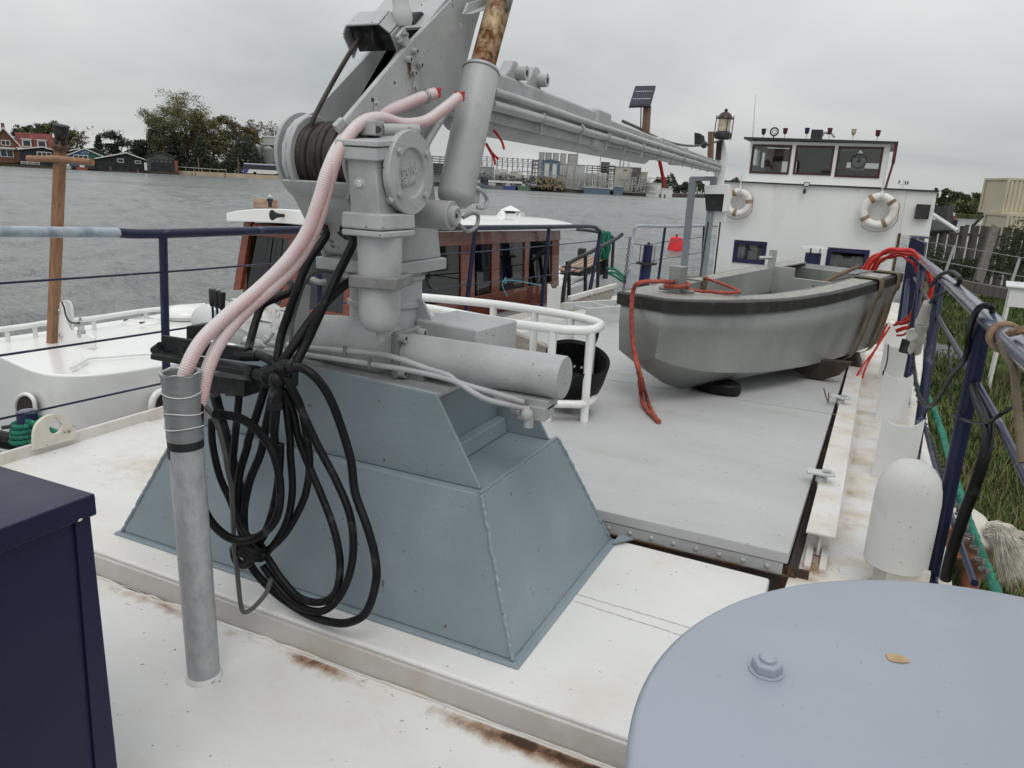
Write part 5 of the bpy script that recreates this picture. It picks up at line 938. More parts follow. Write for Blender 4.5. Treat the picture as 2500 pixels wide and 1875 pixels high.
# chocks
c = V((-0.975,6.08,0.05)); g = MB(); P = [c+da*(math.cos(a)*.13)+dp*(math.sin(a)*.24)+V((0,0,-.002)) for a in [2*math.pi*i/28 for i in range(28)]]; g.prism(P, (0,0,.10)); g.build('boat_chock', 'rubber_black', loc=c, bevel=.03, seg=3, label='black rubber pad under the bow of the dinghy', cat='chock')
c = V((-0.3653,7.0121,0.03)); g = MB(); P = [(-.42,.16),(-.2,.07),(0,.01),(.16,-.0),(.3,.06),(.42,.2)]; g.prism([c+da*.1+V((x*.8,-x*.1,z)) for x, z in P], da*.10); g.build('boat_chock', 'chock_brown', loc=c, bevel=.01, label='dark brown curved wooden cradle under the dinghy amidships', cat='chock')
g = MB(); g.prism([V((-.75,8.3,-.0)), V((.1,7.95,-.0)), V((.05,7.95,.16)), V((-.3,8.1,.11)), V((-.7,8.3,.17))], (.03,.08,0)); g.build('boat_chock', 'chock_brown', loc=(-.3,8.1,0), bevel=.01, label='dark wooden cradle under the dinghy stern', cat='chock')
# red painter
RP = [bp_+V((.02,.10,.05))]+[bp_+V((.085*math.cos(a),.085*math.sin(a),.04+.012*a/2)) for a in [1.5,2.4,3.3,4.2,5.1,6.0,6.9,7.8]]+[V(p) for p in ((-1.3737,5.1484,0.98),(-1.452,5.18,0.9224),(-1.4496,5.16,0.783),(-1.4255,5.14,0.6187),(-1.3754,5.08,0.4644),(-1.3107,5.0,0.3615),(-1.4027,5.4744,0.085),(-1.2848,5.1541,0.085),(-1.1052,4.8591,0.085))]
rope('painter_rope', RP, .0155, 'rope_red', 'red rope round the dinghy bow bitt, its tail lying on the hatch')
rope('painter_rope', ((-1.1063,4.8651,0.08),(-1.2225,5.1067,0.08),(-1.3762,5.5056,0.082),(-1.291,5.02,0.3175),(-1.3439,5.06,0.4191),(-1.4071,5.11,0.5618),(-1.4325,5.13,0.7044)), .0135, 'rope_red', 'second red rope strand of the doubled tail before the dinghy bow')
rope('painter_rope', [bp_+V((.06,.05,.04)), bp_+V((.2,.12,.03)), bp_+V((.42,.28,.035)), dpt(.40,-.36,.93)], .0125, 'rope_red', 'red rope stretched from bow bitt to the far strap in the dinghy')
# red hose coil at stern
HC = thing('red_hose', (.05,8.6,.9), 'coil of red rubber hose and cable draped over the dinghy stern', 'hose')
for i, (cx_, cz_, rx, rz) in enumerate(((.10,.72,.34,.42),(.13,.70,.30,.40),(.08,.74,.36,.38),(.12,.68,.33,.45),(.09,.70,.28,.36))):
    P = []
    for k in range(26):
        a = math.radians(-75+k*11.2); P.append(V((cx_+.20+rx*math.cos(a)*.95+.01*math.sin(k), 8.75+.05*i-.15*math.cos(a*.5), cz_+rz*math.sin(a)+.012*math.sin(k*2+i))))
    MB().tube(P, (.022,.016,.02,.012,.015)[i], 9, 3).build('coil', 'hose_red', HC, smooth=70)
for k in range(2): MB().tube([(.28+.03*k,8.35,.42-.03*k),(.22,8.1,.22),(.12+.03*k,7.7,.10),(.08+.05*k,7.5,.02)], .010, 7, 5).build('tail', 'hose_red', HC)
g = MB(); g.tube([(.30,7.7,.32),(.31,7.6,.2),(.30,7.55,.10)], .006, 6, 4); g.box((.30,7.55,.08), (.025,.025,.04)); g.build('plug_lead', 'rubber_black', loc=(.3,7.55,.06), label='short black lead with plug hanging beside the bulwark knee', cat='cable')

# ================================================================== wheelhouse
WY = 16.5
WH = thing('wheelhouse', (-.95,17.5,-.25), 'white wheelhouse with three brown-framed windows above a plain front wall', 'wheelhouse')
wl, wr = (-2.9364,16.5,-0.154)[0], (0.4909,16.5,0.1697)[0]
wl2, wr2 = (-2.9331,16.5,1.8117), (0.837,16.5,1.8302)
ztop = 1.83
def fy(x): return WY+.06*((x+.95)/1.9)**2*1.6
def hole_wall(x0, x1, z0, z1, holes, y0, th, name, m, par):
    """wall sheet of real thickness with rectangular openings"""
    xs_ = sorted(set([x0,x1]+[h[0] for h in holes]+[h[1] for h in holes])); zs_ = sorted(set([z0,z1]+[h[2] for h in holes]+[h[3] for h in holes])); g = MB()
    bm = bmesh.new(); vd = {}
    def vv(x, z):
        if (x,z) not in vd: vd[(x,z)] = bm.verts.new((x, y0(x) if callable(y0) else y0, z))
        return vd[(x,z)]
    for i in range(len(xs_)-1):
        for j in range(len(zs_)-1):
            cx_, cz_ = (xs_[i]+xs_[i+1])/2, (zs_[j]+zs_[j+1])/2
            if any(h[0] < cx_ < h[1] and h[2] < cz_ < h[3] for h in holes): continue
            bm.faces.new((vv(xs_[i],zs_[j]), vv(xs_[i+1],zs_[j]), vv(xs_[i+1],zs_[j+1]), vv(xs_[i],zs_[j+1])))
    r = bmesh.ops.extrude_face_region(bm, geom=bm.faces[:]); bmesh.ops.translate(bm, verts=[q for q in r['geom'] if isinstance(q, bmesh.types.BMVert)], vec=(0,th,0))
    bmesh.ops.recalc_face_normals(bm, faces=bm.faces); bm.verts.ensure_lookup_table(); bm.verts.index_update()
    g.v = [v.co.copy() for v in bm.verts]; g.f = [tuple(v.index for v in f.verts) for f in bm.faces]; bm.free(); return g.build(name, m, par)
W1 = [(-2.5618,16.5,0.6771), (-1.9011,16.5,0.1916)]; W2 = [(-0.7401,16.5,0.6838), (-0.0175,16.5,0.1495)]
win = [(W1[0][0], W1[1][0]-.0, W1[1][2]+.02, W1[0][2]), (W2[0][0], W2[1][0]+.05, W2[1][2]+.07, W2[0][2]-.02)]
hole_wall(wl, wr, -.5, ztop, win, WY, .12, 'front_wall', 'house_white', WH)
g = MB(); g.span(wr+.001,1.0,WY+.0,WY+.12,.98,ztop-.02); g.build('door_header', 'house_white', WH, bevel=.01)
g = MB(); g.hexa([(.98,WY-.005,-.5),(1.06,WY-.005,-.5),(1.06,WY+.13,-.5),(.98,WY+.13,-.5),(.93,WY-.005,1.05),(1.0,WY-.005,1.05),(1.0,WY+.13,1.05),(.93,WY+.13,1.05)]); g.build('door_jamb', 'house_white', WH, bevel=.015)
g = MB(); g.span(wr-.02,wr+.03,WY-.03,WY-.002,-.4,1.02); g.build('door_edge', 'chain_rust', WH)
g = MB(); g.span(wl,wl+.1,WY+.12,21,-.5,ztop-.02); g.build('side_wall', 'house_white', WH); g = MB(); g.span(wr-.1,wr-.0,WY+.12,21,-.5,ztop-.02); g.build('side_wall', 'house_white', WH)
g = MB(); g.span(wl,wr,20.9,21,-.5,ztop-.02); g.build('rear_wall', 'house_white', WH)
g = MB(); g.hexa([(wl-.06,WY-.05,ztop+.005),(1.02,WY-.05,ztop-.015),(1.02,21.1,ztop-.015),(wl-.06,21.1,ztop+.005),(wl-.06,WY-.05,ztop+.03),(1.02,WY-.05,ztop+.01),(1.02,21.1,ztop+.01),(wl-.06,21.1,ztop+.03)]); g.build('lower_roof', 'house_white', WH)
g = MB(); g.hexa([(wl-.065,WY-.056,ztop+.002),(1.03,WY-.056,ztop-.018),(1.03,WY-.051,ztop-.018),(wl-.065,WY-.051,ztop+.002),(wl-.065,WY-.056,ztop+.032),(1.03,WY-.056,ztop+.012),(1.03,WY-.051,ztop+.012),(wl-.065,WY-.051,ztop+.032)]); g.build('roof_trim', 'trim_black', WH)
for i, (x0, x1, z0, z1) in enumerate(win):
    g = MB(); b = .085
    for (a0,a1,c0_,c1_) in ((x0,x1,z1-b,z1),(x0,x1,z0,z0+b),(x0,x0+b,z0+b,z1-b),(x1-b,x1,z0+b,z1-b)): g.span(a0+.001,a1-.001,WY-.018,WY+.05,c0_+.001,c1_-.001)
    fr_ = g.build('window_frame', 'window_blue', WH, bevel=.006)
    g = MB(); g.span(x0+b,x1-b,WY+.02,WY+.028,z0+b,z1-b); g.build('pane', 'glass', fr_)
    g = MB(); N_ = 30
    for k in range(N_+1):
        x = x0+b+(x1-x0-2*b)*k/N_; y = WY+.08+.012*math.sin(k*1.7); g.v += [V((x,y,z0+b-.01)), V((x+(.05*math.sin(k*.9) if i == 0 else .02*math.sin(k)),y,z1-b-(.06 if abs(k-N_/2) > 3 else .12)))]
    for k in range(N_): g.f.append((2*k,2*k+2,2*k+3,2*k+1))
    g.build('curtain', 'curtain', fr_)
    g = MB(); g.span(x0-.1,x1+.1,WY+.4,WY+.42,z0-.1,z1+.1); g.build('dark_room', 'dark_inside', fr_)
for x_, z_, w_, h_ in ((win[0][0]+.03,win[0][2],.10,.45),(win[1][1]-.06,win[1][2],.10,.4),(-1.9,ztop-.02,.16,.7),(-.35,ztop-.02,.14,.6),(.25,ztop-.02,.12,.9)):
    stain('rust_streak', [(x_-w_,WY-.003,z_),(x_+w_,WY-.003,z_),(x_+w_*.7,WY-.003,z_-h_),(x_-w_*.7,WY-.003,z_-h_)], 10, 16, lambda u, v: .34*bell(u,.5,.25)*(1-v)-max(0,.12-min(u,1-u,v+.12,1-v))*6, m='ochre_stain', par=WH)
# upper wheelhouse
UY = 16.75
ub = ztop+.03
UL_, UR_ = (-2.5237,16.75,1.8979)[0], (0.0876,16.75,1.8906)[0]; UTL, UTR = (-2.5192,16.75,2.6691), (0.0621,16.75,2.6619)
ut = (UTL[2]+UTR[2])/2
ww = []
for a, b in (((-2.471,16.75,2.6375), (-1.6953,16.75,2.03)), ((-1.6208,16.75,2.6559), (-0.8981,16.75,2.0393)), ((-0.8333,16.75,2.6418), (-0.0212,16.75,2.0215))): ww.append((a[0], b[0], b[2], min(a[2], ut-.06)))
hole_wall(UL_, UR_, ub, ut, ww, UY, .08, 'upper_front', 'house_white', WH)
hole_wall(UL_, UR_, ub, ut, [(h[0]+.35, h[1]+.15, h[2]-.02, h[3]-.22) for h in (ww[0],)]+[(ww[2][0]+.1, ww[2][1]-.0, ww[2][2]+.0, ww[2][3]-.2)], 19.2, .06, 'upper_rear', 'wood_inside', WH)
for x in (UL_, UR_-.06): 
    g = MB(); g.span(x,x+.06,UY+.081,19.19,ub,ub+.35); g.span(x,x+.06,UY+.081,19.19,ut-.12,ut-.001); g.span(x,x+.06,17.9,18.3,ub+.35,ut-.12); g.span(x,x+.06,UY+.081,UY+.3,ub+.35,ut-.12); g.build('upper_side', 'house_white', WH)
g = MB(); g.hexa([(UL_-.12,UY-.12,ut+.03),(UR_+.12,UY-.12,ut+.0),(UR_+.12,19.35,ut+.0),(UL_-.12,19.35,ut+.03),(UL_-.12,UY-.12,ut+.07),(UR_+.12,UY-.12,ut+.04),(UR_+.12,19.35,ut+.04),(UL_-.12,19.35,ut+.07)]); g.build('upper_roof', 'trim_black', WH)
g = MB(); g.bar((UR_+.09,UY-.06,ut-.35), (UR_+.02,UY-.04,ub-.1), .05, .03); g.span(UR_+.06,UR_+.12,UY-.1,UY-.02,ut-.36,ut); g.build('drain_pipe', 'maroon', WH)
for i, (x0, x1, z0, z1) in enumerate(ww):
    g = MB(); b = .045
    for (a0,a1,c0_,c1_) in ((x0,x1,z1-b,z1),(x0,x1,z0,z0+b),(x0,x0+b,z0+b,z1-b),(x1-b,x1,z0+b,z1-b)): g.span(a0+.001,a1-.001,UY-.02,UY+.04,c0_+.001,c1_-.001)
    fr_ = g.build('window_frame', 'window_brown', WH, bevel=.006); g = MB(); g.span(x0+b,x1-b,UY+.01,UY+.016,z0+b,z1-b); g.build('pane', 'glass', fr_)
g = MB(); g.span(ww[1][0]-.02,ww[1][1]+.1,17.6,17.62,ub,ut-.02); g.build('cabin_panel', 'dark_inside', WH)
g = MB(); g.span(ww[2][0],ww[2][1],17.0,17.3,ub,ww[2][2]+.19); g.build('dashboard', 'maroon', WH, bevel=.02)
c = V((-0.4297,16.72,2.3388)); g = MB(); g.torus(c, (0,1,0), .132, .013, 36, 8); g.build('clear_view_ring', 'trim_black', WH); g = MB(); g.prism(((-0.4929,16.73,2.4517),(-0.4272,16.73,2.5425),(-0.3584,16.73,2.4554)), (0,.006,0)); g.build('wiper_bracket', 'bright_grey', WH)
g = MB(); g.ball(c, (.03,.02,.035), 10, 8); g.bar(c, c+V((0,0,.11)), .012, .012); g.build('wiper_motor', 'trim_black', WH)
g = MB(); g.span(c.x-.14,c.x+.12,16.95,16.96,ww[2][2]+.14,c.z+.06); g.build('paper_sheet', 'trim_white', WH)
g = MB(); g.box((0.8099,16.44,1.4459), (.24,.08,.27)); g.build('side_light_box', 'trim_black', WH, bevel=.01)
# chimney, small fixtures
CM = thing('stove_chimney', (-0.9176,15.6,0.2504), 'dark blue stove chimney with a flat rain cap before the wheelhouse', 'chimney')
a, b = V((-0.9315,15.6,0.2067)), V((-0.935,15.6,0.5861)); g = MB(); g.cyl(a-V((0,0,.4)), b, .145, n=24); g.build('flue', 'window_blue', CM); g = MB(); g.lathe(b+V((0,0,.10)), (0,0,1), [(.25,0),(.24,.012),(.02,.05)], 24); g.build('rain_cap', 'bright_grey', CM)
for k in range(3): an = k*2.1; MB().cyl(b+V((.11*math.cos(an),.11*math.sin(an),-.02)), b+V((.11*math.cos(an),.11*math.sin(an),.11)), .01, n=6).build('cap_stay', 'trim_black', CM)
g = MB(); FLp = V((-1.2967,16.4,1.8509)); g.box(FLp, (.11,.05,.085)); FL = g.build('floodlight', 'trim_black', loc=FLp, bevel=.008, label='small black floodlight under the roof edge of the white front', cat='floodlight'); g = MB(); g.box(FLp+V((0,-.026,0)), (.085,.004,.06)); g.build('lens', 'bright_grey', FL); g = MB(); g.ball(FLp+V((-.02,0,-.13)), (.03,.03,.055), 10, 8); g.build('sensor', 'trim_black', FL)
g = MB(); g.box((0.2779,16.3,0.5678), (.17,.08,.32)); g.build('meter_box', 'bright_grey', loc=(0.2994,16.3,0.4316), bevel=.01, label='small grey metal box on the wall beside the doorway', cat='box')
# life rings
def lifering(c, R, r, tilt, lab, bands):
    t = thing('life_ring', c, lab, 'life ring', 'life rings on the wheelhouse front'); c = V(c)
    MB().torus(c, (0,1,0), R, r, 48, 14).build('ring', 'ring_white', t, smooth=80)
    for a in bands:
        p = c+V((math.cos(a)*R,0,math.sin(a)*R)); MB().torus(p, (-math.sin(a),0,math.cos(a)), r+.003, .008, 18, 6).build('band', 'ring_band', t)
        g = MB(); g.tube([p+V((-math.sin(a),0,math.cos(a)))*s for s in (-.035,0,.035)], r+.006, 16, 1); g.build('band_wrap', 'ring_band', t)
    P = [c+V((math.cos(a)*(R+r*1.05+.03*abs(math.sin(a*2))), -.02, math.sin(a)*(R+r*1.05)-.05*(1 if math.sin(a) < 0 else 0))) for a in [math.radians(k*15) for k in range(-9,3)]]
    MB().tube(P, .007, 6, 4).build('grab_line', 'rope_tan', t); MB().cyl(c+V((0,0,R+r*.3)), c+V((0,.03,R+.32)), .012, n=8).build('hanger', 'rope_white', t); MB().tube([c+V((.01*k,0,R))+V((math.cos(a)*.01,math.sin(a)*.11,math.cos(a)*.1)) for k in range(4) for a in [i*math.pi/4 for i in range(8)]], .009, 6, 2).build('lashing', 'rope_white', t)
lifering((0.0626,16.36,1.4201), .262, .078, 0, 'white life ring with four brown bands, right of the wheelhouse front', [math.radians(a) for a in (40,125,215,300)])
lifering((-2.5571,16.36,1.436), .215, .066, 0, 'white life ring on the left of the wheelhouse front, behind the boom head', [math.radians(a) for a in (8,120,258)])
# roof lamps
LL = [((-2.3068,16.9,2.7489), (-2.3062,16.9,2.8467), 'trim_black', 'small dark signal lamp, leftmost on the wheelhouse roof'), ((-1.8833,16.9,2.757), (-1.8869,16.9,2.8644), 'maroon', 'small maroon signal lamp beside the round horn on the roof'), ((-1.469,16.9,2.7649), (-1.4718,16.9,2.8754), 'engine_blue', 'small blue-black signal lamp left of the black roof box'), ((-1.039,16.9,2.7731), (-1.046,16.9,2.878), 'maroon', 'small red signal lamp right of the black roof box'), ((-0.6021,16.9,2.7503), (-0.6079,16.9,2.8686), 'lens_amber', 'small pale signal lamp, second from the right on the roof'), ((-0.1668,16.9,2.7384), (-0.1727,16.9,2.8513), 'maroon', 'small dark red signal lamp, rightmost on the roof')]
for a, b, m_, lab in LL:
    t = thing('signal_lamp', a, lab, 'lamp', 'signal lamps on the wheelhouse roof'); a, b = V(a), V(b)
    MB().cyl(V((a.x,a.y,ut+.04)), b, .008, n=6).build('stem', 'bright_grey', t); MB().lathe(b, (0,0,1), [(.008,-.05),(.035,-.03),(.042,.0),(.045,.05),(.05,.055),(.05,.07),(.04,.075)], 14).build('head', m_, t)
t = thing('roof_horn', (-2.0913,16.9,2.7747), 'round grille horn on the wheelhouse roof', 'horn'); c = V((-2.0988,16.9,2.8652)); MB().torus(c, (0,1,0), .075, .016, 24, 8).build('rim', 'trim_black', t); MB().torus(c, (0,1,0), .035, .012, 18, 6).build('centre', 'bright_grey', t); MB().cyl(V((c.x,c.y,ut+.04)), c-V((0,0,.07)), .014, n=8).build('stem', 'trim_black', t)
g = MB(); g.box(V((-1.2817,16.95,2.8251)), (.215,.12,.19)); g.build('roof_box', 'trim_black', loc=V((-1.2727,16.95,2.7616)), bevel=.008, label='black square box in the middle of the wheelhouse roof', cat='box')
MB().tube(((-1.1767,17.0,2.7988),(-1.1739,17.0,2.8519),(-1.1251,17.0,2.8739),(-1.0816,17.0,2.8598),(-1.0203,17.0,2.865),(-0.9715,17.0,2.8132),(-0.9376,17.0,2.7927)), .025, 8, 5).build('air_pipe', 'bright_grey', loc=(-1.0803,17.0,2.7794), label='white bent air pipes behind the red roof lamp', cat='pipe')
MB().cyl((-2.51,16.9,2.745), (-2.5593,16.9,3.5759), .012, .005, n=6).build('whip_antenna', 'bright_grey', loc=(-2.51,16.9,2.745), label='thin whip antenna at the left roof corner', cat='antenna')
# ---------------- gantry, solar panel, lantern, floodlight
GT = thing('boom_gantry', (-2.6,13,.0), 'grey steel gantry frame carrying the boom tip before the wheelhouse', 'gantry')
for a, b in (((-2.7884,12.95,0.1382), (-2.7985,12.95,1.8263)), ((-2.4535,12.95,0.1702), (-2.4522,12.95,1.8402))):
    a = V(a); MB().bar((a.x,a.y,dz(13)+.1), b, .105, .105, (0,1,0)).build('leg', 'gantry_grey', GT, bevel=.006)
MB().bar((-2.835,12.95,1.8101), (-2.4356,12.95,1.8262), .10, .07).build('crossbar', 'gantry_grey', GT, bevel=.006)
SP = thing('solar_panel', (-2.3161,8.2,2.1929), 'small dark solar panel on a brown wooden post atop the boom', 'solar panel')
a, b = V((-2.3204,8.2,2.1929)), V((-2.3297,8.2,2.452)); MB().bar(a-V((0,0,.06)), b, .072, .06, (0,1,0)).build('post', 'post_brown', SP, bevel=.004)
pq = [V(p) for p in ((-2.4846,8.05,2.4295),(-2.2738,8.12,2.4438),(-2.2894,8.32,2.6687),(-2.494,8.25,2.6575))]; nn_ = (pq[1]-pq[0]).cross(pq[3]-pq[0]).normalized()
MB().prism(pq, -nn_*.025).build('frame', 'trim_black', SP, bevel=.006)
ctr = sum(pq, V((0,0,0)))/4; MB().prism([p.lerp(ctr,.10)+nn_*.001 for p in pq], nn_*.003).build('cell', 'solar_cell', SP)
for v_ in (.30,.74):
    l0, l1 = pq[0].lerp(pq[3],v_).lerp(ctr,.18), pq[1].lerp(pq[2],v_).lerp(ctr,.18)
    for k in range(9): MB().bar(l0.lerp(l1,(k+.1)/9)+nn_*.005, l0.lerp(l1,(k+.7)/9)+nn_*.005, .008, .002, nn_).build('busbar', 'trim_white', SP)
MB().tube(((-2.3958,8.2,2.4389),(-2.3876,8.2,2.3224),(-2.3793,8.2,2.2181)), .006, 6, 3).build('lead', 'rubber_black', SP)
LN = thing('ship_lantern', (-2.4179,12.9,2.4389), 'old bronze lantern with ribbed glass on the boom head', 'lantern')
a = V((-2.3831,12.9,2.5159)); hh = .36; q = V((-2.3765,12.9,2.7853))-a; ax_ = q.normalized()
MB().lathe(a, ax_, [(.10,-.08),(.125,-.06),(.13,.0),(.115,.03),(.10,.04)], 20).build('base', 'matt_black', LN); MB().lathe(a, ax_, [(.098,.041),(.102,.08),(.096,.1),(.102,.13),(.096,.16),(.1,.19),(.098,.228)], 24).build('lens', 'lens_amber', LN)
MB().lathe(a, ax_, [(.13,.229),(.125,.25),(.08,.31),(.05,.33),(.02,.34),(.03,.37),(.01,.385)], 20).build('cap', 'window_brown', LN)
for k in range(4):
    an = k*math.pi/2+.5; o_ = V((math.cos(an)*.14,math.sin(an)*.14,0)); MB().cyl(a+o_-ax_*.09, a+o_+ax_*.28, .008, n=6).build('guard_bar', 'trim_black', LN)
FB = thing('work_floodlight', (-2.6678,12.4,2.2591), 'black floodlight hung on a cable beside the boom tip', 'floodlight'); g = MB(); g.hexa([V(p) for p in ((-2.7147,12.4,2.3162),(-2.5736,12.4,2.3194),(-2.5868,12.6,2.3513),(-2.7174,12.6,2.3287),(-2.7347,12.4,2.4994),(-2.6426,12.4,2.4875),(-2.609,12.6,2.4583),(-2.7357,12.6,2.4951))]); g.build('housing', 'matt_black', FB, bevel=.01); MB().ball((-2.5636,12.4,2.3196), .055, 12, 8).build('sensor', 'matt_black', FB)
MB().bar((-2.4779,12.6,2.1085), (-2.5156,12.6,2.528), .085, .07, (0,1,0)).build('timber_post', 'post_brown', loc=(-2.4779,12.6,2.1085), bevel=.004, label='short brown timber post between floodlight and lantern', cat='post')
pts = ((-2.3615,7.5,2.235),(-2.36,8.0,2.2178),(-2.461,9.0,2.2092),(-2.6138,10.5,2.2242),(-2.6103,11.5,2.2477),(-2.5916,12.3,2.3031),(-2.4956,12.6,2.3533),(-2.3879,12.8,2.4178))
MB().tube(pts, .016, 8, 6).build('power_cable', 'grey_cable', loc=pts[-1], label='grey cable sagging above the boom to the lantern', cat='cable')
# hatch fittings behind dinghy: engine vent, notch plates
EV = thing('engine_vent', (-3.2492,12.2,0.2323), 'dark blue cylindrical vent with wire guards near the red buoy', 'vent')
a = V((-3.2717,12.2,0.2226)); b = V((-3.2485,12.2,0.4213)); MB().cyl(V((a.x,a.y,-.12)), b, .09, n=20).build('trunk', 'engine_blue', EV); MB().cyl(b, b+V((0,0,.035)), .17, n=24).build('flange', 'trim_black', EV); MB().cyl(b+V((0,0,.035)), b+V((.01,0,.31)), .075, n=20).build('barrel', 'engine_blue', EV); MB().lathe(b+V((.01,0,.31)), (0,0,1), [(.075,0),(.03,.015),(.02,.045),(.001,.05)], 16).build('cap', 'engine_blue', EV)
for sx in (-.12,.12): MB().cyl(b+V((sx,0,.035)), b+V((sx,0,.30)), .006, n=6).build('guard_wire', 'trim_black', EV)
for i, (x, y, h, lab) in enumerate(((1745,495,.5,'white notched steel plate standing at the port hatch edge'),)):
    p = ((-3.6152,8.9,0.0582),(-3.4375,8.9,0.0781),(-3.4408,8.9,0.3835),(-3.4928,8.9,0.3701),(-3.5082,8.9,0.3357),(-3.57,8.9,0.3295),(-3.591,8.9,0.3769),(-3.627,8.9,0.3816))
    MB().prism(p, (0,.02,0)).build('notch_plate', 'house_white', loc=p[0], bevel=.003, label=lab, cat='plate')
for i, (f0_, f1_) in enumerate((((-2.9344,8.5449,0.18), (-2.44,8.6163,0.18)), ((-2.8972,8.6698,0.2), (-2.8229,9.7151,0.2)))): pass
LD = thing('alloy_ladder', (-2.7776,8.7772,0.12), 'grey alloy ladder lying on the hatch left of the dinghy bow', 'ladder')
la, lb = V((-2.9219,8.4681,0.16)), V((-2.4057,8.5075,0.16)); lc, ld = V((-2.9539,8.9407,0.16)), V((-2.748,10.2175,0.16))
r0, r1 = la, la+V((1.3,2.6,-.03)); off = V((-.38,.18,0))
for q_ in (V((0,0,0)), off): MB().bar(r0+q_, r1+q_, .05, .09).build('rail', 'bright_grey', LD, bevel=.004)
for k in range(8): MB().bar((r0+(r1-r0)*((k+.5)/8))+V((0,0,.0)), (r0+(r1-r0)*((k+.5)/8))+off, .035, .03).build('rung', 'bright_grey', LD)
pq_ = V((-3.9479,10.6155,0.25))

# ================================================================== white yacht alongside
YT = thing('motor_yacht', (-5.5,6,-1.0), 'white motor yacht with varnished mahogany cabin moored to port', 'yacht')
hx = [(-4.95,3.3),(-4.62,3.6),(-4.52,5),(-4.50,9),(-4.55,12.5),(-4.8,15.5)]; hf = [(-6.9,15.5),(-6.6,12),(-6.5,8),(-6.4,5),(-6.3,3.8),(-6.0,3.5),(-5.5,3.4)]
g = MB(); ring = hx+hf; n = len(ring)
for z, k in ((-1.3,.95),(-.5,.99),(-.10,1.0)): g.v += [V((-5.75+(x+5.75)*k, 7+(y-7)*k, z)) for x, y in ring]
for j in range(2):
    for i in range(n): g.f.append((j*n+i, j*n+(i+1)%n, (j+1)*n+(i+1)%n, (j+1)*n+i))
g.f.append(tuple(2*n+i for i in range(n))); g.build('hull', 'yacht_white', YT, smooth=50)
MB().tube([(-4.62,5.2,-.24),(-4.45,3.4,-.22),(-4.5,2.95,-.16),(-4.75,2.75,-.12),(-5.4,2.75,-.1),(-6.2,2.9,-.1)], .055, 10, 4).build('rubbing_strake', 'rubber_black', YT)
# coachroof with rounded corner
cr_ = [(-4.47,6.3),(-4.47,4.2),(-4.52,3.7),(-4.62,3.38),(-4.80,3.20),(-5.05,3.17),(-5.53,3.27),(-6.1,3.42),(-6.22,3.55),(-6.18,4.4),(-6.16,6.3)]
g = MB(); n = len(cr_); P = catmull([(x,y,0) for x, y in cr_],3); n = len(P)
g.v += [V((p.x,p.y,-.6)) for p in P]+[V((p.x,p.y,.205)) for p in P]; g.f += [(i,i+1,n+i+1,n+i) for i in range(n-1)]+[tuple(range(n,2*n))]
g.build('coachroof', 'yacht_white', YT, bevel=.018, seg=3)
MB().tube(((-4.8026,3.2712,0.235),(-4.8811,3.3935,0.235),(-4.9552,3.5074,0.235),(-4.958,3.571,0.235),(-4.8955,3.6491,0.235),(-4.8219,3.7773,0.235),(-4.703,3.9326,0.235),(-4.6045,4.0938,0.235)), .012, 9, 4).build('grab_rail', 'yacht_white', YT, smooth=70)
FRL = ((-6.0594,3.4154,0.31),(-6.0225,3.5587,0.31),(-6.0058,3.8117,0.31),(-6.0157,3.9297,0.31),(-5.9261,4.2724,0.31),(-5.9173,4.8013,0.31),(-5.7687,5.355,0.31))
MB().tube(FRL, .022, 10, 4).build('toe_rail', 'yacht_white', YT, smooth=70)
for p in ((-6.0333,3.6154,0.3),(-6.0252,3.8325,0.3),(-5.9435,4.2947,0.3),(-5.9304,4.8112,0.3),(-5.8237,5.2113,0.3)): MB().cyl(p, (p[0]*1.0,p[1],.2), .018, n=8).build('rail_stanchion', 'yacht_white', YT)
g = MB(); q = (-5.9119,4.7464,0.215); g.lathe(q, (0,0,1), [(.17,-.01),(.165,0),(.11,.022),(.001,.024)], 24); vg = g.build('deck_vent', 'yacht_white', YT)
for k in range(5): MB().box(V(q)+V((-.10+.05*k,-.075,.016)), (.022,.05,.01)).build('slot', 'recess_dark', vg)
MB().lathe((-5.7906,5.1632,0.24), (0,0,1), [(.20,-.03),(.20,.0),(.235,.005),(.235,.02),(.2,.065),(.1,.088),(.001,.092)], 28).build('mushroom_vent', 'yacht_white', YT, smooth=60)
# mast in tabernacle
MS = thing('wooden_mast', (-5.7543,3.78,0.1521), 'varnished square wooden mast with a cross-bar on the yacht foredeck', 'mast')
mb, mt_ = V((-5.7543,3.78,0.1521)), V((-5.3983,3.78,1.7381)); MB().bar(mb, mt_, .064, .064, (0,1,0)).build('spar', 'mast_wood', MS, bevel=.006)
MB().tube(((-5.6896,3.72,1.6067),(-5.6018,3.72,1.6061),(-5.3995,3.72,1.614),(-5.2877,3.72,1.612),(-5.1511,3.72,1.6052),(-5.0034,3.72,1.6011)), .024, 10, 3).build('cross_bar', 'mast_wood', MS)
md = (mt_-mb).normalized(); MB().lathe(mt_, md, [(.038,-.02),(.042,-.015),(.04,.01),(.028,.012),(.038,.022),(.046,.05),(.05,.10),(.055,.104),(.055,.112),(.05,.115)], 24).build('mast_cap', 'matt_black', MS); MB().lathe(mt_, md, [(.052,-.065),(.056,-.06),(.056,-.03),(.05,-.025)], 16).build('ferrule', 'chain_rust', MS)
TB = thing('tabernacle', (-5.6486,3.8706,0.205), 'white bracket plates clamping the mast foot on the yacht', 'bracket')
tq = ((-5.7695,3.8,0.1556),(-5.7258,3.8,0.4831),(-5.6957,3.8,0.5216),(-5.6472,3.8,0.5373),(-5.5965,3.8,0.528),(-5.5831,3.8,0.4903),(-5.5882,3.8,0.3757),(-5.5568,3.8,0.3266),(-5.4693,3.8,0.3067),(-5.3279,3.8,0.3159),(-5.2734,3.8,0.3011),(-5.2795,3.8,0.2129))
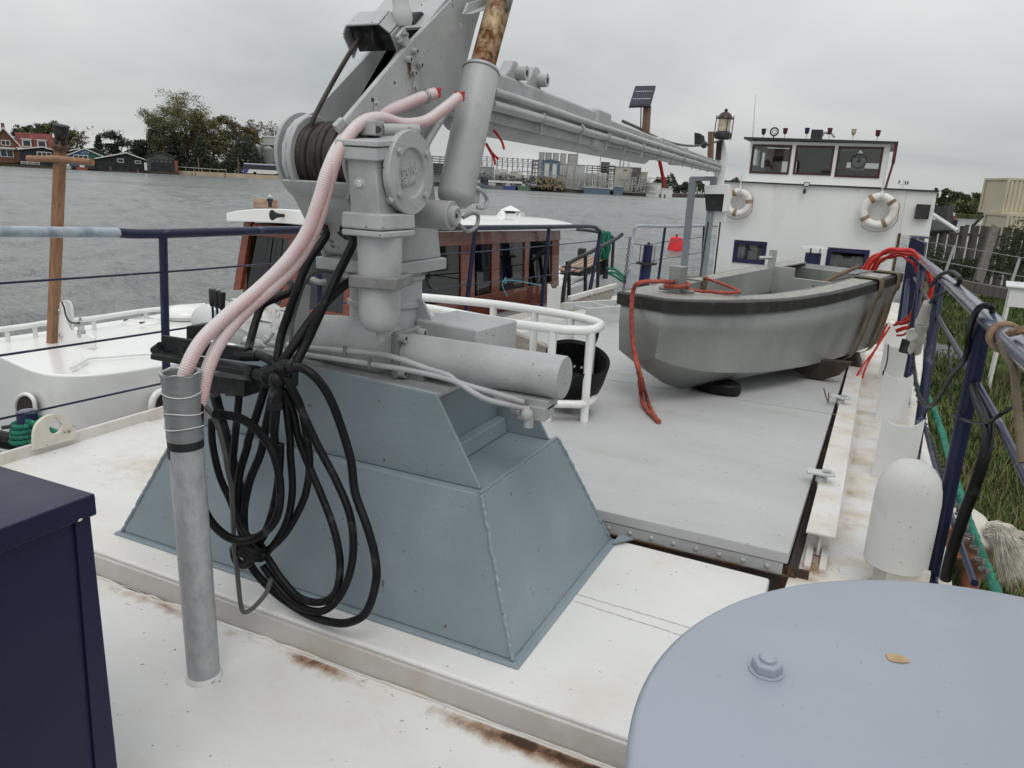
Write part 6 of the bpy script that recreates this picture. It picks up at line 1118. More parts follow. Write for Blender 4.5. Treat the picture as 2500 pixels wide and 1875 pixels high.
MB().prism(tq, (0,.02,0)).build('cheek', 'yacht_white', TB, bevel=.004); MB().prism([V(p)+V((-.05,.09,0)) for p in tq[:7]+((-5.6211,3.8,0.1666),)], (0,.02,0)).build('cheek', 'yacht_white', TB, bevel=.004)
for p in ((-5.6516,3.795,0.4657),(-5.6531,3.795,0.269)): MB().lathe(p, (0,-1,0), [(.02,0),(.016,.008),(.001,.012)], 12).build('bolt', 'silver', TB)
MB().lathe((-5.4391,3.82,0.3074), (.0,0,1), [(.03,-.02),(.03,.03),(.022,.035),(.025,.06),(.018,.065),(.018,.1),(.012,.105),(.01,.13)], 12).build('deck_plug', 'silver', TB)
MB().tube(((-5.5774,3.78,0.5499),(-5.5549,3.78,0.5047),(-5.5475,3.78,0.4534),(-5.5216,3.78,0.4128),(-5.4792,3.78,0.3961),(-5.4271,3.78,0.4023),(-5.3955,3.78,0.4018)), .006, 6, 5).build('lead', 'rubber_black', TB)
# mooring bollard with green rope
BL = thing('mooring_bollard', (-4.5,2.7252,-0.0929), 'dark blue mooring bollard on the yacht side deck', 'bollard')
ba, bb2 = V((-4.45,2.6949,-0.074)), V((-4.45,2.7252,0.1232)); MB().cyl(ba-V((0,0,.05)), bb2, .055, n=20).build('post', 'engine_blue', BL); MB().ball(bb2, (.055,.055,.02), 16, 8).build('cap', 'rail_top', BL); MB().cyl((bb2+ba)/2+V((-.04,-.12,.03)), (bb2+ba)/2+V((.04,.12,.03)), .012, n=8).build('pin', 'trim_black', BL)
P = []
for k in range(64):
    a = k*2*math.pi/14; t_ = k/63; P.append(ba.lerp(bb2,.05+.72*t_)+V((.072*math.cos(a),.072*math.sin(a),.004*math.sin(a))))
P += [V(p) for p in ((-4.35,2.6917,0.0798),(-4.25,2.7422,0.0351),(-4.15,2.817,0.0078),(-4.2,2.9756,-0.0305))]
rope('mooring_rope', P, .017, 'rope_green', 'green rope wound round the dark blue yacht bollard', sub=4, n=9)
AV = thing('cowl_vent', (-5.0772,3.1,-0.0986), 'dark open cowl vent with white rim behind the yacht bollard', 'vent')
g = MB(); q = [V(p) for p in ((-5.2284,3.12,-0.1303),(-5.214,3.12,-0.0547),(-5.1733,3.12,0.0005),(-5.1196,3.12,0.0317),(-5.0644,3.12,0.0423),(-5.0203,3.12,0.0257),(-5.0011,3.12,-0.0107),(-5.006,3.12,-0.0913))]; g.tube(q, .014, 8, 4); g.build('rim', 'yacht_white', AV); g = MB(); g.prism(q, (0,.02,0)); g.build('mouth', 'recess_dark', AV)
HW = thing('hawse_port', (-4.465,3.6713,-0.0815), 'white rimmed oval hawse hole in the yacht side behind the pipe post', 'hawse'); c = V((-4.46,3.6867,-0.0761))
P = [c+V((.005,.085*math.cos(a),.105*math.sin(a))) for a in [2*math.pi*i/20 for i in range(20)]]; MB().tube(P, .026, 10, 2, closed=True).build('rim', 'yacht_white', HW, smooth=70); MB().prism(P, (.004,0,0)).build('opening', 'recess_dark', HW)
# cabin
CB = thing('yacht_cabin', (-5.3,8.5,0), 'varnished mahogany deckhouse with white roof on the yacht', 'cabin')
FYB, FYT = 5.95, 6.2
def fpt(f, x, y, yy): return None
pl_ = [V(p) for p in ((-6.0471,6.0,0.3623),(-5.9479,6.0,0.3723),(-5.9212,6.18,1.099),(-6.0188,6.18,1.0929))]
MB().prism(pl_, (0,.06,0)).build('corner_post', 'mahogany', CB, bevel=.008)
xl, xr = -6.0, -4.52
def fb(u, h, d=0.): # front wall: u 0..1 across, h 0..1 up
    zb, zt = .18, 1.06; return V((-6.02+(xr+6.02)*u+(.12*h if u < .5 else -.06*h)*abs(1-2*u), 6.0+.18*h+d, zb+(zt-zb)*h))
for u0, u1, nm in ((.40,.47,'mullion'),(.47,.53,'mullion'),(.93,1.0,'corner_post')): MB().hexa([fb(u0,0),fb(u1,0),fb(u1,0,.05),fb(u0,0,.05),fb(u0,1),fb(u1,1),fb(u1,1,.05),fb(u0,1,.05)]).build(nm, 'mahogany', CB, bevel=.008)
MB().hexa([fb(0,.86,-.005),fb(1,.86,-.005),fb(1,.86,.06),fb(0,.86,.06),fb(0,1,-.005),fb(1,1,-.005),fb(1,1,.06),fb(0,1,.06)]).build('header', 'mahogany', CB, bevel=.006)
MB().hexa([fb(.0,-.22,-.006),fb(1,-.22,-.006),fb(1,-.22,.06),fb(.0,-.22,.06),fb(0,.10,-.006),fb(1,.10,-.006),fb(1,.10,.06),fb(0,.10,.06)]).build('sill_panel', 'mahogany', CB, bevel=.006)
for u0, u1 in ((.06,.40),(.53,.93)): MB().hexa([fb(u0,.10,.02),fb(u1,.10,.02),fb(u1,.10,.026),fb(u0,.10,.026),fb(u0,.86,.02),fb(u1,.86,.02),fb(u1,.86,.026),fb(u0,.86,.026)]).build('pane', 'glass_tint', CB)
for x_ in (.2,.3): MB().tube([fb(x_,.86,-.02), fb(x_+.01,.4,-.025)], .006, 6, 2).build('wiper', 'trim_black', CB)
SX = -4.48
def rz_(y): return 1.06-.030*(y-6.2)
PYs = (6.9133,7.0659,8.2101,8.5714,9.0601,9.2949,10.1236,10.2788,11.19,11.4862)
posts = [(6.15,6.4)]+[(PYs[i],PYs[i+1]) for i in range(2,10,2)]
for a, b in posts: MB().hexa([(SX-.05,a,.0),(SX,a,.0),(SX,b,.0),(SX-.05,b,.0),(SX-.09,a,rz_(a)),(SX-.04,a,rz_(a)),(SX-.04,b,rz_(b)),(SX-.09,b,rz_(b))]).build('side_post', 'mahogany', CB, bevel=.008)
ye = posts[-1][1]
for z0f, z1f, nm in ((-.20,.0,'header'),):
    MB().hexa([(SX-.08,6.2,rz_(6.2)-.17),(SX-.015,6.2,rz_(6.2)-.17),(SX-.015,ye,rz_(ye)-.15),(SX-.08,ye,rz_(ye)-.15),(SX-.10,6.2,rz_(6.2)),(SX-.03,6.2,rz_(6.2)),(SX-.03,ye,rz_(ye)),(SX-.10,ye,rz_(ye))]).build('header', 'mahogany', CB, bevel=.005)
MB().hexa([(SX-.05,6.2,-.02),(SX+.004,6.2,-.02),(SX+.004,ye,-.22),(SX-.05,ye,-.22),(SX-.05,6.2,.22),(SX+.004,6.2,.22),(SX+.004,ye,.10),(SX-.05,ye,.10)]).build('sill_panel', 'mahogany', CB, bevel=.005)
for (a, b), (c_, d_) in zip(posts[:-1], posts[1:]): MB().hexa([(SX-.03,b,.1),(SX-.024,b,.1),(SX-.024,c_,.1),(SX-.03,c_,.1),(SX-.06,b,rz_(b)-.1),(SX-.054,b,rz_(b)-.1),(SX-.054,c_,rz_(c_)-.1),(SX-.06,c_,rz_(c_)-.1)]).build('pane', 'glass_tint', CB)
MB().hexa([(-6.12,6.2,0),(-6.07,6.2,0),(-6.07,ye,-.1),(-6.12,ye,-.1),(-6.05,6.2,rz_(6.2)),(-6.0,6.2,rz_(6.2)),(-6.0,ye,rz_(ye)),(-6.05,ye,rz_(ye))]).build('far_wall', 'wood_inside', CB)
g = MB(); g.span(-6.05,-4.55,ye-.05,ye,-.1,rz_(ye)-.01); g.span(-5.9,-4.7,7.2,7.5,.0,.55); g.span(-5.6,-5.0,8.5,9.1,.0,.5); g.build('interior', 'dark_inside', CB)
g = MB(); N_ = 14; rows = []
for y in (5.93,ye+.3):
    for lo in (0,1):
        rows.append(len(g.v))
        for k in range(N_+1):
            u = k/N_; x = -6.02+1.67*u; cam_ = .055*math.sin(math.pi*u)**.6; g.v.append(V((x,y,rz_(y)+.01+.03*math.sin(math.pi*u)+(0 if lo == 0 else .085+cam_))))
b0_, t0_, b1_, t1_ = rows
for k in range(N_): g.f += [(t0_+k,t0_+k+1,t1_+k+1,t1_+k),(b0_+k,b1_+k,b1_+k+1,b0_+k+1),(b0_+k,b0_+k+1,t0_+k+1,t0_+k),(b1_+k,t1_+k,t1_+k+1,b1_+k+1)]
g.f += [(b0_,t0_,t1_,b1_),(b0_+N_,b1_+N_,t1_+N_,t0_+N_)]
RFo = g.build('roof', 'yacht_white', CB, smooth=30, bevel=.012)
MB().box((-5.9182,6.4,1.261), (.33,.03,.10)).build('name_board', 'teak', CB, bevel=.01)
HN = thing('roof_horn', (-5.3676,5.9,1.1825), 'black trumpet horn on the front edge of the yacht roof', 'horn'); h0 = V((-5.2859,5.8,1.189)); h1 = V((-5.2236,6.1,1.1806)); MB().lathe(h0, h1-h0, [(.052,0),(.045,.01),(.026,.05),(.018,.09),(.012,.2),(.014,(h1-h0).length)], 18).build('trumpet', 'matt_black', HN)
AL = thing('anchor_lamp', (-5.7641,6.3,1.2629), 'small clear-topped lamp on the yacht roof front', 'lamp'); q = V((-5.7667,6.3,1.2827)); MB().lathe(q, (0,0,1), [(.02,-.05),(.02,.0),(.035,.03),(.038,.035),(.01,.04)], 12).build('socket', 'matt_black', AL); MB().ball(q+V((0,0,.058)), .02, 10, 8).build('globe', 'bright_grey', AL)
RV = thing('roof_vent', (-5.0,10.5965,0.9861), 'white roof ventilator with pyramid cap on the yacht cabin', 'vent'); q = V((-5.0,10.6124,0.9793)); MB().lathe(q, (0,0,1), [(.15,0),(.11,.16),(.10,.18)], 4).build('trunk', 'yacht_white', RV); MB().lathe(q+V((0,0,.215)), (0,0,1), [(.17,0),(.165,.01),(.01,.075)], 4).build('cap', 'yacht_white', RV); MB().box(q+V((0,0,.195)), (.11,.11,.04)).build('louvre', 'recess_dark', RV)
MB().lathe((-5.1,10.4944,1.0961), V((-.5,-1,.2)), [(.10,-.03),(.10,.0),(.07,.03),(.001,.04)], 20).build('searchlight', 'yacht_white', loc=(-5.1,10.5019,1.0202), label='white round searchlight left of the yacht roof vent', cat='searchlight')
g = MB(); q = V((-5.15,11.4175,0.954)); g.prism([q+V((0,.17*math.cos(a),.19*math.sin(a))) for a in [math.pi*i/14 for i in range(15)]], (-.05,0,0)); g.build('folded_dish', 'rope_white', loc=q, bevel=.01, label='half-round pale folded cover right of the yacht roof vent', cat='cover')
# yacht cockpit aft: bench, stern rail, green rope, boarding steps
CK = thing('cockpit_bench', (-4.9,14.0863,0.0475), 'brown slatted cockpit bench at the yacht stern', 'bench')
c0_, c1_ = V((-4.75,13.0086,0.0998)), V((-4.75,14.5852,0.242))
for k in range(4): MB().bar(c0_+V((-.12*k,.0,.0)), c1_+V((-.12*k,0,0)), .10, .025).build('slat', 'teak', CK, bevel=.003)
MB().box((c0_+c1_)/2+V((-.18,0,-.1)), (.4,1.2,.15)).build('bench_box', 'matt_black', CK)
MB().box((-5.2,14.4956,0.2784), (.12,.2,.25)).build('winch_box', 'matt_black', loc=(-5.2,14.5099,0.2095), bevel=.02, label='small black box with a lever on the yacht aft deck', cat='box')
ARL = railing('boarding_rail', (-4.25,11.1277,-0.2801), 'slanting black handrail of the boarding steps beside the yacht', ((-4.2,10.962,-0.267),(-4.2,11.0082,0.0891),(-4.2,11.096,0.4127),(-4.2,11.2014,0.4448),(-4.1,12.1003,0.6007),(-4.05,12.9767,0.7334),(-4.0,13.1945,0.8171)),
  [((-4.2,11.2751,-0.2518), (-4.2,11.1498,0.4219)), ((-4.12,11.8036,-0.1942), (-4.12,11.6622,0.5283)), ((-4.05,12.1962,-0.0576), (-4.05,12.0838,0.6055))], [((-4.2,11.0853,0.068),(-4.12,11.7064,0.1669),(-4.05,12.1137,0.2938))], r=.032, tm='trim_black', pm='trim_black', pr=.03)
SRN = railing('stern_rail', (-4.6293,14.5,-0.1342), 'dark curved stern rail of the yacht hung with green rope', ((-5.5545,14.5,0.7569),(-5.2868,14.5,0.7622),(-4.9926,14.5,0.7533),(-4.7972,14.5,0.7271),(-4.6412,14.5,0.6932),(-4.5806,14.5,0.6527),(-4.5609,14.5,0.6002),(-4.549,14.5,0.057)), [((-4.6663,14.5,-0.1562), (-4.6989,14.5,0.6981)), ((-4.7592,14.5,-0.0909), (-4.8259,14.5,0.7251))], [], r=.03, tm='trim_black', pm='trim_black', pr=.05)
RC = thing('green_rope_coil', (-4.6592,14.4,0.2733), 'thick coil of green rope hung on the yacht stern rail', 'rope coil')
for k in range(9):
    dx_ = -.12+.03*k; c = V((-4.6623,14.35,0.5101))+V((dx_*.55,-.03*(k%3),0)); P = [c+V((.03*math.sin(a*2+k),.05*math.cos(a),.27*math.sin(a)*(1-.03*(k%4)))) for a in [2*math.pi*i/16 for i in range(16)]]; MB().tube(P, .014, 8, 3, closed=True, twist=120).build('turn', 'rope_green', RC)
for i, L_ in enumerate((((-4.5673,14.2,0.0789),(-4.3974,14.2,0.0762),(-4.2597,14.2,-0.0008),(-4.1035,14.2,-0.0845)), ((-4.4585,14.0,0.0156),(-4.305,14.0,-0.0411),(-4.1889,14.0,-0.101),(-4.0757,14.0,-0.1343)), ((-4.46,14.0,0.0333),(-4.2927,14.0,0.0309),(-4.1753,14.0,-0.0466),(-4.0607,14.0,-0.0975)))): rope('mooring_line', L_, .022, 'rope_green', ('upper green mooring line from the yacht stern to the chain post','lowest green mooring line from the yacht stern','middle green mooring line from the yacht stern')[i], group='green mooring lines')
GP = thing('gangplank', (-3.3239,9.3158,0.12), 'pale ribbed gangplank with a white edge beside the hatch', 'gangplank')
ga, gb = V((-3.75,10.0645,0.0511)), V((-3.6,11.7818,0.0854)); MB().bar(ga, gb, .06, .07).build('edge', 'ring_white', GP, bevel=.01)
for k in range(9): 
    q = ga.lerp(gb,(k+.3)/9); MB().bar(q+V((0,0,-.04)), q+V((-.03,-.25,-.32)), .17, .02, (1,0,0)).build('board', 'grey_wood', GP, bevel=.003)
BUO = thing('mooring_buoy', (-7.746,33.726,-1.0), 'red conical mooring buoy floating beyond the aft railing', 'buoy'); q = V((-7.8563,34.2789,-1.0))
MB().lathe(q, (0,0,1), [(.36,-.1),(.38,.02),(.365,.1),(.28,.55),(.25,.6),(.08,.64),(.001,.65)], 10).build('float', 'buoy_red', BUO, smooth=20); MB().cyl(q+V((0,0,.63)), q+V((0,0,.73)), .05, n=10).build('eye', 'chain_rust', BUO)

# ================================================================== starboard rail clutter
pc_ = V((0.44,6.4008,0.7014))
PL_ = thing('power_plug', pc_, 'grey-white industrial power plug tied to the starboard rail post', 'plug')
p0, p1 = V((0.43,5.9239,0.94)), V((0.43,6.3507,0.5231)); d = (p1-p0); l = d.length
MB().lathe(p0, d, [(.022,0),(.032,.01),(.033,.03),(.043,l*.32),(.044,l*.36)], 20).build('grip', 'plug_white', PL_); MB().lathe(p0, d, [(.049,l*.37),(.049,l*.44),(.041,l*.46),(.041,l*.6),(.049,l*.66),(.042,l*.82),(.048,l*.98),(.048,l)], 20).build('socket', 'plug_white', PL_)
q = p0+d*.66+V((-.03,-.02,0)); MB().lathe(q, V((-.7,-.7,.1)), [(.05,0),(.05,.026),(.044,.034),(.03,.034),(.027,.028),(.001,.028)], 20).build('cover_cap', 'plug_white', PL_)
def cable(name, pts, r, m, lab, cat='cable'): return MB().tube(pts, r, 9, 7).build(name, m, loc=pts[-1], smooth=80, label=lab, cat=cat)
cable('black_cable', ((0.44,5.9083,0.943),(0.45,5.5759,1.0259),(0.45,4.9587,1.1265),(0.45,4.5032,1.222),(0.44,4.8456,1.2403),(0.43,5.4701,1.1646),(0.42,5.8806,1.0523)), .012, 'rubber_black', 'black cable looped round the starboard top rail above the plug')
cable('black_cable', ((0.42,6.3323,0.5036),(0.42,5.8698,0.4681),(0.42,5.3486,0.4394),(0.42,4.8416,0.4832),(0.42,4.3344,0.5926),(0.42,4.0491,0.7285),(0.42,3.778,0.8767),(0.42,3.4804,1.0082),(0.41,3.4336,1.1132),(0.4,3.3034,1.2036),(0.41,3.2388,1.2444),(0.44,3.2383,1.2409),(0.49,3.5291,1.1687)), .012, 'rubber_black', 'black cable sagging from the plug up over the top rail')
cable('black_cable', ((0.49,3.5291,1.1687),(0.5,3.8636,1.1153),(0.48,3.8074,0.9972),(0.46,3.3641,0.9014),(0.45,2.8913,0.8915),(0.44,2.7441,0.842),(0.43,2.7202,0.7392),(0.42,2.7482,0.6017),(0.41,2.7534,0.4748),(0.41,2.7721,0.3542)), .019, 'rubber_black', 'thick black hose hanging down past the near starboard post')
cable('black_cable', ((0.45,3.792,0.6892),(0.44,3.2884,0.7963),(0.44,2.9475,0.8744),(0.44,2.7856,0.9249),(0.45,2.6926,0.9761),(0.5,2.7414,1.0086)), .006, 'rubber_black', 'thin black wire tied between starboard post and hose')
cable('black_cable', ((0.5,4.8591,0.901),(0.5,4.8581,0.7942),(0.5,4.4892,0.7104),(0.5,4.3176,0.6103)), .006, 'rubber_black', 'thin black wire hanging free behind the starboard post')
LS = ((0.415,3.0984,1.1964),(0.4,2.8128,1.2184),(0.4,2.6143,1.246),(0.42,2.572,1.2578),(0.46,2.6828,1.2429))
TL = thing('tan_lashing', (0.44,2.8758,1.2106), 'tan rope and webbing lashed round the near end of the starboard rail', 'lashing')
rc = V((0.45,2.919,1.1865)); rdir = (V((0.45,2.6086,1.1955))-V((0.455,3.4346,1.1838))).normalized()
for k in range(3): MB().torus(rc+rdir*(.018*k-.01), rdir+V((.0,.0,.15*(k-1))), .043, .010, 22, 8).build('turn', 'rope_tan', TL)
MB().tube(((0.42,2.7669,1.1894),(0.42,2.6283,1.1732),(0.43,2.53,1.149),(0.44,2.4642,1.0832),(0.45,2.3665,1.0031),(0.46,2.3222,0.9388)), .012, 8, 5).build('webbing_tail', 'strap_khaki', TL); MB().tube(((0.42,2.6474,1.2378),(0.44,2.5691,1.2607),(0.5,2.6605,1.2458)), .012, 8, 5, twist=200).build('rope_end', 'rope_tan', TL)
rope('green_rope', ((0.55,8.0546,0.0613),(0.55,7.0712,0.0974),(0.56,6.116,0.2295),(0.57,5.394,0.2546),(0.58,4.8863,0.2332),(0.58,4.4006,0.2349),(0.58,3.9276,0.2447),(0.6,3.5583,0.2257),(0.6,3.1189,0.2533),(0.6,2.8893,0.2638)), .0185, 'rope_green', 'green mooring rope running along outside the starboard rail')
CHN = thing('side_chain', (0.54,3.7104,0.2819), 'dark galvanised chain slung along the barge side below the rail', 'chain')
cp = catmull(((0.54,7.9662,0.1501),(0.54,7.19,0.1022),(0.55,6.1396,0.0797),(0.55,5.2402,0.1325),(0.55,4.5678,0.172),(0.55,3.7738,0.255),(0.56,2.9748,0.3195)), 12)
acc = 0; prev = cp[0]; kk = 0
for p in cp[1:]:
    acc += (p-prev).length; 
    if acc > .032:
        d = (p-prev).normalized(); u_, w_ = perp(d); MB().torus(p, u_ if kk % 2 else w_, .017, .0055, 10, 6).build('link', 'grey_cable', CHN); acc = 0; kk += 1
    prev = p
g = MB(); q = V((0.4,7.0773,0.4131)); g.cyl(q+V((0,0,-.04)), q+V((.01,0,.07)), .04, n=16); g.build('black_cup', 'matt_black', loc=q, label='black rubber cap on the knee below the power plug', cat='cap')

# ================================================================== pony on the bank
PN = thing('pony', (.84,4.55,-.79), 'small white and brown pony seen from behind beside the barge', 'pony')
def pony():
    me = bpy.data.meshes.new('body'); o = PN.location; K = []; E_ = []
    def j(p, r, par=None):
        K.append((V(p)-o, r))
        if par is not None: E_.append((par, len(K)-1))
        return len(K)-1
    px_, py_ = .80, 4.42
    pel = j((px_,py_,-.19), (.175,.165)); mid = j((px_+.02,py_+.22,-.25), (.17,.165), pel); ch = j((px_+.05,py_+.44,-.31), (.15,.165), mid); wi = j((px_+.06,py_+.56,-.36), (.10,.13), ch); nk = j((px_+.08,py_+.68,-.46), (.07,.10), wi); po = j((px_+.09,py_+.76,-.55), (.06,.075), nk); mz = j((px_+.1,py_+.84,-.74), (.042,.05), po)
    rm = j((px_,py_-.10,-.22), (.15,.15), pel)
    for s in (-1,1):
        hp = j((px_+s*.10,py_-.05,-.32), (.105,.13), pel); st = j((px_+s*.105,py_+.05,-.47), (.075,.085), hp); hk = j((px_+s*.105,py_-.06,-.58), (.042,.05), st); pa = j((px_+s*.105,py_-.03,-.73), (.032,.034), hk); hf_ = j((px_+s*.105,py_-.0,-.785), (.042,.05), pa)
        sh = j((px_+.05+s*.09,py_+.44,-.42), (.075,.09), ch); kn = j((px_+.05+s*.09,py_+.45,-.58), (.04,.045), sh); fp = j((px_+.05+s*.09,py_+.44,-.73), (.03,.032), kn); fh = j((px_+.05+s*.09,py_+.47,-.785), (.042,.045), fp)
        ea = j((px_+.09+s*.06,py_+.70,-.47), (.02,.03), po)
    me.from_pydata([tuple(k[0]) for k in K], E_, []); ob = bpy.data.objects.new('body', me); col.objects.link(ob); ob.parent = PN; ORG[ob.name] = o
    sk = ob.modifiers.new('skin','SKIN'); sk.use_smooth_shade = True
    for i, (_, r) in enumerate(K): me.skin_vertices[0].data[i].radius = r
    me.skin_vertices[0].data[0].use_root = True
    s = ob.modifiers.new('sub','SUBSURF'); s.levels = 2; s.render_levels = 2
    return ob
m, t, p = nodes('pony_patch'); L = t.links.new; A = t.nodes.new
tcn = A('ShaderNodeTexCoord'); n1 = A('ShaderNodeTexNoise'); n1.inputs['Scale'].default_value = 5.5; n1.inputs['Detail'].default_value = 3; L(tcn.outputs['Object'], n1.inputs['Vector'])
sp_ = A('ShaderNodeSeparateXYZ'); L(tcn.outputs['Object'], sp_.inputs[0])
mu = A('ShaderNodeMath'); mu.operation = 'MULTIPLY_ADD'; mu.inputs[1].default_value = 2.6; mu.inputs[2].default_value = -1.72; L(sp_.outputs['Z'], mu.inputs[0])
ad = A('ShaderNodeMath'); ad.operation = 'MULTIPLY_ADD'; ad.inputs[1].default_value = 1.3; L(n1.outputs['Fac'], ad.inputs[0]); L(mu.outputs[0], ad.inputs[2])
mr = A('ShaderNodeMapRange'); mr.inputs[1].default_value = .42; mr.inputs[2].default_value = .56; L(ad.outputs[0], mr.inputs[0])
n2 = A('ShaderNodeTexNoise'); n2.inputs['Scale'].default_value = 60; L(tcn.outputs['Object'], n2.inputs['Vector'])
x = A('ShaderNodeMix'); x.data_type = 'RGBA'; x.inputs[6].default_value = (.23,.085,.03,1); x.inputs[7].default_value = (.60,.56,.50,1); L(mr.outputs[0], x.inputs[0]); L(x.outputs[2], p.inputs['Base Color']); p.inputs['Roughness'].default_value = .8; p.inputs['Sheen Weight'].default_value = .3
bp = A('ShaderNodeBump'); bp.inputs['Strength'].default_value = .5; bp.inputs['Distance'].default_value = .01; L(n2.outputs['Fac'], bp.inputs['Height']); L(bp.outputs[0], p.inputs['Normal']); MATS['pony_patch'] = m
pb_ = pony(); pb_.data.materials.append(m)
g = MB(); rr = random.Random(11); tb = V((.935,4.31,-.10))
for k in range(700):
    u = rr.random(); a = rr.uniform(-1,1); sx = rr.uniform(.35,1.1)
    p0_ = tb+V((rr.uniform(-.035,.03),rr.uniform(-.03,.03),rr.uniform(-.05,.025))); p1_ = p0_+V((.06*sx+.02,-.015,.025+.012*a)); p2_ = p0_+V((.13*sx+.02+.015*a,-.025+.02*a,-.02-.13*u)); p3_ = p0_+V((.06+.19*sx+.025*a,-.02+.03*a,-.07-.27*u+.03*a))
    g.tube([p0_,p1_,p2_,p3_], .0019, 3, 4, rf=lambda t: 1.15-t)
for k in range(40):
    a = rr.uniform(-.4,1.); p0_ = tb+V((.06,-.02,.01)); g.tube([p0_, p0_+V((.08,-.01,.03*a)), p0_+V((.16+.04*rr.random(),-.02,.04*a-.02)), p0_+V((.22+.10*rr.random(),-.0,.06*a-.09*rr.random()))], .0018, 3, 4, rf=lambda t: 1.15-t)
g.build('tail', 'pony_hair', PN, kind='stuff')
g = MB()
for k in range(160):
    t_ = rr.random(); b_ = V((.86,4.98,-.22)).lerp(V((.89,5.16,-.46)), t_); s = rr.choice((-1,1)); g.tube([b_, b_+V((s*.05,-.02,.02)), b_+V((s*.11,-.04,-.10-.08*rr.random()))], .004, 4, 3, rf=lambda t: 1.15-t)
g.build('mane', 'pony_hair', PN, kind='stuff')

PN.location = (.80,5.06,-.825); PN.scale = (.90,.90,.90)
# ================================================================== bank: grass, fence, bench, shed
g = MB(); rr = random.Random(21)
def blade(x, y, z, h, w_, lean, ang): 
    dx_, dy_ = math.cos(ang), math.sin(ang); lx, ly = lean*math.cos(ang+1.3), lean*math.sin(ang+1.3); o = len(g.v)
    g.v += [V((x-dx_*w_,y-dy_*w_,z)), V((x+dx_*w_,y+dy_*w_,z)), V((x+dx_*w_*.7+lx*.4,y+dy_*w_*.7+ly*.4,z+h*.6)), V((x-dx_*w_*.7+lx*.4,y-dy_*w_*.7+ly*.4,z+h*.6)), V((x+lx,y+ly,z+h))]; g.f += [(o,o+1,o+2,o+3),(o+3,o+2,o+4)]
for k in range(52000):
    y = 3.2+19*rr.random()**1.7; x = bank_edge(y)+.01+(.5+y*.24)*rr.random(); z = bank_z(x,y)-.01; cl = .5+.5*math.sin(x*3.1+y*1.7)*math.sin(y*2.3-x)
    blade(x, y, z, rr.uniform(.06,.15)*(.6+.9*cl), rr.uniform(.003,.007)*(1+y*.06), rr.uniform(.02,.12), rr.uniform(0,6.28))
g.build('grass', 'grass', smooth=0, label='rough green grass on the bank beside the barge', cat='grass', kind='stuff')
g = MB()
for k in range(1500):
    cx_, cy_ = rr.choice(((1.25,7.2),(1.6,9.0),(1.1,6.1),(2.0,11),(1.5,5.4),(2.6,13))); x = rr.gauss(cx_,.3); y = rr.gauss(cy_,.5)
    if x > bank_edge(y): blade(x, y, bank_z(x,y), rr.uniform(.15,.34), rr.uniform(.003,.006), rr.uniform(.05,.2), rr.uniform(0,6.28))
g.build('dry_grass', 'grass_dry', smooth=0, label='tufts of long dry brownish grass on the bank', cat='grass', kind='stuff')
FN = thing('plank_fence', (3.0743,25.1954,-0.6282), 'weathered grey-brown board fence behind the grass bank', 'fence')
f0_, f1_ = V((1.297,27.5922,0.614)), V((4.8392,25.3859,1.1622)); f0_.z = f1_.z = 0; fd = (f1_-f0_).normalized(); fnm = V((-fd.y,fd.x,0)); fl = (f1_-f0_).length; nb = int(fl/.15)
mb_ = None
for k in range(nb):
    q = f0_+fd*(k*.15+.02*rr.random()); back = k % 2; ztop_ = 1.02+.03*rr.uniform(-1,1)-(.25 if k*.15 < fl*.30 else 0); zb_ = -1.0
    ob = MB().box(q+fnm*(.05*back)+V((0,0,(ztop_+zb_)/2)), (.125,.022,ztop_-zb_), (fd,fnm,V((0,0,1)))).build('board', 'fence_wood', FN, bevel=.004)
for z in (.75,-.1): MB().bar(f0_+fnm*.028+V((0,0,z)), f1_+fnm*.028+V((0,0,z)), .03, .08).build('cross_rail', 'fence_wood', FN)
MB().bar((2.0592,17.5558,0.1022), (2.5694,20.9293,1.1223), .17, .12, (0,1,0)).build('leaning_post', 'fence_wood', loc=(2.0592,17.5558,0.1022), bevel=.01, label='thick grey timber leaning against the board fence', cat='timber')
WF = thing('wire_fence', (1.3456,16.169,0.3593), 'low wire fence with thin grey posts before the boards', 'fence')
for a, b in (((1.3484,16.1651,0.3416), (1.4645,16.7073,0.8481)), ((2.3121,15.456,0.3046), (2.4178,15.8598,0.7429))): MB().cyl(a, b, .025, n=8).build('post', 'wire_grey', WF)
for a, b, c_ in (((0.9173,17.2618,0.8746), (1.4575,16.7013,0.8386), (2.5839,15.7101,0.7499)), ((1.0566,17.2322,0.5567), (1.4194,16.4813,0.5346), (2.6328,15.6409,0.4374))): MB().tube([a,b,c_], .010, 6, 6).build('wire', 'wire_grey', WF)
ka, kb_ = V((1.0324,18.229,0.1148)), V((1.9434,13.0351,0.377)); MB().bar(ka, kb_, .12, .16).build('sleeper', 'fence_wood', loc=kb_, bevel=.01, label='long grey timber beam lying across the grass', cat='timber')
TBL = thing('white_table', (1.7235,11.2256,0.3644), 'white plastic table standing on the grass at the right edge', 'table')
t0, t1 = V((1.638,11.2723,0.6567)), V((1.7103,11.2549,0.4848)); tz = t0.z
g = MB(); g.hexa([t0+V((0,0,-.03)), t0+V((1.0,-.1,-.03)), t0+V((1.1,.6,-.03)), t0+V((.08,.65,-.03)), t0, t0+V((1.0,-.1,0)), t0+V((1.1,.6,0)), t0+V((.08,.65,0))]); g.build('top', 'yacht_white', TBL, bevel=.008)
g = MB(); g.hexa([t0+V((.06,.03,-.27)), t0+V((.98,-.07,-.27)), t0+V((.98,-.04,-.27)), t0+V((.06,.06,-.27)), t0+V((.06,.03,-.031)), t0+V((.98,-.07,-.031)), t0+V((.98,-.04,-.031)), t0+V((.06,.06,-.031))]); g.build('apron', 'yacht_white', TBL)
